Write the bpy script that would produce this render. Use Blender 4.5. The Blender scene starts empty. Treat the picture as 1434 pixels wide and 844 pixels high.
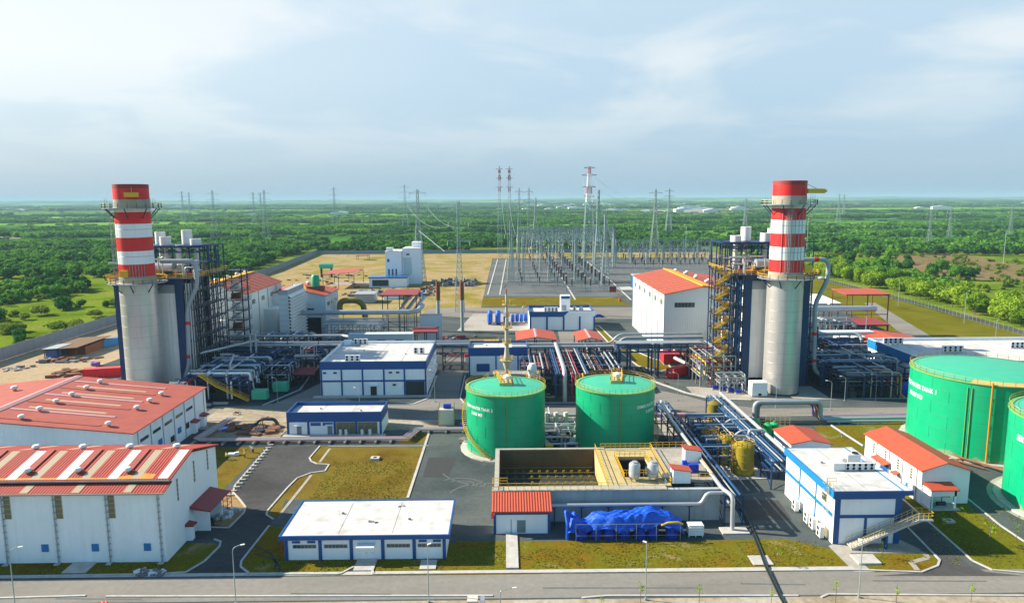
HAZE = 0.00009
import bpy, bmesh, math, random
import numpy as np
from mathutils import Vector, Matrix, geometry
random.seed(7)
SC = bpy.context.scene
COL = SC.collection
PI = math.pi
# ---------------------------------------------------------------- camera
CAM_H = 54.0
TH, PSI, RO = math.radians(8.2), math.radians(.57), math.radians(.32)
_R0 = Vector((math.cos(PSI), -math.sin(PSI), 0))
_F = Vector((math.sin(PSI)*math.cos(TH), math.cos(PSI)*math.cos(TH), -math.sin(TH)))
_U0 = _R0.cross(_F)
_R = _R0*math.cos(RO) - _U0*math.sin(RO)
_U = _U0*math.cos(RO) + _R0*math.sin(RO)
cam_d = bpy.data.cameras.new('camera'); cam = bpy.data.objects.new('camera', cam_d); COL.objects.link(cam)
cam_d.sensor_width = 36; cam_d.lens = 36*1000/1434; cam_d.clip_end = 60000; cam_d.clip_start = 1
m = Matrix((( _R.x, _U.x, -_F.x, 0), (_R.y, _U.y, -_F.y, 0), (_R.z, _U.z, -_F.z, CAM_H), (0, 0, 0, 1)))
cam.matrix_world = m
SC.camera = cam
def G(px, py, z=0.0):
    """survey helper: photo point -> point of the horizontal plane at height z"""
    d = _R*((px-717)/1000) - _U*((py-422)/1000) + _F
    t = (z-CAM_H)/d.z
    return (d.x*t, d.y*t)
def GP(pts, z=0.0): return [G(a, b, z) for a, b in pts]
# ---------------------------------------------------------------- mesh builder
OFF = {}
class MB:
    def __init__(s): s.v = []; s.f = []
    def add(s, vs, fs):
        n = len(s.v); s.v += [tuple(p) for p in vs]; s.f += [tuple(i+n for i in f) for f in fs]; return s
    def box(s, x0, x1, y0, y1, z0, z1):
        return s.add([(x0,y0,z0),(x1,y0,z0),(x1,y1,z0),(x0,y1,z0),(x0,y0,z1),(x1,y0,z1),(x1,y1,z1),(x0,y1,z1)],
                     [(3,2,1,0),(4,5,6,7),(0,1,5,4),(1,2,6,5),(2,3,7,6),(3,0,4,7)])
    def cbox(s, cx, cy, z0, lx, ly, h, a=0.0):
        c, q = math.cos(a), math.sin(a); vs = []
        for z in (z0, z0+h):
            for dx, dy in ((-1,-1),(1,-1),(1,1),(-1,1)):
                u, w = dx*lx/2, dy*ly/2
                vs.append((cx+u*c-w*q, cy+u*q+w*c, z))
        return s.add(vs, [(3,2,1,0),(4,5,6,7),(0,1,5,4),(1,2,6,5),(2,3,7,6),(3,0,4,7)])
    def bar(s, p, q, w, h=None):
        p, q = Vector(p), Vector(q); d = q-p
        if d.length < 1e-6: return s
        d.normalize(); h = h or w
        r = d.cross(Vector((0,0,1)))
        if r.length < 1e-3: r = Vector((1,0,0))
        r.normalize(); u = r.cross(d)
        vs = []
        for c in (p, q):
            for a, b in ((-1,-1),(1,-1),(1,1),(-1,1)): vs.append(c + r*(a*w/2) + u*(b*h/2))
        return s.add(vs, [(3,2,1,0),(4,5,6,7),(0,1,5,4),(1,2,6,5),(2,3,7,6),(3,0,4,7)])
    def tube(s, pts, r, n=8, cap=True, r2=None):
        P = [Vector(p) for p in pts]; k = len(P)
        T = []
        for i in range(k):
            t = Vector((0,0,0))
            if i > 0: t += (P[i]-P[i-1]).normalized()
            if i < k-1: t += (P[i+1]-P[i]).normalized()
            T.append(t.normalized() if t.length > 1e-6 else Vector((0,0,1)))
        a = T[0].cross(Vector((0,0,1)))
        if a.length < 1e-3: a = Vector((1,0,0))
        a.normalize(); vs = []
        for i in range(k):
            a = (a - T[i]*a.dot(T[i]));
            if a.length < 1e-4: a = T[i].orthogonal()
            a.normalize(); b = T[i].cross(a)
            rr = r if r2 is None else r + (r2-r)*i/(k-1)
            for j in range(n):
                an = 2*PI*j/n; vs.append(P[i] + a*(rr*math.cos(an)) + b*(rr*math.sin(an)))
        fs = []
        for i in range(k-1):
            for j in range(n):
                j2 = (j+1) % n
                fs.append((i*n+j, i*n+j2, (i+1)*n+j2, (i+1)*n+j))
        if cap: fs += [tuple(range(n-1,-1,-1)), tuple((k-1)*n+j for j in range(n))]
        return s.add(vs, fs)
    def lathe(s, cx, cy, prof, n=32, a0=0.0, a1=2*PI):
        full = abs(a1-a0-2*PI) < 1e-6; m_ = n if full else n+1; vs = []
        for r, z in prof:
            for j in range(m_):
                a = a0+(a1-a0)*j/n; vs.append((cx+r*math.cos(a), cy+r*math.sin(a), z))
        fs = []
        for i in range(len(prof)-1):
            for j in range(n):
                j2 = (j+1) % m_
                fs.append((i*m_+j, i*m_+j2, (i+1)*m_+j2, (i+1)*m_+j))
        return s.add(vs, fs)
    def disc(s, cx, cy, z, r, n=24):
        return s.add([(cx+r*math.cos(2*PI*j/n), cy+r*math.sin(2*PI*j/n), z) for j in range(n)], [tuple(range(n))])
    def cyl(s, cx, cy, z0, z1, r, n=16):
        s.lathe(cx, cy, [(r,z0),(r,z1)], n); s.disc(cx, cy, z1, r, n)
        return s
    def prism_y(s, prof, y0, y1):                # prof: (x, z) outline
        n = len(prof)
        return s.add([(x,y0,z) for x,z in prof]+[(x,y1,z) for x,z in prof],
            [tuple(range(n)), tuple(range(2*n-1,n-1,-1))]+[(i,(i+1)%n+0,(i+1)%n+n,i+n)[::-1] for i in range(n)])
    def prism_x(s, prof, x0, x1):                # prof: (y, z) outline
        n = len(prof)
        return s.add([(x0,y,z) for y,z in prof]+[(x1,y,z) for y,z in prof],
            [tuple(range(n-1,-1,-1)), tuple(range(n,2*n))]+[(i,(i+1)%n,(i+1)%n+n,i+n) for i in range(n)])
    def poly(s, pts, z0, z1=None):               # horizontal outline, optionally extruded
        n = len(pts); tri = geometry.tessellate_polygon([[Vector((x,y,0)) for x,y in pts]])
        zt = z1 if z1 is not None else z0
        out = []
        for t in tri:
            (ax,ay),(bx,by),(cx,cy) = (pts[i] for i in t)
            out.append(tuple(t) if (bx-ax)*(cy-ay)-(by-ay)*(cx-ax) > 0 else tuple(t[::-1]))
        s.add([(x,y,zt) for x,y in pts], out)
        if z1 is not None:
            s.add([(x,y,z0) for x,y in pts]+[(x,y,z1) for x,y in pts], [(i,(i+1)%n,(i+1)%n+n,i+n) for i in range(n)])
        return s
    def rail(s, pts, h=1.1, t=.05, step=2.0, closed=False):   # guard rail along a path
        P = [Vector(p) for p in pts]
        if closed: P.append(P[0])
        for a, b in zip(P, P[1:]):
            L = (b-a).length; k = max(1, round(L/step))
            for hh in (h, h*.55): s.bar(a+Vector((0,0,hh)), b+Vector((0,0,hh)), t)
            for i in range(k+1):
                c = a.lerp(b, i/k); s.bar(c, c+Vector((0,0,h)), t)
        return s
    def build(s, name, mat, parent=None, label=None, smooth=False):
        off = OFF.get(parent.name, Vector((0,0,0))) if parent else Vector((0,0,0))
        me = bpy.data.meshes.new(name)
        me.from_pydata([(x-off.x, y-off.y, z-off.z) for x,y,z in s.v], [], s.f)
        me.validate(); me.update()
        bm = bmesh.new(); bm.from_mesh(me); bmesh.ops.recalc_face_normals(bm, faces=bm.faces); bm.to_mesh(me); bm.free()
        if smooth:
            me.polygons.foreach_set('use_smooth', [True]*len(me.polygons))
            try: me.set_sharp_from_angle(angle=math.radians(40))
            except Exception: pass
        o = bpy.data.objects.new(name, me); COL.objects.link(o)
        me.materials.append(M[mat] if isinstance(mat, str) else mat)
        if parent: o.parent = parent; OFF[o.name] = off
        if label: o['label'] = label
        return o
def bend(pts, r=.6, n=4):
    """round the corners of a pipe run"""
    P = [Vector(p) for p in pts]; out = [P[0]]
    for a, b, c in zip(P, P[1:], P[2:]):
        u, w = (a-b), (c-b); rr = min(r, u.length*.49, w.length*.49)
        p, q = b+u.normalized()*rr, b+w.normalized()*rr
        for i in range(n+1):
            t = i/n; out.append(p*(1-t)**2 + b*2*t*(1-t) + q*t*t)
    out.append(P[-1]); return out
def thing(name, label, cat, loc=(0,0,0), group=None, rz=0.0):
    o = bpy.data.objects.new(name, None); COL.objects.link(o)
    o.location = loc; o.rotation_euler = (0,0,rz); o.empty_display_size = .3
    o['label'] = label; o['category'] = cat
    if group: o['group'] = group
    OFF[o.name] = Vector(loc)
    return o
def tag(o, label, cat, group=None):
    o['label'] = label; o['category'] = cat
    if group: o['group'] = group
    return o
def struct(o, kind='structure', label=None, cat=None):
    o['kind'] = kind
    if label: o['label'] = label
    if cat: o['category'] = cat
    return o
KIDS = {}
def copy_tree(o, loc=None, rz=None, label=None, sc=None, group=None):
    def rec(src, par):
        c = src.copy(); COL.objects.link(c); c.parent = par
        for ch in src.children: rec(ch, c)
        return c
    r = rec(o, None)
    if loc is not None: r.location = loc
    if rz is not None: r.rotation_euler = (0,0,rz)
    if sc is not None: r.scale = (sc,)*3 if not hasattr(sc, '__len__') else sc
    if label: r['label'] = label
    if group: r['group'] = group
    return r
ORD = {1: ['only'], 2: ['left', 'right'], 3: ['leftmost', 'middle', 'rightmost'],
       4: ['leftmost', 'second from left', 'third from left', 'rightmost'],
       5: ['leftmost', 'second from left', 'middle', 'second from right', 'rightmost'],
       6: ['leftmost', 'second from left', 'third from left', 'third from right', 'second from right', 'rightmost']}
# ---------------------------------------------------------------- materials
M = {}
TONE = dict(roof_red=.76, roof_red_x=.75, roof_orange=.8, roof_orange_y=.8, concrete=.72, concrete_yellow=.75, kerb=.8, tank_roof=.95, stack_clad=.76, skylight_tan=.8, mast_tan=.75, roof_maroon=.8, rim_green=.7, asphalt_mark=.6, asphalt_patch=.6, fence_grey=.8, yellow_pale=.8, earth_mound=.7, rust=.8, debris_grey=.8, lattice=.85)
def mk(name, col, rough=.6, metal=0.0, var=.10, sc=.35, streak=0.0, rib=None, ribd=.02, dirt=None, dirt_amt=0.0, spec=.4):
    """painted / cast / clad surface: base colour broken up by noise, rain streaks and dirt; rib=(axis, pitch) adds sheet profile"""
    k_ = TONE.get(name, 1); col = tuple(v*k_ for v in col); dirt = tuple(v*k_ for v in dirt) if dirt else None
    mt = bpy.data.materials.new(name); mt.use_nodes = True; nt = mt.node_tree; N, L = nt.nodes, nt.links
    b = N['Principled BSDF']; b.inputs['Roughness'].default_value = rough; b.inputs['Metallic'].default_value = metal
    b.inputs['Specular IOR Level'].default_value = spec
    geo = N.new('ShaderNodeNewGeometry')
    n1 = N.new('ShaderNodeTexNoise'); n1.inputs['Scale'].default_value = sc; n1.inputs['Detail'].default_value = 6; n1.inputs['Roughness'].default_value = .65
    L.new(geo.outputs['Position'], n1.inputs['Vector'])
    mr = N.new('ShaderNodeMapRange'); mr.inputs[1].default_value = .25; mr.inputs[2].default_value = .75
    mr.inputs[3].default_value = 1-var; mr.inputs[4].default_value = 1+var*.6
    L.new(n1.outputs['Fac'], mr.inputs[0])
    mx = N.new('ShaderNodeMix'); mx.data_type = 'RGBA'; mx.blend_type = 'MULTIPLY'; mx.inputs[0].default_value = 1
    mx.inputs[6].default_value = (*col, 1); L.new(mr.outputs[0], mx.inputs[7])
    out = mx.outputs[2]
    if streak or dirt_amt:
        mp = N.new('ShaderNodeMapping'); mp.inputs['Scale'].default_value = (1.3,1.3,.09) if streak else (.5,.5,.5)
        L.new(geo.outputs['Position'], mp.inputs['Vector'])
        n2 = N.new('ShaderNodeTexNoise'); n2.inputs['Scale'].default_value = 1.0; n2.inputs['Detail'].default_value = 5
        L.new(mp.outputs[0], n2.inputs['Vector'])
        r2 = N.new('ShaderNodeMapRange'); r2.inputs[1].default_value = .5; r2.inputs[2].default_value = .78; r2.inputs[3].default_value = 0; r2.inputs[4].default_value = streak or dirt_amt
        L.new(n2.outputs['Fac'], r2.inputs[0])
        m2 = N.new('ShaderNodeMix'); m2.data_type = 'RGBA'; L.new(r2.outputs[0], m2.inputs[0]); L.new(out, m2.inputs[6])
        m2.inputs[7].default_value = (*(dirt or (col[0]*.45, col[1]*.42, col[2]*.38)), 1); out = m2.outputs[2]
    L.new(out, b.inputs['Base Color'])
    if rib:
        sx = N.new('ShaderNodeSeparateXYZ'); L.new(geo.outputs['Position'], sx.inputs[0])
        if rib[0] == 'xy':
            ad = N.new('ShaderNodeMath'); L.new(sx.outputs[0], ad.inputs[0]); L.new(sx.outputs[1], ad.inputs[1]); src = ad.outputs[0]
        else: src = sx.outputs['xyz'.index(rib[0])]
        ml = N.new('ShaderNodeMath'); ml.operation = 'MULTIPLY'; ml.inputs[1].default_value = 2*PI/rib[1]; L.new(src, ml.inputs[0])
        sn = N.new('ShaderNodeMath'); sn.operation = 'SINE'; L.new(ml.outputs[0], sn.inputs[0])
        bp = N.new('ShaderNodeBump'); bp.inputs['Strength'].default_value = 1.0; bp.inputs['Distance'].default_value = ribd
        L.new(sn.outputs[0], bp.inputs['Height']); L.new(bp.outputs[0], b.inputs['Normal'])
    M[name] = mt; return mt
def ground_mat(name, cols, sc=.08, rough=.95, fine=1.5, fine_amt=.35, stops=None, stretch=(1,1,1)):
    """loose ground: noise between several colours, broken up again at a finer scale"""
    mt = bpy.data.materials.new(name); mt.use_nodes = True; nt = mt.node_tree; N, L = nt.nodes, nt.links
    b = N['Principled BSDF']; b.inputs['Roughness'].default_value = rough; b.inputs['Specular IOR Level'].default_value = 0
    cols = [tuple(v*.66 for v in c) for c in cols]
    geo = N.new('ShaderNodeNewGeometry'); mp = N.new('ShaderNodeMapping'); mp.inputs['Scale'].default_value = stretch
    L.new(geo.outputs['Position'], mp.inputs['Vector'])
    n1 = N.new('ShaderNodeTexNoise'); n1.inputs['Scale'].default_value = sc; n1.inputs['Detail'].default_value = 7; n1.inputs['Roughness'].default_value = .62
    n1.inputs['Distortion'].default_value = .6
    L.new(mp.outputs[0], n1.inputs['Vector'])
    cr = N.new('ShaderNodeValToRGB'); e = cr.color_ramp.elements
    k = len(cols); stops = stops or [.32+.36*i/(k-1) for i in range(k)]
    e[0].position = stops[0]; e[0].color = (*cols[0],1); e[1].position = stops[-1]; e[1].color = (*cols[-1],1)
    for i in range(1, k-1):
        q = e.new(stops[i]); q.color = (*cols[i],1)
    L.new(n1.outputs['Fac'], cr.inputs[0])
    n2 = N.new('ShaderNodeTexNoise'); n2.inputs['Scale'].default_value = fine; n2.inputs['Detail'].default_value = 5; n2.inputs['Roughness'].default_value = .7
    L.new(geo.outputs['Position'], n2.inputs['Vector'])
    mr = N.new('ShaderNodeMapRange'); mr.inputs[1].default_value = .3; mr.inputs[2].default_value = .7; mr.inputs[3].default_value = 1-fine_amt; mr.inputs[4].default_value = 1+fine_amt*.7
    L.new(n2.outputs['Fac'], mr.inputs[0])
    mx = N.new('ShaderNodeMix'); mx.data_type = 'RGBA'; mx.blend_type = 'MULTIPLY'; mx.inputs[0].default_value = 1
    L.new(cr.outputs[0], mx.inputs[6]); L.new(mr.outputs[0], mx.inputs[7]); L.new(mx.outputs[2], b.inputs['Base Color'])
    bp = N.new('ShaderNodeBump'); bp.inputs['Strength'].default_value = .5; bp.inputs['Distance'].default_value = .08
    L.new(n2.outputs['Fac'], bp.inputs['Height']); L.new(bp.outputs[0], b.inputs['Normal'])
    M[name] = mt; return mt
mk('white_clad', (.80,.84,.85), .55, var=.05, streak=.18, dirt=(.42,.42,.40), rib=('xy',.42), ribd=.012)
mk('hall_clad', (.52,.60,.62), .55, var=.05, streak=.15, dirt=(.4,.41,.4), rib=('xy',.6), ribd=.01)
mk('white_paint', (.82,.84,.85), .6, var=.05, streak=.16, dirt=(.45,.44,.41))
mk('roof_white', (.54,.53,.505), .75, var=.16, sc=.22, dirt=(.30,.285,.25), dirt_amt=.8)
mk('blue_trim', (.004,.075,.25), .45, var=.08, streak=.12, dirt=(.02,.07,.2))
mk('blue_light_lit', (.008,.17,.40), .5, var=.08)  # lighter blue; on left side trims it holds sunlight in the colour
mk('roof_red', (.50,.13,.10), .7, spec=.15, var=.18, dirt=(.38,.13,.10), dirt_amt=.7, rib=('y',.5), ribd=.02)
mk('roof_red_x', (.46,.078,.06), .7, spec=.15, var=.2, dirt=(.34,.10,.07), dirt_amt=.6, rib=('x',.45), ribd=.03)
mk('roof_orange', (.56,.085,.035), .55, var=.10, dirt=(.40,.08,.04), dirt_amt=.4, rib=('x',.45), ribd=.03)
mk('roof_orange_y', (.55,.095,.04), .55, var=.10, dirt=(.42,.10,.05), dirt_amt=.4, rib=('y',.5), ribd=.03)
mk('roof_maroon', (.33,.045,.045), .6, var=.12)
mk('skylight_tan', (.55,.42,.28), .4, var=.08)
mk('skylight_white', (.76,.76,.76), .35, var=.06)
mk('roof_rust', (.55,.24,.03), .7, var=.25, sc=.8)
mk('tank_green', (.0,.335,.15), .42, var=.12, sc=.22, streak=.38, dirt=(.05,.25,.14))
mk('tank_seam', (.0,.24,.13), .5)
mk('tank_dirt', (.16,.27,.14), .8, var=.3, sc=.9)
mk('asphalt_mark', (.17,.18,.18), .9, var=.3, sc=1.5)
mk('asphalt_patch', (.055,.06,.062), .9, var=.2, sc=1.0)
mk('floor_shade_dark', (.03,.036,.042), .85, var=.4, sc=.5)  # near black: shade of the process areas painted into the floor
mk('tank_green_small', (.02,.36,.10), .4, var=.1)
mk('tank_roof', (.04,.42,.25), .5, var=.10, dirt=(.11,.40,.20), dirt_amt=.4)
mk('rim_green', (.24,.50,.12), .5, var=.15, sc=.8)
mk('yellow', (.66,.40,.015), .5, var=.12)
mk('yellow_pale', (.66,.50,.16), .6, var=.12)
mk('monitor_yellow', (.66,.34,.02), .6, var=.12)
mk('concrete', (.50,.47,.39), .85, var=.16, sc=.5, streak=.35, dirt=(.24,.22,.17))
mk('concrete_wall', (.36,.40,.40), .85, var=.2, sc=.4, streak=.45, dirt=(.17,.19,.19))
mk('concrete_stained_shade', (.12,.08,.032), .85, var=.3, sc=.4, streak=.6, dirt=(.08,.05,.025))  # brown stain, darkened further to hold the shade inside the basin
mk('concrete_yellow', (.60,.48,.22), .8, var=.2, sc=.5, streak=.3, dirt=(.34,.24,.09))
mk('kerb', (.55,.53,.48), .85, var=.2, sc=1.2, dirt=(.25,.23,.2), dirt_amt=.4)
mk('alu_clad', (.90,.86,.80), .5, metal=.15, var=.08, streak=.22, dirt=(.40,.38,.35), rib=('xy',1.1), ribd=.015)
mk('stack_clad', (.70,.68,.65), .40, metal=.6, var=.08, streak=.4, dirt=(.46,.44,.40))
mk('stack_red', (.66,.016,.014), .5, var=.12, streak=.42, dirt=(.42,.02,.02))
mk('stack_white', (.80,.80,.79), .5, var=.08, streak=.4, dirt=(.55,.55,.55))
mk('steel_blue', (.006,.036,.115), .5, var=.15)
mk('steel_blue_mid', (.009,.062,.165), .5, var=.12)
mk('steel_dark', (.018,.025,.04), .55, var=.15)
mk('steel_grey', (.30,.33,.35), .5, var=.12, metal=.3)
mk('mast_tan', (.62,.53,.38), .6, var=.12)
mk('lattice', (.34,.43,.43), .45, var=.1, metal=.3)
mk('lattice_red', (.42,.13,.13), .5, var=.1)
mk('pipe_alu', (.44,.46,.47), .4, metal=.4, var=.08)
mk('pipe_grey', (.33,.37,.39), .45, metal=.2, var=.1)
mk('pipe_red', (.30,.016,.03), .5, var=.12)
mk('pipe_pink', (.50,.26,.25), .5, var=.12)
mk('pipe_yellow', (.68,.42,.02), .5, var=.1)
mk('pipe_purple', (.22,.08,.30), .5, var=.1)
mk('glass', (.03,.055,.06), .12, var=.1, spec=.6)
mk('glass_olive', (.13,.14,.085), .2, var=.2, sc=2, spec=.5)
mk('glass_blue', (.02,.10,.30), .25, var=.1)
mk('door_grey', (.16,.22,.24), .5, var=.06)
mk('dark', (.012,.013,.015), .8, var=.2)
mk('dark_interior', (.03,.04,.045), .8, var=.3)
mk('black_rubber', (.012,.02,.02), .45, var=.2)
mk('ac_white', (.68,.69,.68), .5, var=.06)
mk('ac_tan', (.55,.50,.42), .55, var=.1)
mk('vent_white', (.74,.72,.68), .45, var=.06)
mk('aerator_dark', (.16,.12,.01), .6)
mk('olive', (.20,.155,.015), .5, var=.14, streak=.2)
mk('orange', (.62,.20,.01), .5, var=.14)
mk('tank_gold', (.32,.24,.015), .5, var=.14, streak=.15)
mk('tarp_blue', (.004,.085,.56), .55, var=.3, sc=1.1, spec=.3, dirt=(.05,.13,.48), dirt_amt=.6)
mk('drum_blue', (.005,.035,.40), .4, var=.1)
mk('valve_blue', (.01,.12,.55), .45, var=.12)
mk('container_red', (.74,.014,.02), .5, var=.12, rib=('xy',.5), ribd=.03)
mk('container_blue', (.015,.17,.42), .5, var=.12, rib=('xy',.5), ribd=.03)
mk('crimson', (.42,.015,.03), .5, var=.1)
mk('fence_grey', (.30,.33,.36), .8, var=.15, streak=.25)
mk('insulator', (.05,.035,.03), .35, var=.2)
mk('insulator_pale', (.45,.45,.45), .4, var=.1)
mk('rust', (.24,.09,.04), .85, var=.3, sc=1.5)
mk('lettering', (.74,.80,.76), .5, var=.02)
mk('skin', (.30,.17,.11), .6); mk('cloth_yellow', (.6,.5,.04), .8); mk('cloth_dark', (.03,.035,.05), .8); mk('cloth_white', (.6,.6,.6), .8)
mk('bark', (.13,.10,.07), .9, var=.25, sc=3)
mk('bag_white', (.62,.66,.72), .7, var=.15, sc=2)
mk('earth_mound', (.20,.11,.055), .95, var=.3, sc=1.2)
mk('debris_grey', (.22,.21,.20), .9, var=.4, sc=1.5)
def leaf_mat(name, c1, c2, c3):
    c1, c2, c3 = [tuple(v*.9 for v in c) for c in (c1, c2, c3)]
    mt = bpy.data.materials.new(name); mt.use_nodes = True; nt = mt.node_tree; N, L = nt.nodes, nt.links
    b = N['Principled BSDF']; b.inputs['Roughness'].default_value = .7; b.inputs['Specular IOR Level'].default_value = .08
    oi = N.new('ShaderNodeObjectInfo'); geo = N.new('ShaderNodeNewGeometry')
    n1 = N.new('ShaderNodeTexNoise'); n1.inputs['Scale'].default_value = .35; n1.inputs['Detail'].default_value = 4
    L.new(geo.outputs['Position'], n1.inputs['Vector'])
    ad = N.new('ShaderNodeMath'); ad.operation = 'MULTIPLY_ADD'; ad.inputs[1].default_value = .55
    L.new(oi.outputs['Random'], ad.inputs[0]); L.new(n1.outputs['Fac'], ad.inputs[2])
    rp = N.new('ShaderNodeMath'); rp.operation = 'MULTIPLY_ADD'; rp.inputs[1].default_value = .3; L.new(geo.outputs['Random Per Island'], rp.inputs[0]); L.new(ad.outputs[0], rp.inputs[2])
    cr = N.new('ShaderNodeValToRGB'); e = cr.color_ramp.elements
    e[0].position = .45; e[0].color = (*c1,1); e[1].position = 1.2 if False else 1.0; e[1].color = (*c3,1); q = e.new(.72); q.color = (*c2,1)
    L.new(rp.outputs[0], cr.inputs[0]); L.new(cr.outputs[0], b.inputs['Base Color'])
    tr = N.new('ShaderNodeBsdfTranslucent'); L.new(cr.outputs[0], tr.inputs['Color'])
    ms = N.new('ShaderNodeMixShader'); ms.inputs[0].default_value = .35
    L.new(b.outputs[0], ms.inputs[1]); L.new(tr.outputs[0], ms.inputs[2]); L.new(ms.outputs[0], N['Material Output'].inputs['Surface'])
    M[name] = mt
leaf_mat('leaf_dark', (.013,.062,.011), (.026,.115,.016), (.055,.19,.024))
leaf_mat('leaf_mid', (.035,.14,.013), (.07,.235,.018), (.15,.34,.03))
leaf_mat('leaf_lime', (.075,.17,.008), (.165,.30,.012), (.28,.42,.028))
leaf_mat('leaf_field', (.06,.14,.010), (.12,.22,.016), (.22,.28,.03))
leaf_mat('leaf_tuft', (.20,.16,.02), (.27,.24,.03), (.30,.32,.04))
# ---------------------------------------------------------------- world, sun, haze
w = bpy.data.worlds.new('World'); SC.world = w; w.use_nodes = True
N, L = w.node_tree.nodes, w.node_tree.links
SUN_EL, SUN_AZ = 30.5, 14.0            # light travels towards +x, a little towards the camera
sd = Vector((-math.cos(math.radians(SUN_EL))*math.cos(math.radians(SUN_AZ)), math.cos(math.radians(SUN_EL))*math.sin(math.radians(SUN_AZ)), math.sin(math.radians(SUN_EL))))
sky = N.new('ShaderNodeTexSky'); sky.sky_type = 'NISHITA'; sky.sun_disc = False
sky.sun_elevation = math.radians(SUN_EL); sky.sun_rotation = math.atan2(sd.x, sd.y)
sky.air_density = 1.2; sky.dust_density = 2.0; sky.ozone_density = 1.5; sky.altitude = 20
bg = N['Background']; bg.inputs['Strength'].default_value = .11
tc = N.new('ShaderNodeTexCoord'); sx = N.new('ShaderNodeSeparateXYZ'); L.new(tc.outputs['Generated'], sx.inputs[0])
# flat cloud sheets: project the direction on a plane overhead
zc = N.new('ShaderNodeMath'); zc.operation = 'ADD'; zc.inputs[1].default_value = .16; L.new(sx.outputs[2], zc.inputs[0])
dx = N.new('ShaderNodeMath'); dx.operation = 'DIVIDE'; L.new(sx.outputs[0], dx.inputs[0]); L.new(zc.outputs[0], dx.inputs[1])
dy = N.new('ShaderNodeMath'); dy.operation = 'DIVIDE'; L.new(sx.outputs[1], dy.inputs[0]); L.new(zc.outputs[0], dy.inputs[1])
cb = N.new('ShaderNodeCombineXYZ'); L.new(dx.outputs[0], cb.inputs[0]); L.new(dy.outputs[0], cb.inputs[1])
cn = N.new('ShaderNodeTexNoise'); cn.inputs['Scale'].default_value = .95; cn.inputs['Detail'].default_value = 9; cn.inputs['Roughness'].default_value = .52; cn.inputs['Distortion'].default_value = .5
cmap = N.new('ShaderNodeMapping'); cmap.inputs['Location'].default_value = (3.1, .7, 0); L.new(cb.outputs[0], cmap.inputs['Vector']); L.new(cmap.outputs[0], cn.inputs['Vector'])
cm = N.new('ShaderNodeMapRange'); cm.inputs[1].default_value = .38; cm.inputs[2].default_value = .68; L.new(cn.outputs['Fac'], cm.inputs[0])
cm.interpolation_type = 'SMOOTHSTEP'
# veil colour: hazy grey-blue low down, pale higher up
el = N.new('ShaderNodeMapRange'); el.inputs[1].default_value = .0; el.inputs[2].default_value = .26; L.new(sx.outputs[2], el.inputs[0])
vr = N.new('ShaderNodeValToRGB'); e = vr.color_ramp.elements
e[0].position = 0; e[0].color = (.41,.60,.78,1); e[1].position = 1; e[1].color = (.62,.79,.92,1)
q = e.new(.3); q.color = (.44,.635,.83,1); q = e.new(.6); q.color = (.54,.72,.88,1)
L.new(el.outputs[0], vr.inputs[0])
clf = N.new('ShaderNodeMath'); clf.operation = 'MULTIPLY'
elc = N.new('ShaderNodeMapRange'); elc.inputs[1].default_value = .03; elc.inputs[2].default_value = .17; L.new(sx.outputs[2], elc.inputs[0])
lf = N.new('ShaderNodeMapRange'); lf.inputs[1].default_value = .15; lf.inputs[2].default_value = -.55; lf.inputs[3].default_value = -.12; lf.inputs[4].default_value = .5; L.new(sx.outputs[0], lf.inputs[0])
la_ = N.new('ShaderNodeMath'); la_.use_clamp = True; L.new(cm.outputs[0], la_.inputs[0]); L.new(lf.outputs[0], la_.inputs[1]); L.new(la_.outputs[0], clf.inputs[0]); L.new(elc.outputs[0], clf.inputs[1])
mxc = N.new('ShaderNodeMix'); mxc.data_type = 'RGBA'; L.new(clf.outputs[0], mxc.inputs[0]); L.new(vr.outputs[0], mxc.inputs[6]); mxc.inputs[7].default_value = (.93,.97,.985,1)
# unseen clear sky overhead and behind the camera, blue set to tint the shade
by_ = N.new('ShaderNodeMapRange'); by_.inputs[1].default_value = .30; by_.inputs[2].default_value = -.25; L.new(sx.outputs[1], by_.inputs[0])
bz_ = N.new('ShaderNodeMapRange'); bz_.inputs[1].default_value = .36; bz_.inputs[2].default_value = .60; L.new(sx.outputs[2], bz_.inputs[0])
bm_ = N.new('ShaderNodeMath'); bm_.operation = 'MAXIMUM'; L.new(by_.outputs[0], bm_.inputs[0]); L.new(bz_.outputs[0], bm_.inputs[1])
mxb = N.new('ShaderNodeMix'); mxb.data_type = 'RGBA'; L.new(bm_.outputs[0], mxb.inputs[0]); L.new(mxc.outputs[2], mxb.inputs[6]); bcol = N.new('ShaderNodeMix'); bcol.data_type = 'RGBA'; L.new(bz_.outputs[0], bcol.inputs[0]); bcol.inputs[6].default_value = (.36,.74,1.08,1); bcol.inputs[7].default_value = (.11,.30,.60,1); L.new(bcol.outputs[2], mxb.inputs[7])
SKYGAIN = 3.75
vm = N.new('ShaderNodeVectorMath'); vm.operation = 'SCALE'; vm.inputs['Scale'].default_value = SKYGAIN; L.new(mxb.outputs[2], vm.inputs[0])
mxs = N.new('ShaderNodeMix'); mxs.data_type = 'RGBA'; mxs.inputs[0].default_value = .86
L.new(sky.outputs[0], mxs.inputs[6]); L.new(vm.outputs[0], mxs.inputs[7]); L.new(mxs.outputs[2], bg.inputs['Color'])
sl = bpy.data.lights.new('sun', 'SUN'); sl.energy = 5.0; sl.angle = math.radians(.6); sl.color = (1,.90,.74)
so = bpy.data.objects.new('sun', sl); COL.objects.link(so); so.rotation_euler = sd.to_track_quat('Z', 'Y').to_euler()
hz = MB(); hz.box(-26000, 26000, -600, 32000, -1.0, 112.0)
hm = bpy.data.materials.new('haze_air'); hm.use_nodes = True; hn = hm.node_tree.nodes; hn.clear()
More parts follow.
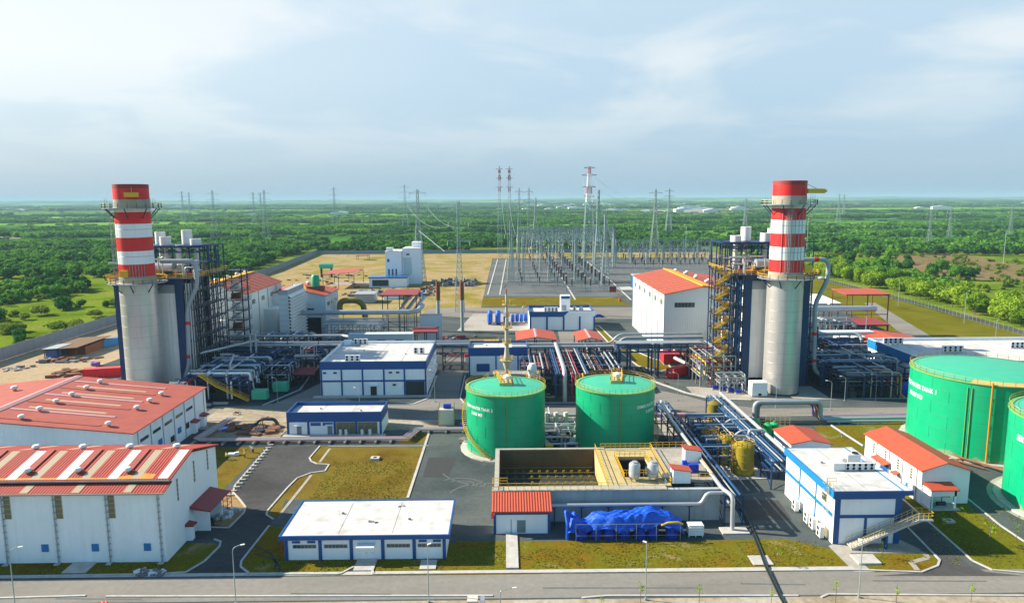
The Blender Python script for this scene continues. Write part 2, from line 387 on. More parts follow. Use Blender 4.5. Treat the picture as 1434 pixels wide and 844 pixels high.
ho = hn.new('ShaderNodeOutputMaterial'); hv = hn.new('ShaderNodeVolumePrincipled')
hv.inputs['Color'].default_value = (.40,.63,.75,1); hv.inputs['Density'].default_value = HAZE; hv.inputs['Anisotropy'].default_value = 0
hm.node_tree.links.new(hv.outputs[0], ho.inputs['Volume']); M['haze_air'] = hm
h_o = struct(hz.build('haze', 'haze_air'), 'stuff', 'pale blue haze lying over the whole plain', 'haze')
# ---------------------------------------------------------------- ground
def fields_mat():
    mt = bpy.data.materials.new('fields'); mt.use_nodes = True; nt = mt.node_tree; N, L = nt.nodes, nt.links
    b = N['Principled BSDF']; b.inputs['Roughness'].default_value = .95; b.inputs['Specular IOR Level'].default_value = 0
    geo = N.new('ShaderNodeNewGeometry'); mp = N.new('ShaderNodeMapping'); mp.inputs['Scale'].default_value = (.0013,.0046,0); mp.inputs['Rotation'].default_value = (0,0,.25)
    L.new(geo.outputs['Position'], mp.inputs['Vector'])
    vo = N.new('ShaderNodeTexVoronoi'); vo.inputs['Scale'].default_value = 1; vo.distance = 'CHEBYCHEV'; L.new(mp.outputs[0], vo.inputs['Vector'])
    sp = N.new('ShaderNodeSeparateColor'); L.new(vo.outputs['Color'], sp.inputs[0])
    cr = N.new('ShaderNodeValToRGB'); cr.color_ramp.interpolation = 'CONSTANT'; e = cr.color_ramp.elements
    pal = [(0,(.05,.14,.016)),(.2,(.085,.20,.02)),(.38,(.035,.10,.014)),(.52,(.13,.27,.03)),(.68,(.04,.115,.014)),(.8,(.18,.14,.06)),(.87,(.12,.22,.03)),(.95,(.07,.085,.03))]
    e[0].position = 0; e[0].color = (*pal[0][1],1); e[1].position = pal[1][0]; e[1].color = (*pal[1][1],1)
    for p, c in pal[2:]:
        q = e.new(p); q.color = (*c,1)
    L.new(sp.outputs[0], cr.inputs[0])
    n0 = N.new('ShaderNodeTexNoise'); n0.inputs['Scale'].default_value = .004; n0.inputs['Detail'].default_value = 8; L.new(geo.outputs['Position'], n0.inputs['Vector'])
    r0 = N.new('ShaderNodeMapRange'); r0.inputs[1].default_value = .35; r0.inputs[2].default_value = .65; r0.inputs[3].default_value = .6; r0.inputs[4].default_value = 1.4; L.new(n0.outputs['Fac'], r0.inputs[0])
    n1 = N.new('ShaderNodeTexNoise'); n1.inputs['Scale'].default_value = .12; n1.inputs['Detail'].default_value = 7; n1.inputs['Roughness'].default_value = .7; L.new(geo.outputs['Position'], n1.inputs['Vector'])
    r1 = N.new('ShaderNodeMapRange'); r1.inputs[1].default_value = .3; r1.inputs[2].default_value = .7; r1.inputs[3].default_value = .55; r1.inputs[4].default_value = 1.45; L.new(n1.outputs['Fac'], r1.inputs[0])
    mu = N.new('ShaderNodeMath'); mu.operation = 'MULTIPLY'; L.new(r0.outputs[0], mu.inputs[0]); L.new(r1.outputs[0], mu.inputs[1])
    mx = N.new('ShaderNodeMix'); mx.data_type = 'RGBA'; mx.blend_type = 'MULTIPLY'; mx.inputs[0].default_value = 1; L.new(cr.outputs[0], mx.inputs[6]); L.new(mu.outputs[0], mx.inputs[7])
    L.new(mx.outputs[2], b.inputs['Base Color']); M['fields'] = mt
fields_mat()
ground_mat('rough_grass', [(.09,.15,.012),(.15,.24,.014),(.22,.31,.025),(.30,.30,.06)], .03, fine=.8, fine_amt=.5)
ground_mat('lawn_brown', [(.155,.10,.016),(.215,.148,.024),(.25,.185,.034),(.17,.155,.02)], .10, fine=2.2, fine_amt=.35)
ground_mat('lawn_green', [(.17,.105,.010),(.25,.165,.016),(.21,.175,.015),(.20,.19,.016),(.40,.29,.13)], .12, fine=2.0, fine_amt=.4)
ground_mat('lawn_right', [(.14,.11,.012),(.18,.17,.014),(.20,.20,.016),(.26,.20,.05)], .06, fine=1.6, fine_amt=.35)
ground_mat('sand', [(.26,.20,.12),(.42,.33,.21),(.48,.38,.25),(.30,.29,.10)], .035, fine=.8, fine_amt=.3)
ground_mat('sand_lot', [(.50,.36,.20),(.62,.46,.28),(.54,.43,.29),(.40,.34,.26)], .06, fine=1.0, fine_amt=.25)
ground_mat('dry_grass', [(.27,.26,.035),(.40,.31,.08),(.52,.39,.22),(.33,.28,.05),(.58,.44,.29)], .022, fine=.6, fine_amt=.3)
ground_mat('asphalt', [(.075,.098,.10),(.12,.142,.142),(.16,.18,.175)], .06, fine=1.2, fine_amt=.18)
ground_mat('asphalt_side', [(.085,.086,.085),(.12,.118,.115),(.155,.15,.145)], .07, fine=1.2, fine_amt=.18)
ground_mat('road_grey', [(.25,.235,.21),(.32,.30,.265),(.37,.345,.305)], .05, fine=1.0, fine_amt=.12, stretch=(.5,2,1))
ground_mat('gravel_grey', [(.14,.155,.16),(.19,.205,.205),(.225,.235,.23)], .03, fine=1.5, fine_amt=.18)
ground_mat('apron_pale', [(.40,.36,.30),(.52,.48,.41),(.58,.55,.48)], .07, fine=.9, fine_amt=.18)
ground_mat('dirt_pale', [(.38,.30,.20),(.52,.44,.32),(.60,.54,.44)], .09, fine=1.0, fine_amt=.3)
ground_mat('dirt_orange', [(.36,.24,.11),(.45,.30,.14),(.50,.36,.19)], .12, fine=1.2, fine_amt=.3)
ground_mat('brown_field', [(.15,.17,.02),(.26,.20,.09),(.30,.22,.11),(.16,.20,.025)], .012, fine=.3, fine_amt=.4)
g = MB(); g.add([(-25000,-500,0),(25000,-500,0),(25000,30000,0),(-25000,30000,0)], [(0,1,2,3)])
struct(g.build('ground', 'fields'))
def ridge(y0, dep, hmin, hmax, seed, x0=-16000, x1=16000, n=240):
    rr_ = random.Random(seed); ph = [rr_.uniform(0,6.28) for _ in range(6)]; top = []
    for i in range(n+1):
        u = i/n; s_ = sum(math.sin(u*f_*6.28+ph[k])/(k+1) for k, f_ in enumerate((3,7,13,29,53,97)))/2.4
        top.append((x0+(x1-x0)*u, hmin+(hmax-hmin)*(.5+.5*max(-1,min(1,s_)))))
    v = [(x,y0,-.5) for x,h in top]+[(x,y0+dep*.5,h) for x,h in top]+[(x,y0+dep,-.5) for x,h in top]; k = n+1
    f = [(i,i+1,k+i+1,k+i) for i in range(n)]+[(k+i,k+i+1,2*k+i+1,2*k+i) for i in range(n)]
    return struct(MB().add(v, f).build('hills', 'fields'))
ridge(7600, 900, 10, 34, 5); ridge(11500, 1600, 22, 66, 9)
def sheet(name, pts, mat, z):
    return struct(MB().poly(pts, z).build(name, mat))
sheet('grass_field', [(-760,60),(-172,60),(-172,310),(-175,545),(-187,715),(210,715),(209,430),(203,180),(203,60),(620,60),(720,420),(560,760),(-420,830),(-700,420)], 'rough_grass', .004)
YARD = [(-172,60),(203,60),(203,271),(208,433),(208,640),(208,712),(-187,712),(-175,545),(-172,310)]
sheet('plant_yard', YARD, 'asphalt', .010)
sheet('back_field', [(-175.0,318),(-12,330),(-12,395),(-11,650),(208,640),(208,710),(-186.5,710),(-174.5,545)], 'dry_grass', .016)
sheet('sand_lot', [(-171.5,140),(-136,140),(-136,215),(-128,300),(-112,340),(-174,340)], 'sand_lot', .020)
sheet('switchyard_gravel', GP([(677,415),(691,362.5),(1010,362.5),(1030,400),(862,415)]), 'gravel_grey', .024)
sheet('grass_strip', GP([(674,429),(678,416),(861,416),(884,427)]), 'lawn_green', .028)
sheet('back_road', GP([(590,441),(600,431),(905,430),(905,446),(700,447)]), 'road_grey', .020)
sheet('pale_pad', GP([(640,463),(663,439),(742,439),(742,463)]), 'apron_pale', .024)
# right hand side
sheet('right_lawn', [(150,262),(203,262),(208,433),(208,640),(190,640),(176,440),(165,345)], 'lawn_right', .016)
sheet('right_lawn', [(118,180),(203,180),(203,262),(150,262),(146,250)], 'lawn_right', .016)
sheet('right_road', GP([(1210,424),(1226,424),(1316,478),(1275,478)]), 'road_grey', .022)
# cross road through the plant, front road
sheet('cross_road', [(-77,171.5),(150,171.5),(150,178),(66,178),(55,183),(50,190),(40,200),(32,212),(28,240),(30,300),(22,300),(20,240),(22,212),(27,200),(29,187),(24,182),(-10,184),(-13,190),(-13.5,240),(-21,240),(-20.5,190),(-25,184),(-38,184),(-48,195),(-53,225),(-60,225),(-58,200),(-64,184),(-77,184)], 'road_grey', .024)
sheet('dirt_strip', [(-75,165),(-50,163),(-29,163),(-14,163),(-14,171),(-29,171.2),(-50,178),(-75,184)], 'dirt_pale', .030)
sheet('main_road', [(-120,90.8),(120,90.8),(120,97),(-120,97)], 'road_grey', .020)
sheet('verge', [(-120,60),(120,60),(120,90.4),(-120,90.4)], 'dirt_pale', .018)
SIDE = GP([(216,806),(260.7,801),(286.7,785.6),(307.6,764.8),(309,758),(300,755),(263,755),(284,738),(320.6,738.7),(341.5,717.8),(344,710),(336,699.6),(326,689),(329.8,678.7),(376,626.4),(376,624.4),(448,624.4),(433.4,641.3),(436,646),(444,649.6),(460.8,650.4),(455,659.6),(436,662),(416,669.5),(402.7,682.8),(374.7,715),(373,720.5),(382.6,727),(377,736),(338,785.6),(337,793.4),(348.7,802.6),(352,806)])
sheet('side_road', SIDE, 'asphalt_side', .026)
sheet('lawn', GP([(376,806),(348.7,802.6),(337,793.4),(338,785.6),(377,736),(396,737),(398,760),(640,760),(640,757),(700,757),(796,757),(960,757),(1097,754),(1165,768),(1225,801),(1225,804)]), 'lawn_green', .016)
sheet('lawn', GP([(389,725),(374.7,718),(402.7,682.8),(416,669.5),(436,662),(455,659.6),(460.8,650.4),(444,649.6),(433.4,641.3),(448,624.4),(594,624.4),(571,697),(400,699)]), 'lawn_brown', .014)
sheet('lawn', GP([(560,621),(567,607),(600,606),(595,621)]), 'lawn_brown', .014)
sheet('scrub_field', GP([(1236,360),(1330,353),(1434,372),(1434,394),(1330,389),(1262,374)]), 'brown_field', .012)
sheet('tan_field', GP([(-40,337),(44,333),(70,322),(-40,322)]), 'sand', .012)
sheet('lawn', GP([(0,803),(216,803),(258,799),(284,784),(305,764),(300,760),(262,760),(240,780),(0,790)]), 'lawn_green', .014)
sheet('lawn', GP([(300,695),(318,680),(372,626),(302,626)]), 'lawn_brown', .014)
sheet('sand_patch', GP([(303,706),(334,678),(326,689),(336,699.6),(344,710),(341,718),(320,737),(300,734)]), 'dirt_orange', .018)
# right corner: asphalt lane, lawns
sheet('right_lane', GP([(1222,806),(1290,801),(1313,792),(1316,784),(1255,722),(1180,650),(1190,640),(1262,700),(1355,790),(1380,800),(1434,806)]), 'asphalt_side', .026)
sheet('lawn', GP([(1434,803),(1390,799),(1362,786),(1262,698),(1255,690),(1262,680),(1345,700),(1400,720),(1480,790)]), 'lawn_right', .016)
sheet('lane_asphalt', GP([(1352,706),(1350,660),(1402,690),(1412,722),(1500,775),(1480,790),(1400,738)]), 'asphalt', .020)
sheet('tank_apron', [(103.6+17*math.cos(2*PI*i/40), 116.4+17*math.sin(2*PI*i/40)) for i in range(40)], 'apron_pale', .024)
sheet('lawn', GP([(1190,596),(1140,596),(1165,640),(1215,640),(1250,600),(1272,598),(1270,590)]), 'lawn_green', .028)
sheet('apron', GP([(1160,764),(1180,756),(1262,756),(1290,769),(1284,774),(1190,774),(1222,800),(1196,800)]), 'apron_pale', .030)
sheet('lawn', GP([(1190,775),(1284,775),(1298,771),(1314,784),(1302,799),(1226,801)]), 'lawn_green', .0295)
sheet('driveway', GP([(500,791),(521,791),(524,803),(476,803)]), 'asphalt_side', .027)
sheet('apron', [(56,186),(107,186),(107,199),(52,200),(52,192)], 'apron_pale', .030)
sheet('apron', [(-112,186),(-77,186),(-77,199),(-112,199)], 'apron_pale', .030)
sheet('process_floor_shade', [(-90,186),(-62,186),(-58,196),(-54,212),(-53,222),(-8,222),(-8,234),(-90,240)], 'floor_shade_dark', .034)  # shade under boiler and frames painted as dark floor, next two sheets too
sheet('process_floor_shade', [(88,186.5),(113,186.5),(113,236),(88,236)], 'floor_shade_dark', .034)
sheet('process_floor_shade', [(5,192),(13.4,190),(33,195),(36,226),(5,228)], 'floor_shade_dark', .034)
sheet('asphalt_patch', GP([(600,640),(640,640),(628,668),(592,668)]), 'asphalt_patch', .0135)
sheet('asphalt_patch', GP([(1040,700),(1090,700),(1110,728),(1046,728)]), 'asphalt_patch', .0135)
def arc_marks(cx, cy, rr, a0, a1, w_, n=26):
    P = [(cx+rr*math.cos(a0+(a1-a0)*i/n), cy+rr*math.sin(a0+(a1-a0)*i/n)) for i in range(n+1)]; Q = [(cx+(rr-w_)*math.cos(a0+(a1-a0)*i/n), cy+(rr-w_)*math.sin(a0+(a1-a0)*i/n)) for i in range(n+1)]
    return P+Q[::-1]
for q_ in ((-9,128,5.5,.2,2.2,.3),(-9,128,4.2,.3,2.0,.25),(-4,124,7,1.2,2.8,.3),(-2,141,12,3.6,4.6,.35),(43.5,131,7,3.9,5.2,.3)): sheet('tyre_marks', arc_marks(*q_), 'asphalt_mark', .0136)
for q_ in ((-43,98,9,.1,1.5,.4),(-40,97,7,.0,1.4,.35)): sheet('tyre_marks', arc_marks(*q_), 'asphalt_patch', .029)
for x_, l_ in ((-30,14),(5,22),(33,9),(52,16),(-62,12)): sheet('tyre_marks', [(x_,93+.02*x_),(x_+l_,92.6+.02*x_),(x_+l_,92.9+.02*x_),(x_,93.35+.02*x_)], 'asphalt_mark', .024)
sheet('pipe_corridor', [(36.5,113),(40,113),(40,172),(36.5,172)], 'apron_pale', .013)
# kerbs
def path_ribbon(mb, pts, wd, z0, z1):
    P = [Vector((x,y,0)) for x,y in pts]
    for a, b in zip(P, P[1:]):
        mb.bar(a+Vector((0,0,(z0+z1)/2)), b+Vector((0,0,(z0+z1)/2)), wd, z1-z0)
def kerb(pts, wd=.32, h=.15): 
    mb = MB(); path_ribbon(mb, pts, wd, 0, h); return struct(mb.build('kerb', 'kerb'))
kerb([(-120,97.2), G(216,803.5)]); kerb([G(352,803.5), G(476,803.5), G(500,791), G(502,786)]); kerb([G(519,786), G(519.4,792), G(523,803.5), (51.5,97.2), G(1290,801), G(1313,792), G(1316,784), G(1255,722), G(1240,708)])
struct(MB().poly([(-74,97.4),(51,97.4),(51,98.3),(-74,98.3)], .034).build('pavement', 'kerb'))
kerb([(-120,90.6), G(120,834)]); kerb([G(148,835), G(690,834)]); kerb([G(815,837), G(850,834), G(1118,834)]); kerb([G(1150,836), G(1160,832), G(1434,834)])
kerb(GP([(216,804),(260.7,801),(286.7,785.6),(307.6,764.8),(309,758),(300,755)]))
kerb(GP([(284,738),(320.6,738.7),(341.5,717.8),(344,710),(336,699.6),(326,689),(329.8,678.7),(376,626.4)]))
kerb(GP([(448,624.4),(433.4,641.3),(436,646),(444,649.6),(460.8,650.4),(455,659.6),(436,662),(416,669.5),(402.7,682.8),(374.7,715),(373,720.5),(382.6,727)]))
kerb(GP([(377,736),(338,785.6),(337,793.4),(348.7,802.6)]))
kerb(GP([(601,605.5),(571,697)]), .5); kerb(GP([(460,625),(600,624.5)]), .25)
kerb(GP([(1434,802),(1390,798),(1362,785),(1262,697)])); kerb(GP([(1345,690),(1400,735),(1480,789)]))
kerb([(150,186),(92,186)]); kerb([(66,185.5),(56,187),(50.5,193),(43,208),(39,222)], .9, .2)
kerb([(-12,184.5),(-3,184.5)], .6); kerb([(9,184.5),(24,184.5)], .5); kerb([(-38,184.5),(-24.5,184.5),(-21.2,190),(-21.2,215)], .6); kerb([(-12.5,215),(-12.5,190),(-11,185)], .35)
kerb([(-77,171.2),(-60,171.2)]); kerb([(-14,171.2),(150,171.2)])
kerb([(-61,222),(-59,200),(-64.5,184.5)], .5)
pt_ = MB(); path_ribbon(pt_, GP([(1272,768),(1296,775),(1299,781),(1276,787),(1285,798)]), .8, .02, .06); struct(pt_.build('path', 'apron_pale'))
pt_ = MB()
for q_ in (((462,628),(447.7,647)),((436,665),(393,719))): path_ribbon(pt_, GP(q_), .55, .01, .06)
struct(pt_.build('path', 'apron_pale'))
def slab(label, x0, x1, y0, y1, h=.16):
    return tag(MB().box(x0,x1,y0,y1,0,h).build('concrete_slab', 'kerb'), label, 'slab')
a, b = G(724,750), G(742,803); slab('long white concrete ramp from pump house door to road', -.1, 1.75, 98.6, 109.4, .22)
slab('square concrete pad on the grass by the black hose', 36.6, 39.6, 98.8, 101.6)
slab('concrete landing on the grass right of the garage door', -12.9, -10.5, 98.6, 101.3)
slab('concrete landing in front of the foreground warehouse', -65.3, -61.8, 98.6, 101.6)
slab('pale pad with raised rim beside stair building walkway', 52.2, 55.6, 98.6, 101.4, .3)
# planted island with kerb near the turbine hall
isl = [(43,226),(48.5,218),(53,222),(53.5,232),(50,236),(42,262),(40,300),(37.5,300),(39,262)]
sheet('lawn', isl, 'lawn_green', .030); kerb(isl+[isl[0]], .5, .2)
# switchyard kerbs and white lane marks
for p in ([(683,413),(697,363)], [(700,413),(709,363)], [(772,366),(789,392),(806,420)], [(822,366),(852,390),(884,420)], [(700,394),(768,394)], [(700,413),(800,413)], [(850,383),(905,383)]):
    kerb(GP(p), .8, .2)
# ---------------------------------------------------------------- roof vents, air conditioners
def vent_proto():
    t = thing('roof_vent', 'white turbine vent', 'roof vent')
    MB().lathe(0,0,[(.32,0),(.32,.35)],12).build('neck', 'roof_rust', t)
    MB().lathe(0,0,[(.38,.30),(.58,.45),(.62,.68),(.45,.92),(.0,1.0)],14).build('vent_cap', 'vent_white', t, smooth=True)
    return t
VENT = vent_proto(); VUSED = [0]
def vent(x, y, z, label, group, s=1.0):
    if VUSED[0] == 0:
        VUSED[0] = 1; VENT.location = (x,y,z); VENT['label'] = label; VENT['group'] = group; VENT.scale = (s,s,s); return VENT
    return copy_tree(VENT, (x,y,z), label=label, group=group, sc=s)
def ac_proto():
    t = thing('air_conditioner', 'unit', 'air conditioner')
    b = MB().box(-.48,.48,-.22,.22,.12,1.32); b.build('casing', 'ac_white', t)
    for q in (-.46,.36): MB().box(q,q+.1,-.2,.2,0,.12).build('foot', 'steel_grey', t)
    f = MB()
    for zc in (.44,1.0):
        f.add([(.26*math.cos(2*PI*j/14)-.08, -.225, zc+.26*math.sin(2*PI*j/14)) for j in range(14)], [tuple(range(14))])
    f.build('fan_grille', 'dark', t)
    return t
AC = ac_proto(); AUSED = [0]
def ac(x, y, z, label, group, s=1.0, rz=0):
    if AUSED[0] == 0:
        AUSED[0] = 1; AC.location = (x,y,z); AC['label'] = label; AC['group'] = group; AC.scale = (s,s,s); AC.rotation_euler.z = rz; return AC
    return copy_tree(AC, (x,y,z), rz=rz, label=label, group=group, sc=s)
def ac_row(x0, y, z, n, pitch, where, group, s=1.0, rz=0, dy=0):
    for i in range(n): ac(x0+i*pitch, y+i*dy, z, f'air conditioner, {ORD[n][i]} of {n} {where}', group, s, rz)
def window(root, x0, x1, y, z0, z1, mat='glass', frame='white_paint', cols=1, rows=1, d=.05):
    """window in a wall facing -y: frame with glazing bars, recessed pane"""
    f = MB(); t = .07
    f.box(x0-t,x1+t,y-d,y+.02,z1,z1+t).box(x0-t,x1+t,y-d,y+.02,z0-t,z0).box(x0-t,x0,y-d,y+.02,z0,z1).box(x1,x1+t,y-d,y+.02,z0,z1)
    for i in range(1,cols):
        xx = x0+(x1-x0)*i/cols; f.box(xx-.03,xx+.03,y-d*.8,y+.02,z0,z1)
    for i in range(1,rows):
        zz = z0+(z1-z0)*i/rows; f.box(x0,x1,y-d*.75,y+.02,zz-.03,zz+.03)
    fo = f.build('window', frame, root)
    MB().add([(x0,y-.02,z0),(x1,y-.02,z0),(x1,y-.02,z1),(x0,y-.02,z1)], [(0,1,2,3)]).build('pane', mat, fo)
    return fo
def window_x(root, x, y0, y1, z0, z1, mat='glass', frame='white_paint', cols=1, rows=1, sgn=1, d=.05):
    f = MB(); t = .07; xa, xb = (x-.02, x+d) if sgn > 0 else (x-d, x+.02)
    f.box(xa,xb,y0-t,y1+t,z1,z1+t).box(xa,xb,y0-t,y1+t,z0-t,z0).box(xa,xb,y0-t,y0,z0,z1).box(xa,xb,y1,y1+t,z0,z1)
    for i in range(1,cols):
        yy = y0+(y1-y0)*i/cols; f.box(xa,x+sgn*d*.8 if sgn>0 else xb,yy-.03,yy+.03,z0,z1) if sgn>0 else f.box(x-d*.8,xb,yy-.03,yy+.03,z0,z1)
    for i in range(1,rows):
        zz = z0+(z1-z0)*i/rows
        f.box(xa,x+d*.75,y0,y1,zz-.03,zz+.03) if sgn>0 else f.box(x-d*.75,xb,y0,y1,zz-.03,zz+.03)
    fo = f.build('window', frame, root); xx = x+sgn*.02
    MB().add([(xx,y0,z0),(xx,y1,z0),(xx,y1,z1),(xx,y0,z1)], [(0,1,2,3)]).build('pane', mat, fo)
    return fo
def door(root, x0, x1, y, z0, z1, mat='door_grey'):
    d = MB().box(x0,x1,y-.06,y+.02,z0,z1).build('door', mat, root)
    MB().box(x1-.22,x1-.12,y-.12,y-.06,z0+.95,z0+1.1).build('handle', 'steel_grey', d); return d
def gable_y(root, x0, x1, y0, y1, ze, zr, wall, roofm, ov=.5, th=.25, name='roof'):
    """ridge runs along x (slopes face -y and +y)"""
    ym = (y0+y1)/2
    w_ = MB().prism_x([(y0,0),(y1,0),(y1,ze),(ym,zr),(y0,ze)], x0, x1).build('wall', wall, root)
    k = (zr-ze)/(ym-y0)
    r = MB().prism_x([(y0-ov,ze-ov*k+.02),(ym,zr+.02),(y1+ov,ze-ov*k+.02),(y1+ov,ze-ov*k+.02+th),(ym,zr+.02+th),(y0-ov,ze-ov*k+.02+th)], x0-ov, x1+ov).build(name, roofm, root)
    return w_, r
def gable_x(root, x0, x1, y0, y1, ze, zr, wall, roofm, ov=.5, th=.25, xm=None, name='roof'):
    xm = (x0+x1)/2 if xm is None else xm
    w_ = MB().prism_y([(x0,0),(x1,0),(x1,ze),(xm,zr),(x0,ze)], y0, y1).build('wall', wall, root)
    k1, k2 = (zr-ze)/(xm-x0), (zr-ze)/(x1-xm)
    r = MB().prism_y([(x0-ov,ze-ov*k1+.02),(xm,zr+.02),(x1+ov,ze-ov*k2+.02),(x1+ov,ze-ov*k2+.02+th),(xm,zr+.02+th),(x0-ov,ze-ov*k1+.02+th)], y0-ov, y1+ov).build(name, roofm, root)
    return w_, r
# ---------------------------------------------------------------- foreground warehouse
t = thing('warehouse', 'large white warehouse in the left foreground with striped red roof and tall slit windows', 'warehouse', (-71,102,0))
x0, x1, y0, y1 = -92.0, -51.3, 101.8, 121.6; ze, zr, ym = 11.0, 13.5, 112.0
MB().prism_x([(y0,0),(y1,0),(y1,ze),(ym,zr-.1),(y0,ze)], x0, x1).build('wall', 'white_clad', t)
k = (zr-ze)/(ym-y0)
rf = MB().prism_x([(y0-.5,ze-.05),(104.2,ze+.62),(104.2,ze+.82),(y0-.5,ze+.12)], x0, x1+.45)
rf.prism_x([(103.6,12.05),(ym,zr+.35),(y1+.5,ze+.05),(y1+.5,ze+.30),(ym,zr+.6),(103.6,12.3)], x0, x1+.45)
rfo = rf.build('roof', 'roof_red_x', t)
MB().box(x0,x1+.5,y0-.62,y0-.5,ze-.12,ze+.1).prism_x([(103.46,11.98),(103.58,11.98),(103.58,12.22),(103.46,12.22)], x0, x1+.4).build('gutter', 'concrete', t)
def rz_front(y): return 12.3 + (zr+.6-12.3)*(y-103.6)/(ym-103.6)
def rz_back(y): return zr+.6 + (ze+.30-zr-.6)*(y-ym)/(y1+.5-ym)
def strip(xc, wd, ya, yb, fz, mat, nm, dz=.012):
    return MB().add([(xc-wd/2,ya,fz(ya)+dz),(xc+wd/2,ya,fz(ya)+dz),(xc+wd/2,yb,fz(yb)+dz),(xc-wd/2,yb,fz(yb)+dz)], [(0,1,2,3)]).build(nm, mat, rfo)
xs = [-56.2-7.65*i for i in range(5)]
for i, xc in enumerate(xs):
    strip(xc+4.1, 1.5, 103.9, 111.7, rz_front, 'skylight_white', 'skylight'); strip(xc, 1.3, 103.9, 111.7, rz_front, 'skylight_tan', 'skylight')
    strip(xc+.35, 1.3, 112.4, 121.4, rz_back, 'skylight_tan', 'skylight')
    MB().prism_x([(106.2,rz_front(106.2)),(111.9,rz_front(111.9)),(111.9,rz_front(111.9)+.14),(106.2,rz_front(106.2)+.14)], xc-2.45, xc-1.5).build('ridge_duct', 'roof_red', rfo)
    strip(xc-.15, 1.2, 101.5, 103.5, lambda y: ze+.14+(y-101.3)*.24, 'skylight_tan', 'skylight')
    vent(xc-2.0, 105.6, rz_front(105.6)-.15, f'white turbine vent on front slope of foreground warehouse, {["rightmost","second from right","third from right","fourth from right","fifth from right"][i]}', 'vents on the front slope of the foreground warehouse')
    vent(xc+2.2, 113.2, rz_back(113.2)-.15, f'white turbine vent behind the ridge of foreground warehouse, {["rightmost","second from right","third from right","fourth from right","fifth from right"][i]}', 'vents behind the foreground warehouse ridge')
MB().add([(-92,103.8,rz_front(103.8)+.01),(-53.6,103.8,rz_front(103.8)+.01),(-53.6,105.0,rz_front(105.0)+.01),(-55.6,105.3,rz_front(105.3)+.01),(-60,104.15,rz_front(104.15)+.01),(-75,104.3,rz_front(104.3)+.01),(-92,104.1,rz_front(104.1)+.01)], [(0,1,2,3,4,5,6)]).build('rust_stain', 'roof_rust', rfo)
for xx in (-75.1,-67.45,-59.7,-51.95,-82.8):
    d = MB().tube([(xx,101.55,ze-.1),(xx,101.55,.1)], .11, 6)
    for zz in range(1,11): d.box(xx-.2,xx+.2,101.5,101.8,zz,zz+.1)
    d.build('downpipe', 'pipe_grey', t)
    MB().box(xx-.5,xx+.3,100.9,101.6,0,.12).build('splash_block', 'kerb', t)
for xc in (-58.95+.0, -67.0+.25, -74.4, -82.1):
    window(t, xc-.45, xc+.45, 101.8, 7.1, 10.9, 'glass_olive', 'skylight_tan', 1, 5)
for xc in (-54.1, -61.9, -69.4, -77.0):
    w2 = MB().box(xc-.5,xc+.5,101.66,101.82,1.85,3.0)
    w2.build('louvre', 'blue_light_lit', t)
for ya, yb, za in ((106.3,106.9,7.6),(112.4,113.0,8.2),(117.7,118.3,8.2)):
    window_x(t, x1, ya, yb, za, za+3.6, 'glass_olive', 'white_paint', 1, 5)
for q in (111.9,116.9): MB().box(x1,x1+2.4,q,q+.2,0,4.0).build('porch_wall', 'white_paint', t)
MB().prism_y([(x1+.02,5.0),(x1+3.3,4.2),(x1+3.3,4.0),(x1+.02,4.5)], 110.2, 118.4).build('canopy', 'roof_maroon', t)
MB().box(x1-.01,x1+.04,112.6,115.6,.1,3.7).build('gate', 'dark', t)
for yy in (109.0, 118.8):
    MB().box(x1,x1+.9,yy-.5,yy+.5,0,2.4).build('door_box', 'white_paint', t)
    MB().prism_y([(x1,2.9),(x1+1.3,2.6),(x1+1.3,2.45),(x1,2.45)], yy-.8, yy+.8).build('door_hood', 'roof_maroon', t)
rk = thing('red_rack', 'red steel rack at the back corner of the foreground warehouse', 'rack', (-49.5,119.8,0))
r_ = MB()
for xx in (-50.4,-48.9):
    for yy in (119.4,121.2): r_.bar((xx,yy,0),(xx,yy,3.2),.1)
for zz in (1.0,2.1,3.1): r_.bar((-50.4,119.4,zz),(-48.9,119.4,zz),.08).bar((-50.4,121.2,zz),(-48.9,121.2,zz),.08).bar((-48.9,119.4,zz),(-48.9,121.2,zz),.08)
r_.build('frame', 'crimson', rk)
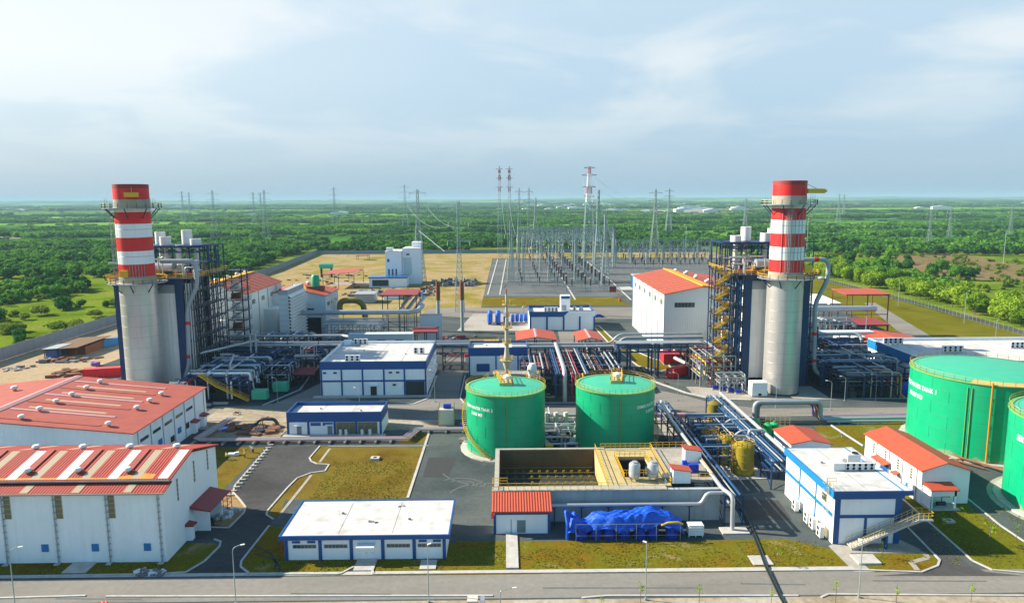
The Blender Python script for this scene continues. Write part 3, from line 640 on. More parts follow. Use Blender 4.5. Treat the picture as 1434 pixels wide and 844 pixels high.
# ---------------------------------------------------------------- second warehouse
t = thing('warehouse', 'wide low warehouse with broad plain red roof behind the foreground warehouse', 'warehouse', (-100,136,0))
gable_x(t, -134, -73.5, 136.2, 170.6, 8.6, 11.5, 'white_clad', 'roof_red', .35, .2, xm=-104)
def rz2(x): return 11.72+(x+104)*(8.6-11.5)/30.5
MB().prism_y([(-105,rz2(-104)+.02),(-104,rz2(-104)+.18),(-103,rz2(-103)+.03),(-103,rz2(-103)+.1),(-104,rz2(-104)+.3),(-105,rz2(-104)+.1)], 135.9, 170.9).build('ridge_cap', 'pipe_pink', t)
for i, yy in enumerate((138.6,144.2,149.8,155.4,161.0,166.6)):
    if 1 <= i <= 4:
        MB().add([(-100,yy+1.6,rz2(-100)+.012),(-84,yy+1.6,rz2(-84)+.012),(-84,yy+2.5,rz2(-84)+.012),(-100,yy+2.5,rz2(-100)+.012)], [(0,1,2,3)]).build('skylight', 'skylight_tan', t)
    MB().prism_y([(-102.5,rz2(-102.5)),(-81,rz2(-81)),(-81,rz2(-81)+.1),(-102.5,rz2(-102.5)+.1)], yy-.45, yy+.45).build('roof_duct', 'pipe_pink' if i%2 else 'roof_red', t)
    vent(-96.5, yy, rz2(-96.5), f'white turbine vent near the ridge of the broad red roof, {["first","second","third","fourth","fifth","sixth"][i]} from the front', 'vents near the ridge of the broad red roof', 1.05)
    if i in (0,2,3,4): vent(-79.5, yy+.2, rz2(-79.5), f'white turbine vent near the right eave of the broad red roof, {["nearest","","second nearest","third nearest","farthest"][i]}', 'vents near the right eave of the broad red roof', 1.05)
    if i in (1,4): vent(-113, yy, rz2(-95), f'white turbine vent on far left slope of the broad red roof, {"nearer" if i==1 else "farther"} one', 'vents on the far slope of the broad red roof', 1.25)
for i in range(7):
    yy = 138+i*5.2; MB().box(-73.5,-73.36,yy-.08,yy+.08,0,8.3).build('downpipe', 'pipe_grey', t)
    if i < 5: window_x(t, -73.5, yy+.9, yy+4.2, 5.9, 6.5, 'glass', 'steel_grey', 1)
for i, (yy, zz, mt_) in enumerate(((146,2.6,'blue_light_lit'),(155,2.2,'blue_light_lit'),(151.5,1.4,'dark'),(159,2.0,'dark'))):
    MB().box(-73.52,-73.38,yy,yy+1.6,zz,zz+1.3).build('louvre', mt_, t)
for yy in (162.5,167.5):
    MB().box(-73.5,-72.6,yy-.7,yy+.7,0,2.6).build('door_box', 'white_paint', t); MB().prism_y([(-73.5,3.2),(-71.9,2.8),(-71.9,2.65),(-73.5,2.7)], yy-1.1, yy+1.1).build('door_hood', 'roof_maroon', t)
MB().box(-133,-74.2,136.14,136.25,5.9,6.4).build('window_band', 'glass', t)
# ---------------------------------------------------------------- blue and white flat roofed buildings
def flat(label, cat, x0, x1, y0, y1, h, fz, roof='roof_white', par=.5, ov=.0, wall='white_paint', pil=(), band=None, fascia='blue_trim', side='blue_trim', pw=.45):
    """flat roofed building: wall, parapet fascia in blue, white roof deck inside the parapet, blue pilasters and string course"""
    t = thing('building', label, cat, ((x0+x1)/2,y0,0))
    MB().box(x0,x1,y0,y1,0,h-fz).build('wall', wall, t)
    f = MB(); a = .25
    X0, X1, Y0, Y1 = x0-ov, x1+ov, y0-ov, y1+ov
    zt, zb = h+par, h-fz
    f.box(X0,X1,Y0,Y0+a,zb,zt); fo = f.build('fascia', fascia, t)
    MB().box(X0,X0+a,Y0+a,Y1,zb,zt).box(X1-a,X1,Y0+a,Y1,zb,zt).box(X0+a,X1-a,Y1-a,Y1,zb,zt).build('parapet', side, t)
    MB().box(X0+a,X1-a,Y0+a,Y1-a,h-.35,h).build('roof', roof, t)
    nsx = max(2, int((x1-x0)/7))
    for i in range(1, nsx): MB().box(x0+(x1-x0)*i/nsx-.04, x0+(x1-x0)*i/nsx+.04, y0+.4, y1-.4, h, h+.012).build('roof_seam', 'debris_grey', t)
    for i in range(2): MB().cyl(x0+(x1-x0)*(.3+.45*i), y0+(y1-y0)*(.62-.2*i), h, h+.25, .22, 8).build('roof_drain', 'debris_grey', t)
    if pil or band:
        for xx in pil: MB().box(xx-pw/2,xx+pw/2,y0-.12,y0-.002,0,zb).build('pilaster', fascia, t)
        if band:
            for z_ in band:
                q = sorted(pil)
                edges = [x0]+[e_ for xx in q for e_ in (xx-pw/2, xx+pw/2)]+[x1]
                for i in range(0, len(edges), 2):
                    if edges[i+1]-edges[i] > .05: MB().box(edges[i],edges[i+1],y0-.10,y0-.002,z_-.25,z_+.25).build('string_course', fascia, t)
    return t
# garage in front
t = flat('low white garage building with blue pilasters and bright white flat roof at the front road', 'building', -33.6, -9.2, 101.9, 113.6, 4.0, .55, ov=.65, par=.12, pil=(-33.3,-28.2,-23.5,-18.75,-14.0,-9.45), pw=.5)
# pilaster spacing measured on the front wall
for xa in (-32.25,-27.55,-18.1,-13.4):
    window(t, xa, xa+3.4, 101.9, 1.95, 2.4, 'glass', 'steel_grey', 6)
for xa in (-32.4,-30.1,-13.3,-11.15):
    MB().box(xa,xa+1.2,101.8,101.95,2.72,3.06).build('louvre', 'blue_trim', t)
door(t, -22.0, -21.1, 101.9, .1, 2.4, 'white_paint'); door(t, -21.05, -20.15, 101.9, .1, 2.4, 'white_paint')
MB().box(-22.5,-19.8,100.3,101.9,2.55,2.7).build('door_canopy', 'white_paint', t)
MB().box(-33.6,-33.3,102,103,0,3.0).build('hose_cabinet', 'crimson', t)
slab('pale entrance step before the white double door of the garage', -22.6, -19.6, 98.4, 101.8)
tag(MB().cbox(-21.2,106.1,4.0,.9,.25,.12,.1).cbox(-20.4,105.8,4.0,.5,.25,.14,.6).cbox(-21.4,106.4,4.0,.6,.15,.1,-.3).build('debris_pile', 'debris_grey'), 'small debris lying on the middle of the garage roof', 'debris')
tag(MB().cbox(-17.6,111.6,4.0,.5,.2,.12,.6).cbox(-16.9,111.8,4.0,.4,.2,.12,-.3).build('debris_pile', 'debris_grey'), 'small debris at the back of the garage roof', 'debris')
ladder = thing('red_ladder', 'red hose reels and ladder leaning at the left wall of the garage', 'ladder', (-34.2,102.5,0))
l = MB()
for s in (-.25,.25): l.bar((-34.6,102.2+s,0),(-33.75,102.2+s,3.3),.08)
for i in range(9): l.bar((-34.6+.095*i,101.95,.35*i+.2),(-34.6+.095*i,102.45,.35*i+.2),.06)
l.build('rails', 'crimson', ladder)
# two storey electrical building
t = flat('two storey white building with blue grid front and white roof left of the tanks', 'building', -51.3, -21.9, 193.3, 222.0, 9.0, 1.6, par=.7, pil=(-51.0,-45.4,-39.6,-33.7,-28.0,-22.15), band=(4.2,), side='white_paint')
MB().box(-22.15,-21.8,193.0,222.0,7.4,9.72).build('side_fascia', 'blue_trim', t)
for a, z in ((-50.5,6.3),(-47.6,6.3),(-32.3,6.3),(-30.3,6.3),(-31.3,2.8)):
    MB().box(a,a+.9,193.1,193.32,z,z+.5).build('window', 'blue_trim' if z>6 and a<-45 else 'glass', t)
door(t, -37.5, -35.8, 193.28, .1, 2.6, 'dark_interior'); MB().box(-38.0,-35.3,192.1,193.3,3.0,3.15).build('door_canopy', 'white_paint', t)
MB().box(-27.7,-22.5,193.15,193.29,.1,3.9).build('gate', 'dark_interior', t)
for i in range(6): MB().box(-21.9,-21.2,196+i*4.2,197.4+i*4.2,2.4 if i%2 else 6.0,3.0 if i%2 else 6.9).build('wall_hood', 'white_paint', t)
ac_row(-44.3, 196.6, 9.0, 3, 1.45, 'near the front edge of the two storey building roof', 'air conditioners on the two storey roof', 1.35)
ac_row(-46.7, 220.3, 9.0, 3, 1.45, 'at the back left corner of the two storey building roof', 'air conditioners on the two storey roof', 1.35)
ac_row(-26.2, 206.0, 9.0, 2, 1.7, 'at the right side of the two storey building roof', 'air conditioners on the two storey roof', 1.45)
MB().box(-50.6,-48.4,220,221.6,9,10.3).build('stair_head', 'white_paint', t)
slab('concrete plinth path in front of the two storey building', -53, -20.6, 191.0, 193.0, .2)
# low blue building
t = flat('low building with deep blue parapet and glazed bays beside the small plant', 'building', -50.7, -28.7, 160.0, 168.8, 4.6, 1.5, par=.85, pil=(-50.4,-45.7,-39.6,-34.6,-29.0), pw=.5, side='blue_trim')
for xa in (-45.2,-42.4): window(t, xa, xa+2.4, 160.0, 2.2, 3.0, 'glass_blue', 'white_paint')
for xa in (-48.4,-41.3): door(t, xa, xa+1.1, 160.0, .15, 2.3); MB().box(xa-.4,xa+1.5,159.1,160,2.45,2.56).build('door_hood', 'white_paint', t)
for xa in (-39.2,-34.2):
    window(t, xa, xa+4.4, 160.0, .3, 3.0, 'glass_olive', 'steel_grey', 3)
slab('pale plinth before the low blue parapet building', -51.4, -27.8, 158.4, 159.9, .22)
for xa, la in ((-38.2,'leftmost'),(-36.9,'second'),(-33.2,'third'),(-31.4,'rightmost')):
    o = thing('pump_unit', f'grey pump cabinet standing before the glazed bays of the low blue building, {la}', 'pump', (xa,159.4,.22), 'pump cabinets before the low blue building')
    MB().box(xa-.3,xa+.3,159.1,159.6,.22,1.5).build('cabinet', 'ac_white', o); MB().cyl(xa+.4,159.3,.22,1.1,.16,10).build('motor', 'steel_grey', o)
# control building left of central rack
t = flat('white building with blue front panel and long deep blue parapet behind the left green tank', 'building', -11.4, 6.9, 215.6, 226.5, 7.9, 1.9, par=.75, pil=(-11.1,-2.9,3.9), pw=.4)
MB().box(-8.9,-4.9,215.4,215.62,1.2,3.6).build('louvre', 'blue_trim', t)
t2 = flat('small blue roofed annex right of the white building behind the left green tank', 'building', 4.4, 9.4, 213.2, 217.6 if False else 215.4, 4.6, 1.2, par=.3, pil=(4.6,9.2), pw=.3)
# centre building
t = flat('white building with blue corner fascia and rooftop stair tower at the centre', 'building', 10.1, 37.1, 290.8, 309.5, 6.6, .9, par=1.1, fascia='white_paint', side='blue_trim', wall='white_paint')
for xx in (10.4,17.3,24.2,30.9,36.9): MB().box(xx-.35,xx+.35,290.65,290.79,0,5.7).build('pilaster', 'blue_trim', t)
MB().prism_y([(10.0,5.6),(24.0,5.6),(26.3,7.8),(10.0,7.8)], 290.55, 290.74).build('fascia_panel', 'blue_trim', t)
MB().box(23.6,27.6,299,303,6.6,13.2).build('stair_tower', 'white_paint', t); MB().box(23.8,27.4,298.9,299.0,11.9,13.0).build('window', 'glass_blue', t); MB().box(24.2,26.0,298.9,299.0,6.9,9.2).build('door', 'steel_grey', t)
ac_row(17.2, 297.5, 6.6, 4, 1.5, 'left of the centre roof stair tower', 'air conditioners on the centre building', 1.5)
ac(29.6, 300, 6.6, 'air conditioner right of the stair tower on the centre building roof', 'air conditioners on the centre building', 1.4)
tag(MB().lathe(32.5,301,[(.9,6.6),(.9,7.6),(.6,8.3),(0,8.5)],16).build('water_tank', 'pipe_alu', smooth=True), 'small round steel water tank on the centre building roof', 'water tank')
# white building with outside stair, right foreground
t = flat('white two storey building with blue frame and outside stair in the right foreground', 'building', 51.2, 61.6, 105.2, 124.4, 8.7, 1.2, par=.06, ov=.35, pil=(51.65,61.2), band=(4.55,), pw=.9, side='blue_light_lit')
MB().box(56.0,56.4,105.08,105.2,0,4.3).build('pilaster', 'blue_trim', t)
MB().box(61.96,63.3,104.84,124.76,8.0,8.74).build('eave', 'blue_trim', t); MB().box(61.97,63.1,105.0,124.6,8.74,8.78).build('eave_roof', 'roof_white', t)
sd_ = MB().box(51.08,51.2,105.6,124.4,4.25,4.85)
for yy in (111.7,118.1): sd_.box(51.06,51.2,yy-.15,yy+.15,0,4.25).box(51.06,51.2,yy-.15,yy+.15,4.85,7.4)
sd_.build('side_band', 'blue_light_lit', t)  # left wall trim in the brighter blue: sunlight put into the colour
window_x(t, 51.2, 107.9, 109.5, 5.7, 6.9, 'glass', 'steel_grey', 3, sgn=-1)
lc = MB()
for yy in (106.1,106.7): lc.bar((50.6,yy,.6),(50.6,yy,9.8),.06)
for i in range(24): lc.bar((50.6,106.1,.8+i*.38),(50.6,106.7,.8+i*.38),.04)
for i in range(8): lc.bar((50.6,106.0,2.6+i),(49.9,106.0,2.6+i),.05).bar((49.9,106.0,2.6+i),(49.9,106.8,2.6+i),.05).bar((49.9,106.8,2.6+i),(50.6,106.8,2.6+i),.05)
lc.rail([(50.95,105.4,8.75),(50.95,107.6,8.75),(52.4,107.6,8.75)], 1.1, .05, 1)
lc.build('ladder', 'yellow_pale', t)
for i, yy in enumerate((107.4,110.2,112.3,117.2)):
    ac(50.2, yy, .12, f'air conditioner on a stand at the lit left wall of the stair building, {["nearest","second nearest","third nearest","farthest"][i]}', 'air conditioners along the left wall of the stair building', 1.5, -PI/2)
# outside stair
st = thing('outside_stair', 'pale concrete outside stair with yellow railings on the stair building front', 'stair', (54,103.6,0))
s_ = MB(); n = 26; xa, xb, za, zb = 53.2, 63.3, .25, 4.9
for i in range(n):
    u = i/n; xs_ = xa+(xb-xa)*u; z_ = za+(zb-za)*(i+1)/n; s_.box(xs_, xs_+(xb-xa)/n+.02, 103.2, 104.7, z_-.14, z_)
s_.prism_y([(xa,.0),(xa+.5,.0),(xb,zb-.35),(xb,zb-.05),(xa,.25)], 103.05, 103.2).prism_y([(xa,.0),(xa+.5,.0),(xb,zb-.35),(xb,zb-.05),(xa,.25)], 104.7, 104.85)
s_.build('flight', 'kerb', st)
MB().box(63.3,65.6,103.0,105.0,4.6,4.85).build('landing', 'kerb', st); MB().box(58.6,58.9,103.3,104.6,0,2.4).build('support', 'blue_trim', st); MB().prism_y([(62.05,3.3),(63.3,4.6),(65.4,4.6)], 103.8, 104.1).build('bracket', 'kerb', st)
rl = MB()
for yy in (103.12,104.78):
    for i in range(13):
        u = i/12; c = (xa+(xb-xa)*u, yy, za+(zb-za)*u); rl.bar(c, (c[0],c[1],c[2]+1.0), .05)
    for hh in (.55,1.0): rl.bar((xa,yy,za+hh),(xb,yy,zb+hh),.05)
rl.build('handrail', 'yellow_pale', st)
MB().rail([(63.3,103.05,4.85),(65.55,103.05,4.85),(65.55,104.95,4.85),(63.3,104.95,4.85)], 1.1, .06, .7).build('landing_rail', 'yellow', st)
# roof plant on it
for k_, (xx, yy, lx, ly, h_, la) in enumerate(((55.6,114.2,1.9,1.6,1.2,'white box unit at the left end of the row on the stair building roof'),(59.6,117.2,2.2,1.3,1.5,'larger white condenser unit behind the row on the stair building roof'))):
    o = thing('roof_unit', la, 'cooling unit', (xx,yy,8.7)); MB().box(xx-lx/2,xx+lx/2,yy-ly/2,yy+ly/2,8.8,8.8+h_).build('casing', 'ac_white', o); MB().box(xx-lx/2+.1,xx+lx/2-.1,yy-.3,yy+.3,8.7,8.8).build('skid', 'steel_grey', o)
    if k_: MB().tube([(xx-1.5,yy-.4,9.2),(xx-1.5,yy+1.4,9.2)], .5, 14).build('duct', 'vent_white', o, smooth=True); MB().lathe(xx+.4,yy,[(.5,8.8+h_+.02),(.5,8.8+h_+.2)],14).disc(xx+.4,yy,8.8+h_+.1,.5).build('fan', 'dark', o)
ac_row(57.1, 113.6, 8.7, 5, 1.0, 'in the row on the stair building roof', 'air conditioners in a row on the stair building roof', 1.0)
# ---------------------------------------------------------------- red roofed sheds
t = thing('workshop', 'long white workshop with red gable roof and porch beside the big green tank', 'workshop', (77.5,119.6,0))
gable_x(t, 73.4, 81.9, 119.6, 139.5, 6.1, 7.5, 'white_paint', 'roof_orange_y', .35, .15)
for i in range(4):
    window_x(t, 73.4, 122.4+i*4.4, 123.2+i*4.4, 3.4, 5.4, 'glass_olive', 'white_paint', 1, 4, -1); MB().box(73.22,73.4,121+i*4.6-.07,121+i*4.6+.07,0,6).build('downpipe', 'pipe_grey', t)
MB().box(73.3,73.42,130.6,133.2,.1,2.9).build('door', 'glass_blue', t)
MB().prism_y([(71.9,3.3),(73.4,3.7),(73.4,3.55),(71.9,3.15)], 129.6, 134.5).build('canopy', 'roof_orange_y', t)
MB().prism_y([(72.2,2.8),(73.4,3.1),(73.4,2.95),(72.2,2.65)], 126.2, 127.8).build('canopy', 'roof_orange_y', t)
MB().box(73.36,73.42,123.6,124.4,1.4,2.2).build('notice_board', 'blue_light_lit', t)
MB().prism_x([(116.9,3.6),(119.6,4.1),(119.6,3.95),(116.9,3.45)], 73.6, 78.6).build('porch_roof', 'roof_orange', t)
MB().box(73.8,78.4,117.2,117.3,2.4,3.5).box(73.7,73.8,117.3,119.6,0,3.5).box(74.0,74.2,117.2,117.4,0,2.4).box(77.9,78.3,117.2,117.5,0,3.4).build('porch_frame', 'white_paint', t)
slab('concrete porch slab in front of the workshop gable', 73.3, 78.8, 116.6, 119.5, .2)
o = thing('pump_set', 'dark pump set under the porch of the workshop', 'pump', (76,118,.2)); MB().tube([(75.4,118,.8),(76.9,118,.8)], .35, 10).build('motor', 'steel_dark', o); MB().box(75.2,77.2,117.7,118.3,.2,.45).build('skid', 'steel_grey', o); MB().tube([(76.2,118,.8),(76.2,118,2.0),(77.6,118,2.0)], .1, 6).build('pipe', 'rust', o)
t = thing('shed', 'small white shed with plain red gable roof behind the stair building', 'shed', (61.5,138,0))
gable_x(t, 57.6, 65.6, 138.0, 147.2, 4.6, 5.4, 'white_paint', 'roof_orange_y', .3, .15)
t = thing('pump_house', 'small white pump house with bright red pent roof before the concrete basin', 'pump house', (2.4,109.8,0))
MB().prism_x([(109.8,0),(113.4,0),(113.4,5.2),(109.8,4.0)], -1.9, 6.9).build('wall', 'white_paint', t)
MB().prism_x([(109.2,3.85),(113.6,5.35),(113.6,5.55),(109.2,4.05)], -2.4, 7.4).build('roof', 'roof_orange', t)
MB().box(-1.9,6.9,109.66,109.79,3.3,3.8).build('fascia', 'blue_trim', t)
MB().box(-2.1,-1.7,109.64,109.79,0,3.3).build('pilaster', 'blue_trim', t); MB().box(6.7,7.1,109.64,109.79,0,3.3).build('pilaster', 'blue_trim', t)
door(t, 1.7, 3.1, 109.79, .2, 2.3)
MB().tube([(.75,109.7,0),(.75,109.7,2.5)], .06, 6).build('conduit', 'steel_grey', t)
MB().box(-2.5,-1.9,111,111.8,2.0,3.0).build('hose_cabinet', 'crimson', t)
# small sheds on the basin deck are built with the basin
# far right building
t = flat('large white flat roofed building with blue side band behind the big green tank', 'building', 115.5, 175, 189.0, 222.0, 8.6, 1.0, par=.9, fascia='white_paint', side='white_paint')
MB().box(115.3,115.49,188.9,222,6.6,9.3).build('side_fascia', 'blue_light_lit', t)  # sunlit side painted in a lighter blue than the front fascia
MB().box(115.2,175,188.76,188.9,7.0,9.4).build('front_fascia', 'blue_trim', t)
ac_row(118.2, 216.5, 8.6, 4, 1.5, 'at the back of the large white roof', 'air conditioners on the large white roof', 1.5)
ac_row(129.0, 204.0, 8.6, 4, 1.5, 'in the middle of the large white roof', 'air conditioners on the large white roof', 1.5)
ac_row(152.5, 209.0, 8.6, 6, 1.4, 'at the right of the large white roof', 'air conditioners on the large white roof', 1.5)
t = thing('shelter', 'red roof of a low shelter behind the large white flat roofed building', 'shelter', (128,236,0))
MB().prism_y([(118,7.0),(128,8.3),(138,7.0),(138,6.8),(128,8.1),(118,6.8)], 226, 244).build('roof', 'roof_orange_y', t)
pm = MB()
for xx in (119,137):
    for yy in (227,235,243): pm.bar((xx,yy,0),(xx,yy,6.9),.3)
pm.build('posts', 'steel_grey', t)
# ---------------------------------------------------------------- turbine halls
def hall(label, x0, x1, y0, y1, ze, zr, xm, lit_side):
    t = thing('turbine_hall', label, 'turbine hall', ((x0+x1)/2,y0,0))
    gable_x(t, x0, x1, y0, y1, ze, zr, 'hall_clad', 'roof_orange_y', .4, .25, xm=xm); return t
t = hall('tall white turbine hall with red roof and yellow ridge strip right of the switchyard', 54.4, 86.0, 240, 300, 21.4, 23.9, 67.0, -1)
def rzh(x): return 24.17+(x-67)*(2.5/12.6 if x < 67 else -2.5/19)
MB().prism_y([(67.0,24.2),(71,23.7),(71,24.0),(67.0,24.6)], 239.6, 300.3).build('ridge_strip', 'monitor_yellow', t)
for i in range(11):
    yy = 243+i*5.3; MB().prism_y([(54.2,rzh(54.2)),(66.8,rzh(66.8)),(66.8,rzh(66.8)+.13),(54.2,rzh(54.2)+.13)], yy-.12, yy+.12).build('roof_rib', 'skylight_tan', t)
for i in range(7):
    yy = 240+i*10; MB().box(54.2,54.4,yy-.12 if i else yy+.02,yy+.12,0,21.2).build('wall_rib', 'steel_grey', t)
    if i < 6: window_x(t, 54.4, yy+3.2, yy+7, 17.2, 19.2, 'glass_olive', 'white_paint', 3, 1, -1)
window(t, 57.8, 64.6, 240, 17.0, 18.6, 'glass', 'steel_grey', 6); window(t, 73.0, 84.0, 240, 17.0, 18.6, 'glass', 'steel_grey', 8)
MB().box(72.2,72.45,239.85,239.998,0,22).build('wall_rib', 'steel_grey', t)
MB().box(57.8,65.0,239.8,240.02,0,5.4).build('gate', 'dark', t)
MB().box(57.2,57.8,239.5,240,0,5.9).box(65.0,65.6,239.5,240,0,5.9).box(57.2,65.6,239.5,240,5.9,6.4).build('gate_frame', 'hall_clad', t)
for k_ in range(2):
    i0 = 0
for k_, (xx, yy) in enumerate(((70.6,293),(71.5,281),(74.5,290),(74.3,275),(72.2,268),(75.5,262),(72.4,254),(76.2,250),(74.0,244.5))):
    vent(xx, yy, rzh(xx)+.05, f'white turbine vent beside the yellow ridge of the right turbine hall, {["farthest","second farthest","third farthest","fourth farthest","fifth from the front","fourth from the front","third from the front","second from the front","nearest"][k_]}', 'vents on the right turbine hall', 1.25)
t = hall('tall white turbine hall with red roof behind the left boiler', -120, -89.2, 245, 284, 21.8, 25.4, -99.5, 1)
MB().prism_y([(-104,25.2),(-99.5,25.7),(-99.5,26.0),(-104,25.5)], 244.6, 284.3).build('ridge_strip', 'monitor_yellow', t)
for i in range(8):
    yy = 247+i*5.0; MB().prism_y([(-99.2,25.7),(-89.0,22.05),(-89.0,22.2),(-99.2,25.85)], yy-.12, yy+.12).build('roof_rib', 'skylight_tan', t)
for i in range(4):
    yy = 247+i*10; window_x(t, -89.2, yy+3, yy+6.5, 17.5, 19.2, 'glass_olive', 'white_paint', 3, 1, 1); MB().box(-89.2,-89.0,yy-.12,yy+.12,0,21.4).build('wall_rib', 'steel_grey', t)
MB().box(-89.2,-84.5,262,283,0,14).build('lean_to', 'hall_clad', t)
for k_, yy in enumerate((252,262,272,281)): vent(-102, yy, 25.45, f'white turbine vent on the ridge of the left turbine hall, {["nearest","second nearest","third nearest","farthest"][k_]}', 'vents on the left turbine hall', 1.3)
t = thing('turbine_hall', 'white hall with part yellow roof and green roof tank right of the intake house', 'turbine hall', (-78,272,0))
gable_x(t, -96, -69.0, 272.5, 293.5, 17.4, 19.8, 'hall_clad', 'roof_orange_y', .4, .25, xm=-80)
def rzk(x): return 20.0 + (x+80)*(2.4/16 if x < -80 else -2.4/11)
MB().add([(-88,272.4,rzk(-88)+.06),(-79.9,272.4,rzk(-80)+.06),(-74,272.4,rzk(-74)+.06),(-76,284,rzk(-76)+.06),(-80,293.5,rzk(-80)+.06),(-88,293.5,rzk(-88)+.06)], [(0,1,4,5),(1,2,3,4)]).build('roof_patch', 'monitor_yellow', t)
window(t, -79.9, -73.6, 272.5, 11.0, 12.6, 'glass', 'steel_grey', 6)
for yy in (275,281,287): window_x(t, -69.0, yy, yy+4, 13.0, 14.6, 'glass_olive', 'white_paint', 3, 1, 1)
MB().box(-82.5,-71.0,272.2,272.52,0,9.0).build('gate', 'dark', t)
for k_, (xx, yy) in enumerate(((-82.5,280),(-79.5,288))): vent(xx, yy, rzk(xx)+.1, f'white turbine vent on the yellow roof patch, {["nearer","farther"][k_]} one', 'vents on the yellow roof patch', 1.4)
o = thing('roof_tank', 'upright green water tank on the red roof right of the intake house', 'tank', (-74.8,281,18.9)); MB().lathe(-74.8,281,[(1.6,20.2),(1.6,24),(1.1,24.6),(0,24.8)],18).build('shell', 'tank_green', o, smooth=True); MB().box(-78,-71.5,279.4,282.6,18.3,20.2).build('stand', 'rust', o)
# air intake filter house
t = thing('intake_house', 'tall air intake house with ribbed louvre face beside the left turbine hall', 'air intake', (-74,250,0))
x0, x1, y0, y1 = -79.8, -76.4, 250.0, 270.0
MB().box(x0,x1,y0,y1,2,20.8).build('casing', 'hall_clad', t)
MB().prism_y([(x0,20.8),(x1,20.8),(x1,22.6),(x0+1.2,22.6),(x0,22.0)], y0, y1).build('roof', 'pipe_grey', t)
MB().box(x1,x1+.05,y0+.3,y1-.3,3,20.6).build('louvre_back', 'dark_interior', t)
for i in range(15):
    z_ = 3.0+i*1.2; MB().prism_y([(x1,z_+.7),(x1+1.0,z_),(x1+1.0,z_+.12),(x1,z_+.85)], y0-.1, y1+.1).build('louvre', 'vent_white', t)
for i in range(9): MB().box(x0+.4,x1-.4,y0-.08,y0-.001,4+i*1.9,4.08+i*1.9).build('panel_joint', 'steel_grey', t)
MB().box(x0,x0+.5,y0,y0+.5,0,2).box(x1-.5,x1,y0,y0+.5,0,2).box(x0,x0+.5,y1-.5,y1,0,2).box(x1-.5,x1,y1-.5,y1,0,2).build('legs', 'steel_grey', t)
# ---------------------------------------------------------------- lettering helper: text wrapped on a cylinder
def wrap_text(root, lines, cx, cy, R, ac_, zs, size, name='lettering', width=None):
    """lines of text centred on the angle ac_ (from -y towards +x) of a tank of radius R"""
    mb = MB()
    for tx, z, sz, wd in zip(lines, zs, size, width):
        cu = bpy.data.curves.new('text', 'FONT'); cu.body = tx; cu.size = sz; cu.align_x = 'CENTER'; cu.resolution_u = 2; cu.offset = .018*sz
        ob = bpy.data.objects.new('text', cu); COL.objects.link(ob)
        me = ob.to_mesh(); bm = bmesh.new(); bm.from_mesh(me); bmesh.ops.triangulate(bm, faces=bm.faces)
        xs = [v.co.x for v in bm.verts]; k = wd/(max(xs)-min(xs))
        vs = []
        for v in bm.verts:
            a = ac_ + v.co.x*k/R; vs.append((cx+(R+.03)*math.sin(a), cy-(R+.03)*math.cos(a), z+v.co.y))
        mb.add(vs, [tuple(v.index for v in f.verts) for f in bm.faces]); bm.free()
        ob.to_mesh_clear(); bpy.data.objects.remove(ob); bpy.data.curves.remove(cu)
    return mb.build(name, 'lettering', root)
def arc(cx, cy, R, a0, a1, n, z): return [(cx+R*math.sin(a0+(a1-a0)*i/n), cy-R*math.cos(a0+(a1-a0)*i/n), z) for i in range(n+1)]
def tank(label, cx, cy, R, H, rise, lines, atext, zs, size, width, seams=()):
    t = thing('storage_tank', label, 'tank', (cx,cy,0))
    MB().lathe(cx,cy,[(R,.3),(R,H)],96).build('shell', 'tank_green', t, smooth=True)
    MB().lathe(cx,cy,[(R,H+.02)]+[(R*(1-i/8), H+.02+rise*(1-(1-i/8)**2)) for i in range(1,8)]+[(.01,H+rise)],72).build('roof', 'tank_roof', t, smooth=True)
    MB().lathe(cx,cy,[(R+.02,H-.12),(R+.22,H-.12),(R+.22,H+.10),(R-.55,H+.16)],96).build('rim', 'rim_green', t)
    MB().lathe(cx,cy,[(R+1.4,0),(R+1.4,.32),(R+.0,.34)],24).build('foundation', 'kerb', t)
    MB().rail(arc(cx,cy,R+.1,0,2*PI,44,H+.1), 1.0, .04, 1.6).build('railing', 'yellow', t)
    if lines: wrap_text(t, lines, cx, cy, R, atext, zs, size, width=width)
    s = MB()
    for a in seams: s.tube([(cx+(R+.12)*math.sin(a),cy-(R+.12)*math.cos(a),.4),(cx+(R+.12)*math.sin(a),cy-(R+.12)*math.cos(a),H-1)], .09, 6)
    if seams: s.build('drain_pipe', 'rim_green', t)
    sh = MB()
    for k in range(1,6): sh.lathe(cx,cy,[(R+.004,H*k/6),(R+.014,H*k/6+.03),(R+.004,H*k/6+.06)],96)
    for k in range(6):
        for j in range(12):
            a = (j+.5*(k%2))*PI/6; sh.bar((cx+(R+.006)*math.sin(a),cy-(R+.006)*math.cos(a),H*k/6+.1),(cx+(R+.006)*math.sin(a),cy-(R+.006)*math.cos(a),H*(k+1)/6),.05)
    sh.build('weld_seams', 'tank_seam', t)
    rd_ = random.Random(int(cx)); db = []
    for j in range(97):
        a = 2*PI*j/96; db.append((cx+(R+.01)*math.cos(a), cy+(R+.01)*math.sin(a), .3))
    up = [(p[0], p[1], .5+rd_.random()**2*1.0) for p in db]; up[-1] = up[0]
    MB().add(db+up, [(j,j+1,98+j,97+j) for j in range(96)]).build('base_dirt', 'tank_dirt', t)
    return t
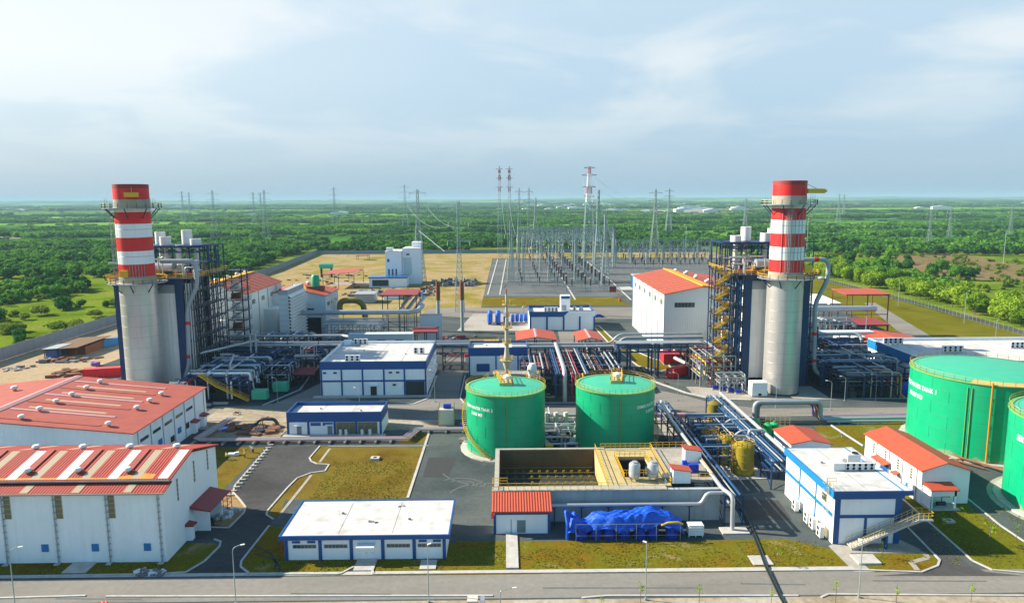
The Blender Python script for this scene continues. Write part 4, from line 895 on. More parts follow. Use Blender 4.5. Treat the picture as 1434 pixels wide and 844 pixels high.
def spiral(t, cx, cy, R, H, a0, a1, n=44):
    s = MB(); r_ = MB(); prev = None
    for i in range(n):
        a = a0+(a1-a0)*i/n; z = .4+(H-.2)*i/n
        p, q = [(cx+rr*math.sin(a), cy-rr*math.cos(a), z) for rr in (R+.1,R+.95)]
        s.bar(p, q, .3, .06); c = (q[0],q[1],z+1.0); r_.bar(q, c, .05)
        if prev: r_.bar(prev[0], c, .06); r_.bar(prev[1], q, .10); r_.bar((prev[0][0],prev[0][1],prev[0][2]-.5),(c[0],c[1],c[2]-.5),.05)
        prev = (c, q)
    s.build('stair_treads', 'yellow_pale', t); r_.build('stair_rail', 'yellow', t)
DZ = (10.35, 9.05)
t = tank('green demin water tank numbered 2, left one of the two standing behind the concrete basin', 0, 150.8, 8.55, 13.7, .55, ['DEMIN WATER TANK 2','3.000 M3'], math.radians(-46), DZ, (.92,.92), (8.2,3.3), (math.radians(1.5),))
spiral(t, 0, 150.8, 8.55, 13.7, math.radians(-20), math.radians(-160))
t = tank('green demin water tank numbered 1, right one of the two standing behind the concrete basin', 24, 152, 8.55, 13.7, .55, ['DEMIN WATER TANK 1','3.000 M3'], math.radians(52), DZ, (.92,.92), (8.2,3.3), (math.radians(-1),))
spiral(t, 24, 152, 8.55, 13.7, math.radians(60), math.radians(170))
for cx, cy, la in ((0,150.8,'left green tank'),(24,152,'right green tank')):
    o = thing('roof_platform', f'yellow railed platform with vent on the roof of the {la}', 'platform', (cx+.2,cy+1,14.2))
    px_ = [(cx-.9,cy-1.4,14.55),(cx+1.5,cy-1.4,14.55),(cx+.6,cy+7.6,14.3),(cx-2.2,cy+7.6,14.3)]
    if cx > 1: px_ = [(cx-1.2,cy-1.4,14.55),(cx+1.4,cy-1.4,14.55),(cx+2.6,cy+7.6,14.3),(cx+.4,cy+7.6,14.3)]
    MB().poly([(p[0],p[1]) for p in px_], 14.35, 14.55).build('deck', 'yellow_pale', o); MB().rail(px_, 1.15, .09, .9, True).build('railing', 'yellow', o)
    MB().lathe(cx+.4,cy-.2,[(.4,14.5),(.4,15.4),(.85,15.6),(.85,16.1),(.3,16.4),(0,16.45)],14).build('vent', 'vent_white', o, smooth=True)
    MB().box(cx-1.3,cx+1.3,cy-1.75,cy-1.42,14.2,14.9).build('end_plate', 'yellow_pale', o)
t = tank('huge green service water tank numbered 1 with ochre rim stain at the right edge', 105.2, 150.8, 14.85, 16.4, 1.0, ['SERVICE WATER TANK 1','10.000 M3'], math.radians(-96), (12.4,10.3), (1.35,1.35), (13.2,5.6), (math.radians(-47),math.radians(-44)))
MB().lathe(105.2,150.8,[(15.1,16.42),(15.1,16.56),(12.8,16.78)],40,math.radians(225),math.radians(290)).build('rim_stain', 'yellow_pale', t)
lad = MB().tube([(105.2+15.2*math.sin(math.radians(-31)),150.8-15.2*math.cos(math.radians(-31)),.3),(105.2+15.2*math.sin(math.radians(-31)),150.8-15.2*math.cos(math.radians(-31)),17.0)], .17, 8)
for i in range(5):
    a = math.radians(-31); lad.bar((105.2+14.8*math.sin(a),150.8-14.8*math.cos(a),2+i*2.9),(105.2+15.2*math.sin(a),150.8-15.2*math.cos(a),2+i*2.9),.15)
lad.build('fire_main', 'orange', t)
t = tank('huge green service water tank numbered 2 cut by the right picture edge', 103.6, 116.4, 14.7, 16.4, 1.0, ['SERVICE WATER TANK 2','10.000 M3'], math.radians(-74), (12.0,9.7), (1.4,1.4), (13.2,5.6), ())
mb = MB().tube(bend([(93.4,143.4,.8),(93.4,140,.8),(96.5,134.6,.8),(96.5,131,1.5)],1), .22, 8)
tag(mb.tube(bend([(92.0,142.2,.5),(92.0,139,.5),(95.0,134.6,.5)],1), .16, 8).tube([(86,139.5,.5),(95,139.5,.5)], .14, 6).build('fire_pipe', 'rust', smooth=True), 'rusty red pipes on the ground between the two huge green tanks', 'pipe')
tag(MB().tube([(84.5,137,.6),(88.5,137,.6)], .7, 14).box(84.6,88.4,136.5,137.5,0,.3).build('pump', 'tank_green', smooth=True), 'green pump beside the base of the far huge tank', 'pump')
# ---------------------------------------------------------------- concrete basin
t = thing('settling_basin', 'open concrete settling basin with stained and shade-darkened inner walls and yellow railings', 'basin', (17,114,0))
bx0, bx1, by0, by1, bh = -1.9, 36.0, 114.0, 134.2, 5.5
w_ = MB()
w_.box(bx0,bx1,by0,by0+.8,0,bh)
w_.box(bx0,bx0+.6,by0+.8,by1,0,bh).box(bx0+.6,27.2,by1-.6,by1,0,bh)
w_.build('outer_wall', 'concrete_wall', t)
MB().box(bx0-.5,27.0,by0-.35,by0+1.6,bh,bh+.18).box(bx0-.15,bx0+.65,by0+1.6,by1-.65,bh,bh+.15).box(bx0-.15,19.2,by1-.65,by1+.1,bh,bh+.15).build('coping', 'concrete', t)
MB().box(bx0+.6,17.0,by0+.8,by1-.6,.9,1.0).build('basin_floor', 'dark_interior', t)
MB().box(bx0+.6,17.2,by1-.75,by1-.6,1.0,bh-.01).box(bx0+.6,bx0+.75,by0+.8,by1-.75,1.0,bh-.01).build('inner_wall', 'concrete_stained_shade', t)
MB().box(17.2,18.4,by0+1.62,by1-.62,1.0,bh+.02).build('divider_wall', 'concrete_yellow', t)
er = MB()
for i in range(11):
    for j in range(3):
        xx, yy = .2+i*1.55, 125.6+j*2.7; er.cyl(xx,yy,2.0,2.3,.26,8); er.tube([(xx,yy,1),(xx,yy,2.3)], .07, 5)
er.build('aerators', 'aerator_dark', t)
gr = MB()
for j in range(4): gr.tube([(-1,124.4+j*2.7,2.3),(16.8,124.4+j*2.7,2.3)], .09, 6)
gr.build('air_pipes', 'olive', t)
# right hand compartment with walkways
c = MB()
c.box(18.4,20.6,by0+1.62,by1-.62,bh-.5,bh+.05).box(20.6,26.2,129.4,by1-.62,bh-.5,bh+.05).box(26.2,28.2,by0+1.62,by1+.1,bh-.5,bh+.05).box(20.6,26.2,by0+1.62,119.8,bh-.5,bh-.1)
c.build('walkway', 'concrete_yellow', t)
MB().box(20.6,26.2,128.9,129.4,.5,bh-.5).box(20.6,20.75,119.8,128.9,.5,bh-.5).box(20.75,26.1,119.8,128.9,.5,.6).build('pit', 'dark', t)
MB().box(28.2,bx1,by0+4.0,by1+.2,bh-.4,bh).build('deck', 'apron_pale', t)
MB().box(28.2,bx1,by0+.8,by0+4.0,0,2.2).build('lower_deck', 'concrete_wall', t)
rl = MB()
z_ = bh+.18
rl.rail([(bx0-.3,by0+.1,z_),(17.2,by0+.1,z_)],1.1,.07,1.3)
rl.rail([(bx0-.35,by0+.1,z_),(bx0-.35,by0+2.5,z_),(.2,by0+2.5,z_)],1.1,.07,1.2)
rl.rail([(17.3,by0+2,z_-.1),(17.3,by1-.8,z_-.1)],1.1,.07,1.3); rl.rail([(20.5,118,z_-.1),(20.5,129.3,z_-.1),(26.3,129.3,z_-.1),(26.3,118,z_-.1)],1.1,.08,1.0)
rl.rail([(18.4,by1-.7,z_-.1),(28.1,by1-.7,z_-.1),(28.1,115.8,z_-.1)],1.1,.08,1.0); rl.rail([(20.2,119.8,z_-.1),(26.2,119.8,z_-.1)],1.1,.07,1.0)
rl.rail([(28.2,by1+.1,bh),(bx1-.1,by1+.1,bh)],1.1,.06,1.2); rl.rail([(bx1-.1,by1,bh),(bx1-.1,118.2,bh),(28.4,118.2,bh)],1.1,.07,1.2)
rl.build('railing', 'yellow', t)
st_ = MB()
for i in range(11): st_.box(32.6-.0,34.4,115.1+.27*i,115.4+.27*i,2.2+i*.3-.1,2.2+i*.3)
st_.build('steps', 'concrete', t)
MB().rail([(27.0,by0+.2,z_),(27.0,by0+1.5,z_)],1.1,.06,1).rail([(19,by0+.1,z_),(27,by0+.1,z_)],1.0,.04,2).build('front_rail', 'steel_grey', t)
for xx, la in ((22.3,'left'),(25.5,'right')):
    o = thing('pressure_vessel', f'upright steel pressure vessel on legs on the basin walkway, {la} one of two', 'vessel', (xx,118.4,bh), 'steel vessels on the basin')
    MB().lathe(xx,118.4,[(0,bh+.5),(.8,bh+.52),(.98,bh+.7),(.98,bh+2.75),(.85,bh+3.0),(.5,bh+3.1),(.5,bh+3.3),(0,bh+3.32)],18).build('shell', 'pipe_alu', o, smooth=True)
    l = MB()
    for a in range(4): l.bar((xx+.8*math.cos(a*PI/2+.8),118.4+.8*math.sin(a*PI/2+.8),bh-.1),(xx+.8*math.cos(a*PI/2+.8),118.4+.8*math.sin(a*PI/2+.8),bh+1.2),.14)
    l.lathe(xx,118.4,[(1.0,bh+1.3),(1.04,bh+1.35),(1.0,bh+1.4)],18).build('legs', 'steel_grey', o)
o = thing('pipe_drum', 'small horizontal steel drum beside the vessels on the basin', 'vessel', (28,118.4,bh)); MB().tube([(27.2,118.2,bh+.7),(28.5,118.2,bh+.7)], .5, 12).build('shell', 'pipe_alu', o, smooth=True); MB().box(27.3,28.4,117.9,118.5,bh-.1,bh+.3).build('saddle', 'steel_grey', o)
for (xx, yy, la) in ((30.1,117.4,'nearer'),(34.6,127.2,'farther')):
    o = thing('control_hut', f'small white corrugated hut with red pent roof on the basin deck, {la} one', 'hut', (xx,yy,bh), 'red roofed huts on the basin deck')
    MB().prism_y([(xx-1.5,bh),(xx+1.5,bh),(xx+1.5,bh+2.1),(xx-1.5,bh+2.5)], yy-.9, yy+1.2).build('wall', 'white_clad', o); MB().prism_y([(xx-1.8,bh+2.58),(xx+1.7,bh+2.1),(xx+1.7,bh+2.22),(xx-1.8,bh+2.7)], yy-1.2, yy+1.5).build('roof', 'roof_orange_y', o)
o = thing('blue_box', 'blue steel cabinet on the basin deck behind the near hut', 'cabinet', (33.1,121.8,bh)); MB().box(32.5,34.3,121.2,122.4,bh+.15,bh+1.5).build('casing', 'drum_blue', o); MB().prism_x([(121.4,bh),(122.6,bh),(122.6,bh+1.9),(122.1,bh+1.9)],31.6,32.4).build('hood', 'tarp_blue', o)
o = thing('deck_pump', 'small dark pump skid on the basin deck near the corner', 'pump', (35,119.4,bh)); MB().tube([(34.2,119.8,bh+.5),(35.6,119.8,bh+.5)], .28, 8).build('motor', 'steel_dark', o); MB().box(34,35.7,119.4,120.2,bh,bh+.25).build('skid', 'rust', o)
# basin pipe and supports
def pipeline(label, pts, r, mat, cat='pipe', name='pipeline', rad=1.2, sup=(), n=12, supm='steel_blue', nm=None):
    t = thing(name, label, cat, (pts[0][0],pts[0][1],0))
    MB().tube(bend(pts,rad,5), r, n).build('pipe', mat, t, smooth=True)
    if sup:
        s = MB()
        for x, y, z in sup: s.bar((x,y,0),(x,y,z),.2); s.box(x-.5,x+.5,y-.15,y+.15,z-.1,z+.05)
        s.build('supports', supm, t)
    return t
pipeline('bright clad pipe running along the basin front and dropping at the basin corner', [(6.5,112.6,3.5),(32.4,112.6,3.5),(33.4,112.6,5.4),(36.4,112.6,5.4),(36.9,112.6,5.4)], .32, 'pipe_alu', sup=[(x,112.6,3.2) for x in (8,12.5,17,21.5,26,30.5)], rad=.7)
# tarpaulin over drums
o_t = thing('tarpaulin', 'large rumpled bright blue tarpaulin thrown over drums before the basin', 'tarpaulin', (19,109,0))
nx, ny = 110, 30; vs = []; rnd = random.Random(3)
def tarp_h(u, v):
    hgt = 3.2 + 1.05*math.exp(-((u-.74)/.13)**2) + .5*math.exp(-((u-.45)/.2)**2) - .9*math.exp(-((u-.16)/.07)**2) + .5*math.exp(-((u-.04)/.05)**2)
    f_ = min(1, v/.18); b_ = min(1, (1-v)/.15); e_ = min(1, u/.06, (1-u)/.10)
    hgt *= (.62+.38*f_) * (.6+.4*b_) * (.55+.45*e_)
    return hgt + .045*math.sin(u*97+v*31+4*math.sin(u*19)) + .04*math.sin(u*61-v*43+3*math.sin(v*9)) - .22*abs(math.sin(u*13+v*2.2+1.5*math.sin(v*3)))**.7 + .12*abs(math.sin(u*21-v*3)) + .12*math.sin(u*23+v*5+2*math.sin(u*7))*math.sin(v*4+u*3) + .09*math.sin(u*47-v*21+3*math.sin(u*11)) + .05*math.sin(v*26+u*37)
for j in range(ny+1):
    for i in range(nx+1):
        u, v = i/nx, j/ny
        sag = .6*math.sin(u*11)*(1-v)*.4
        vs.append((9.7+18.6*u+.5*math.sin(v*3+u*5)*v, 107.2+3.9*v+sag*(1-v), tarp_h(u,v)))
fs = [(j*(nx+1)+i, j*(nx+1)+i+1, (j+1)*(nx+1)+i+1, (j+1)*(nx+1)+i) for j in range(ny) for i in range(nx)]
mbt = MB().add(vs, fs)
# hanging front curtain, torn
cv = []
for j in range(7):
    for i in range(nx+1):
        u = i/nx; lo = 2.05+.25*math.sin(u*17)+.22*math.sin(u*41+1)-(.9 if .42 < u < .52 or u < .07 else 0)
        top = tarp_h(u,0); z = top + (lo-top)*j/6
        cv.append((9.7+18.6*u, 107.2+.6*math.sin(u*11)*.4 - .12*math.sin(u*60)*j/6 - .03*j, z))
mbt.add(cv, [(j*(nx+1)+i, (j+1)*(nx+1)+i, (j+1)*(nx+1)+i+1, j*(nx+1)+i+1) for j in range(6) for i in range(nx)])
sheet_o = mbt.build('sheet', 'tarp_blue', o_t, smooth=True)
md = sheet_o.modifiers.new('thickness', 'SOLIDIFY'); md.thickness = .02
MB().tube(bend([(9.7,107.6,.2),(9.75,107.5,2.6),(9.5,108.6,4.4),(10.6,109.4,3.1)],.4), .3, 7).build('gathered_end', 'tarp_blue', o_t, smooth=True)
MB().tube([(24.6,107.0,2.5),(25.6,106.9,3.0),(27.2,106.9,3.05),(28.0,106.9,2.7)], .16, 7).build('yellow_edge', 'pipe_yellow', o_t, smooth=True)
cg = MB()
for x in (11,14.2,17.4,20.6,23.8,27.6):
    cg.bar((x,106.75,0),(x,106.75,2.9),.06)
for z in (1.0,2.9): cg.bar((11,106.75,z),(27.6,106.75,z),.05)
tag(cg.build('scaffold', 'lattice'), 'thin grey scaffold rail standing before the blue tarpaulin', 'scaffold')
def drum_proto():
    o = thing('drum', 'x', 'drum'); MB().lathe(0,0,[(.95,0),(1.0,.12),(.96,.7),(1.0,.8),(.96,.9),(.96,1.6),(1.0,1.7),(.92,1.85)],18).disc(0,0,1.84,.92,18).build('barrel', 'drum_blue', o, smooth=True)
    MB().cyl(.4,.3,1.8,1.95,.18,8).build('lid', 'steel_dark', o); return o
DR = drum_proto()
for i, x in enumerate((12.0,14.4,16.5,18.9,21.4,23.5,26.5)):
    la = f'big blue drum under the front edge of the blue tarpaulin, {["leftmost","second from left","third from left","middle","third from right","second from right","rightmost"][i]} of seven'
    if i == 0: DR.location = (x,108.1,0); DR['label'] = la; DR['group'] = 'blue drums under the tarpaulin'; DR.scale=(1,1,1)
    else: copy_tree(DR, (x,108.1+.2*(i%2),0), rz=i*.7, label=la, group='blue drums under the tarpaulin')
o = thing('ibc_crate', 'stack of white barred crates at the right end of the blue tarpaulin', 'crate', (30.4,108.3,0)); MB().box(29.3,31.7,107.9,109.5,.3,1.9).build('bin', 'ac_white', o)
cb_ = MB()
for z in (.35,.75,1.15,1.55,1.95): cb_.box(29.2,31.5,107.75,107.89,z,z+.14)
for x in (29.2,30.3,31.4): cb_.box(x,x+.1,107.72,107.76,.1,2.1)
cb_.build('bars', 'white_paint', o)
# ---------------------------------------------------------------- heat recovery boilers with stacks
def boiler(name_side, sx, sy, dx):
    """dx = +1: outer (pipe) side to +x; -1: mirrored"""
    mir = lambda x: sx + dx*x
    lit = 'left' if dx < 0 else 'right'
    def bx(mb, xa, xb, *r):
        a, b = sorted((mir(xa), mir(xb))); return mb.box(a, b, *r)
    t = thing('exhaust_stack', f'tall red and white banded exhaust stack on the {lit} of the plant', 'chimney', (sx,sy,0), None)
    MB().lathe(sx,sy,[(4.75,.25),(4.75,32.4)],56).build('lower_shell', 'stack_clad', t, smooth=True)
    for q in range(10): MB().lathe(sx,sy,[(4.752,3+q*2.9),(4.775,3.04+q*2.9),(4.752,3.08+q*2.9)],56).build('panel_joint', 'steel_grey', t)
    MB().lathe(sx,sy,[(4.39,57.2),(4.39,58.25)],56).build('soot_band', 'roof_maroon', t)
    MB().lathe(sx,sy,[(5.0,0),(5.0,.3),(4.6,.4)],40).build('base_ring', 'steel_dark', t)
    zb = [33.9, 37.2, 40.7, 44.3, 47.9, 51.0]
    MB().lathe(sx,sy,[(4.55,32.4),(4.55,33.9)],56).build('collar', 'concrete', t, smooth=True)
    for i in range(5):
        MB().lathe(sx,sy,[(4.42,zb[i]),(4.42,zb[i+1])],56).build('red_band' if i%2 == 0 else 'white_band', 'stack_red' if i%2 == 0 else 'stack_white', t, smooth=True)
    MB().lathe(sx,sy,[(4.42,51.0),(4.42,51.9)],56).build('white_band', 'stack_white', t, smooth=True)
    MB().lathe(sx,sy,[(4.42,51.9),(4.42,54.3)],56).build('silencer_ring', 'concrete', t, smooth=True)
    MB().lathe(sx,sy,[(4.38,54.3),(4.38,58.2),(4.1,58.3),(4.1,54.4)],56).build('crown', 'stack_red', t, smooth=True)
    hoops = MB()
    for z in (39.2, 46.4): hoops.lathe(sx,sy,[(4.43,z),(4.47,z+.06),(4.43,z+.12)],56)
    hoops.build('stiffener_ring', 'steel_grey', t)
    def ring(z, R, mat, railm, name):
        MB().lathe(sx,sy,[(4.4,z),(R,z),(R,z+.18),(4.4,z+.18)],36).build(name, mat, t)
        MB().rail(arc(sx,sy,R-.08,0,2*PI,20,z+.18), 1.2, .12, 1.6).build('railing', railm, t)
        b = MB()
        for k in range(8):
            a = k*PI/4+.2; c, s_ = math.sin(a), -math.cos(a); b = MB(); b.bar((sx+(R-.3)*c,sy+(R-.3)*s_,z),(sx+4.5*c,sy+4.5*s_,z-2.6),.2); b.build('bracket', 'steel_blue', t)
    ring(51.9, 7.2, 'steel_grey', 'yellow_pale', 'upper_platform'); ring(32.0, 7.4, 'steel_grey', 'yellow', 'lower_platform')
    # caged ladder on the outer face
    la = MB(); ang = math.radians(-62 if dx < 0 else -14); c, s_ = math.sin(ang), -math.cos(ang); tx, ty = -s_, c
    for q in (-.3,.3): la.bar((sx+4.75*c+q*tx,sy+4.75*s_+q*ty,33),(sx+4.75*c+q*tx,sy+4.75*s_+q*ty,52),.07)
    for i in range(48): la.bar((sx+4.75*c-.3*tx,sy+4.75*s_-.3*ty,33+i*.4),(sx+4.75*c+.3*tx,sy+4.75*s_+.3*ty,33+i*.4),.04)
    for k in range(5):
        q = -.75+k*.375; d_ = 5.6-.4*abs(q); la.bar((sx+d_*c+q*tx,sy+d_*s_+q*ty,34),(sx+d_*c+q*tx,sy+d_*s_+q*ty,52),.05)
    for i in range(17):
        pts = [(sx+r_*c+q*tx, sy+r_*s_+q*ty, 34+i*1.1) for r_, q in ((4.5,-.75),(5.3,-.75),(5.6,0),(5.3,.75),(4.5,.75))]
        for a_, b_ in zip(pts, pts[1:]): la.bar(a_, b_, .04)
    la.build('caged_ladder', 'lattice', t)
    for k in range(6):
        a = math.radians(-40+k*14 if dx > 0 else 5+k*9); MB().tube([(sx+4.55*math.sin(a),sy-4.55*math.cos(a),33.6),(sx+4.55*math.sin(a),sy-4.55*math.cos(a),37.1 if dx<0 else 50)], .07, 5).build('riser_pipe', 'lattice', t)
    MB().cbox(sx-1.0 if dx<0 else sx+4.2, sy-4.6, 33.9 if True else 0, 2.0, .8, 1.8).build('sample_box', 'yellow', t)
    h = MB()
    if dx > 0: h.box(sx+3.2,sx+7.6,sy-4.6,sy-3.3,54.9,56.1).bar((sx+2.6,sy-3.6,57.6),(sx+5.6,sy-4.0,56.1),.14).box(sx+7.6,sx+8.2,sy-4.3,sy-3.6,55.2,55.8)
    else: h.box(sx+1.0,sx+4.2,sy-5.6,sy-4.4,54.9,56.1).bar((sx+2.4,sy-4.3,57.4),(sx+2.7,sy-5,56.1),.14)
    h.build('hoist', 'yellow', t)
    for q in (-6.8,-6.2,6.0,6.6,5.4): MB().bar((sx+q,sy-.8,52),(sx+q,sy-.8,54.6),.06).build('lightning_rod', 'lattice', t)
    # ---- boiler
    b = thing('boiler', f'tall heat recovery boiler with grey casing and dark blue steel frame behind the {lit} stack', 'boiler', (sx,sy+7,0))
    y0, y1 = sy+6.0, sy+30
    bx(MB(), -7.0, 7.2, y0, y1, 2.6, 28.2).build('casing', 'alu_clad', b)
    bx(MB(), -7.0, 7.2, y0-.03, y1, 28.2, 30.6).build('upper_casing', 'pipe_grey', b)
    for xx in (-8.2, 8.4):
        bx(MB(), xx-1.1, xx+1.1, y0-.35, y0+.6, 0, 30.6).build('column', 'steel_blue', b)
        for k in range(1,4): bx(MB(), xx-.45, xx+.45, y0+k*6.1, y0+k*6.1+.8, 0, 32.0).build('column', 'steel_blue', b)
    bx(MB(), -9.3, 9.5, y0-.4, y0-.1, 30.6, 32.0).build('head_beam', 'steel_blue', b)
    # top deck
    bx(MB(), -12.5, 12.0, y0-.6, y1+1, 32.0, 32.35).build('top_deck', 'steel_dark', b)
    MB().rail([(mir(-12.4),y0-.5,32.35),(mir(12),y0-.5,32.35),(mir(12),y1+.9,32.35),(mir(-12.4),y1+.9,32.35)], 1.2, .13, 1.6, True).build('deck_railing', 'yellow', b)
    # side galleries on the inner side
    gal = MB(); gr = MB(); inner = -1
    for k in range(6):
        z = 5.2+k*4.5
        bx(gal, -11.8, -9.0, y0+.5, y1, z, z+.15); gr.rail([(mir(-11.7),y0+.6,z+.15),(mir(-11.7),y1-.1,z+.15)], 1.1, .08, 2.2)
    for yy in [y0+.8+i*3.2 for i in range(8)]:
        for xx in (-11.7, -9.6): gal.bar((mir(xx),yy,0),(mir(xx),yy,32),.26)
    for k in range(14): gal.bar((mir(-11.7),y0+1,2.0+k*2.15),(mir(-11.7),y1,2.0+k*2.15),.13)
    for k in range(6):
        for i in range(3): gal.bar((mir(-11.72),y0+.8+i*7.2,5.2+k*4.5),(mir(-11.72),y0+.8+i*7.2+7.2,9.7+k*4.5 if k<5 else 31),.14)
    gal.build('gallery_frame', 'steel_dark', b); gr.build('gallery_railing', 'steel_grey', b)
    og = MB(); 
    for k in range(4):
        z = 8+k*6; bx(og, 9.2, 11.0, y0+2, y1, z, z+.15)
    for yy in [y0+2+i*5.4 for i in range(5)]: og.bar((mir(10.9),yy,0),(mir(10.9),yy,32),.3)
    og.build('outer_gallery', 'steel_blue', b)
    pp = MB()
    for i, q in enumerate((-10.2,-10.8,-11.2)): pp.tube([(mir(q),y0-.2+.5*i,1),(mir(q),y0-.2+.5*i,31)], .22, 8)
    for i in range(6): pp.tube([(mir(-9.2),y0+3+i*3.6,3),(mir(-9.2),y0+3+i*3.6,30.5)], .28, 6)
    pp.build('downcomers', 'steel_blue_mid' if dx > 0 else 'pipe_alu', b, smooth=True)
    # drums and pipework on the deck
    d_ = MB().tube([(mir(-3.5),y0+8,34.6),(mir(7),y0+8,34.6)], 1.5, 20)
    d_.lathe(0,0,[(0,0)],3) if False else None
    dr = d_.build('steam_drum', 'pipe_pink' if False else 'pipe_alu', b, smooth=True)
    MB().tube([(mir(-4),y0+17,34.6),(mir(7),y0+17,34.6)], 1.2, 18).build('steam_drum', 'pipe_alu', b, smooth=True)
    sd2 = MB()
    for i in range(7): bx(sd2, -3+i*1.5, -2.6+i*1.5, y0+7.2, y0+8.8, 32.3, 33.3)
    sd2.build('drum_saddles', 'steel_dark', b)
    rr_ = random.Random(5)
    for i in range(34):
        xx, yy = rr_.uniform(-11,10), rr_.uniform(y0+3,y1-2); z = rr_.uniform(33.6,37.5)
        MB().tube(bend([(mir(xx),yy,32.3),(mir(xx),yy,z),(mir(xx+rr_.choice((-1,1))*rr_.uniform(2,5)),yy,z)],.5,3), rr_.uniform(.12,.3), 7).build('deck_pipe', 'pipe_alu', b, smooth=True)
    rp = MB()
    for i in range(8):
        xx, yy = rr_.uniform(-11,10), rr_.uniform(y0+.5,y1-2); bx(rp, xx, xx+rr_.uniform(.5,1.2), yy, yy+1, 32.4, 33+rr_.random())
    rp.build('valve_actuators', 'crimson', b)
    yp = MB()
    for i in range(14):
        xx, yy = rr_.uniform(-12,9), rr_.uniform(y0,y1-3); yp.rail([(mir(xx),yy,33.2),(mir(xx+2.6),yy,33.2),(mir(xx+2.6),yy+3,33.2)],1.2,.09,1.0); bx(yp, xx, xx+2.6, yy, yy+3, 33.1, 33.2)
    yp.build('small_platforms', 'yellow', b)
    # silencer frame
    f = MB(); za = 40.4
    for xx in (-9.5,-6.5,-1.5,3.5,8.5):
        for yy in (y0+12,y0+17.5,y0+23): f.bar((mir(xx),yy,32.3),(mir(xx),yy,za),.34)
    for yy in (y0+12,y0+17.5,y0+23): f.bar((mir(-9.5),yy,za),(mir(8.5),yy,za),.5); f.bar((mir(-9.5),yy,za-1.6),(mir(8.5),yy,za-1.6),.3)
    for xx in (-9.5,-1.5,3.5,8.5): f.bar((mir(xx),y0+12,za),(mir(xx),y0+23,za),.4)
    for i in range(6): f.bar((mir(-9.5+3*i),y0+12,za-1.6),(mir(-9.5+3*i+3),y0+12,za),.2); f.bar((mir(-9.5+3*i),y0+12,za-1.6 if i%2 else za),(mir(-6.5+3*i),y0+17.5,za),.18)
    bx(f, -9, 8, y0+12.4, y0+22.6, za+.26, za+.36)
    for xx in (-12.2,-10.6): 
        for yy in (y0+12,y0+17.5,y0+23): f.bar((mir(xx),yy,32.3),(mir(xx),yy,40.6),.28)
    for yy in (y0+12,y0+17.5,y0+23): f.bar((mir(-12.2),yy,40.6),(mir(-4),yy,40.6),.3)
    for xx in (-12.2,-10.6): f.bar((mir(xx),y0+12,40.6),(mir(xx),y0+23,40.6),.3)
    f.build('silencer_frame', 'steel_blue', b)
    bx(MB(), 8.8, 12.0, y0+2, y0+2.4, 32.3, 40.2).build('outer_post', 'steel_blue', b) if False else None
    op = MB()
    for xx in (9.0,11.6): op.bar((mir(xx),y0+4,32.3),(mir(xx),y0+4,41.2),.26)
    op.bar((mir(7.4),y0+4,41.2),(mir(13),y0+4,41.2),.26); op.build('lamp_frame', 'steel_blue', b)
    for xx, yy, r_, za_, zb_ in ((-2.6,y0+20,1.55,40.8,45.0),(1.7,y0+15,1.6,40.8,43.3),(6.0,y0+21,1.5,40.8,44.4),(-7.3,y0+15,1.6,40.8,42.6)):
        MB().lathe(mir(xx),yy,[(r_*.4,za_-8),(r_*.4,za_-.4),(r_,za_),(r_,zb_),(r_*.9,zb_+.05),(r_*.9,zb_-.4)],24).build('silencer', 'vent_white', b, smooth=True)
    if dx < 0:
        MB().tube([(mir(-1.7)+1.2,y0+13,33),(mir(-1.7)+1.2,y0+13,41)], .8, 14).build('silencer_pipe', 'vent_white', b, smooth=True)
    bx(MB(), -7.5, 7.5, y0+.1, y1, .0, .5).build('plinth', 'concrete', b)
    lg = MB()
    for xx in (-6,0,6):
        for yy in (y0+1,y0+9,y0+16,y0+23): bx(lg, xx-.4, xx+.4, yy-.4, yy+.4, .5, 2.6)
    lg.build('supports', 'steel_dark', b)
    return t, b
boiler('left', -99.7, 194.0, -1)
boiler('right', 77.0, 194.0, 1)
# clad vent pipes on the boiler flanks
def flank_pipe(label, pts, bands):
    t = thing('flank_pipe', label, 'pipe', (pts[-1][0],pts[-1][1],0))
    MB().tube(bend(pts,2.0,6), .62, 16).build('pipe', 'pipe_grey', t, smooth=True)
    for a, b in bands: MB().tube([a,b], .68, 16).build('red_band', 'stack_red', t, smooth=True)
flank_pipe('thick grey downpipe with two red bands on the right flank of the right boiler', [(84,201,36.4),(91.8,201,36.4),(91.8,201,30.6),(88.4,200.5,23.8),(88.9,200,4.6),(92.4,200,2.0),(92.6,200,-.2)], [((87.6,201,36.4),(88.8,201,36.4)),((88.58,200.3,14.7),(88.62,200.3,15.7)),((88.78,200.1,7.0),(88.8,200.1,7.9))])
flank_pipe('thick grey downpipe with red bands on the right flank of the left boiler', [(-96,200,37.2),(-86.4,200,37.2),(-86.3,200,30.4),(-89.6,200,24),(-90.2,200,7.5),(-91.6,199.8,3.5),(-91.8,199.8,-.2)], [((-89.72,200,19.2),(-89.75,200,20.2)),((-90.1,200,9.6),(-90.13,200,10.6))])
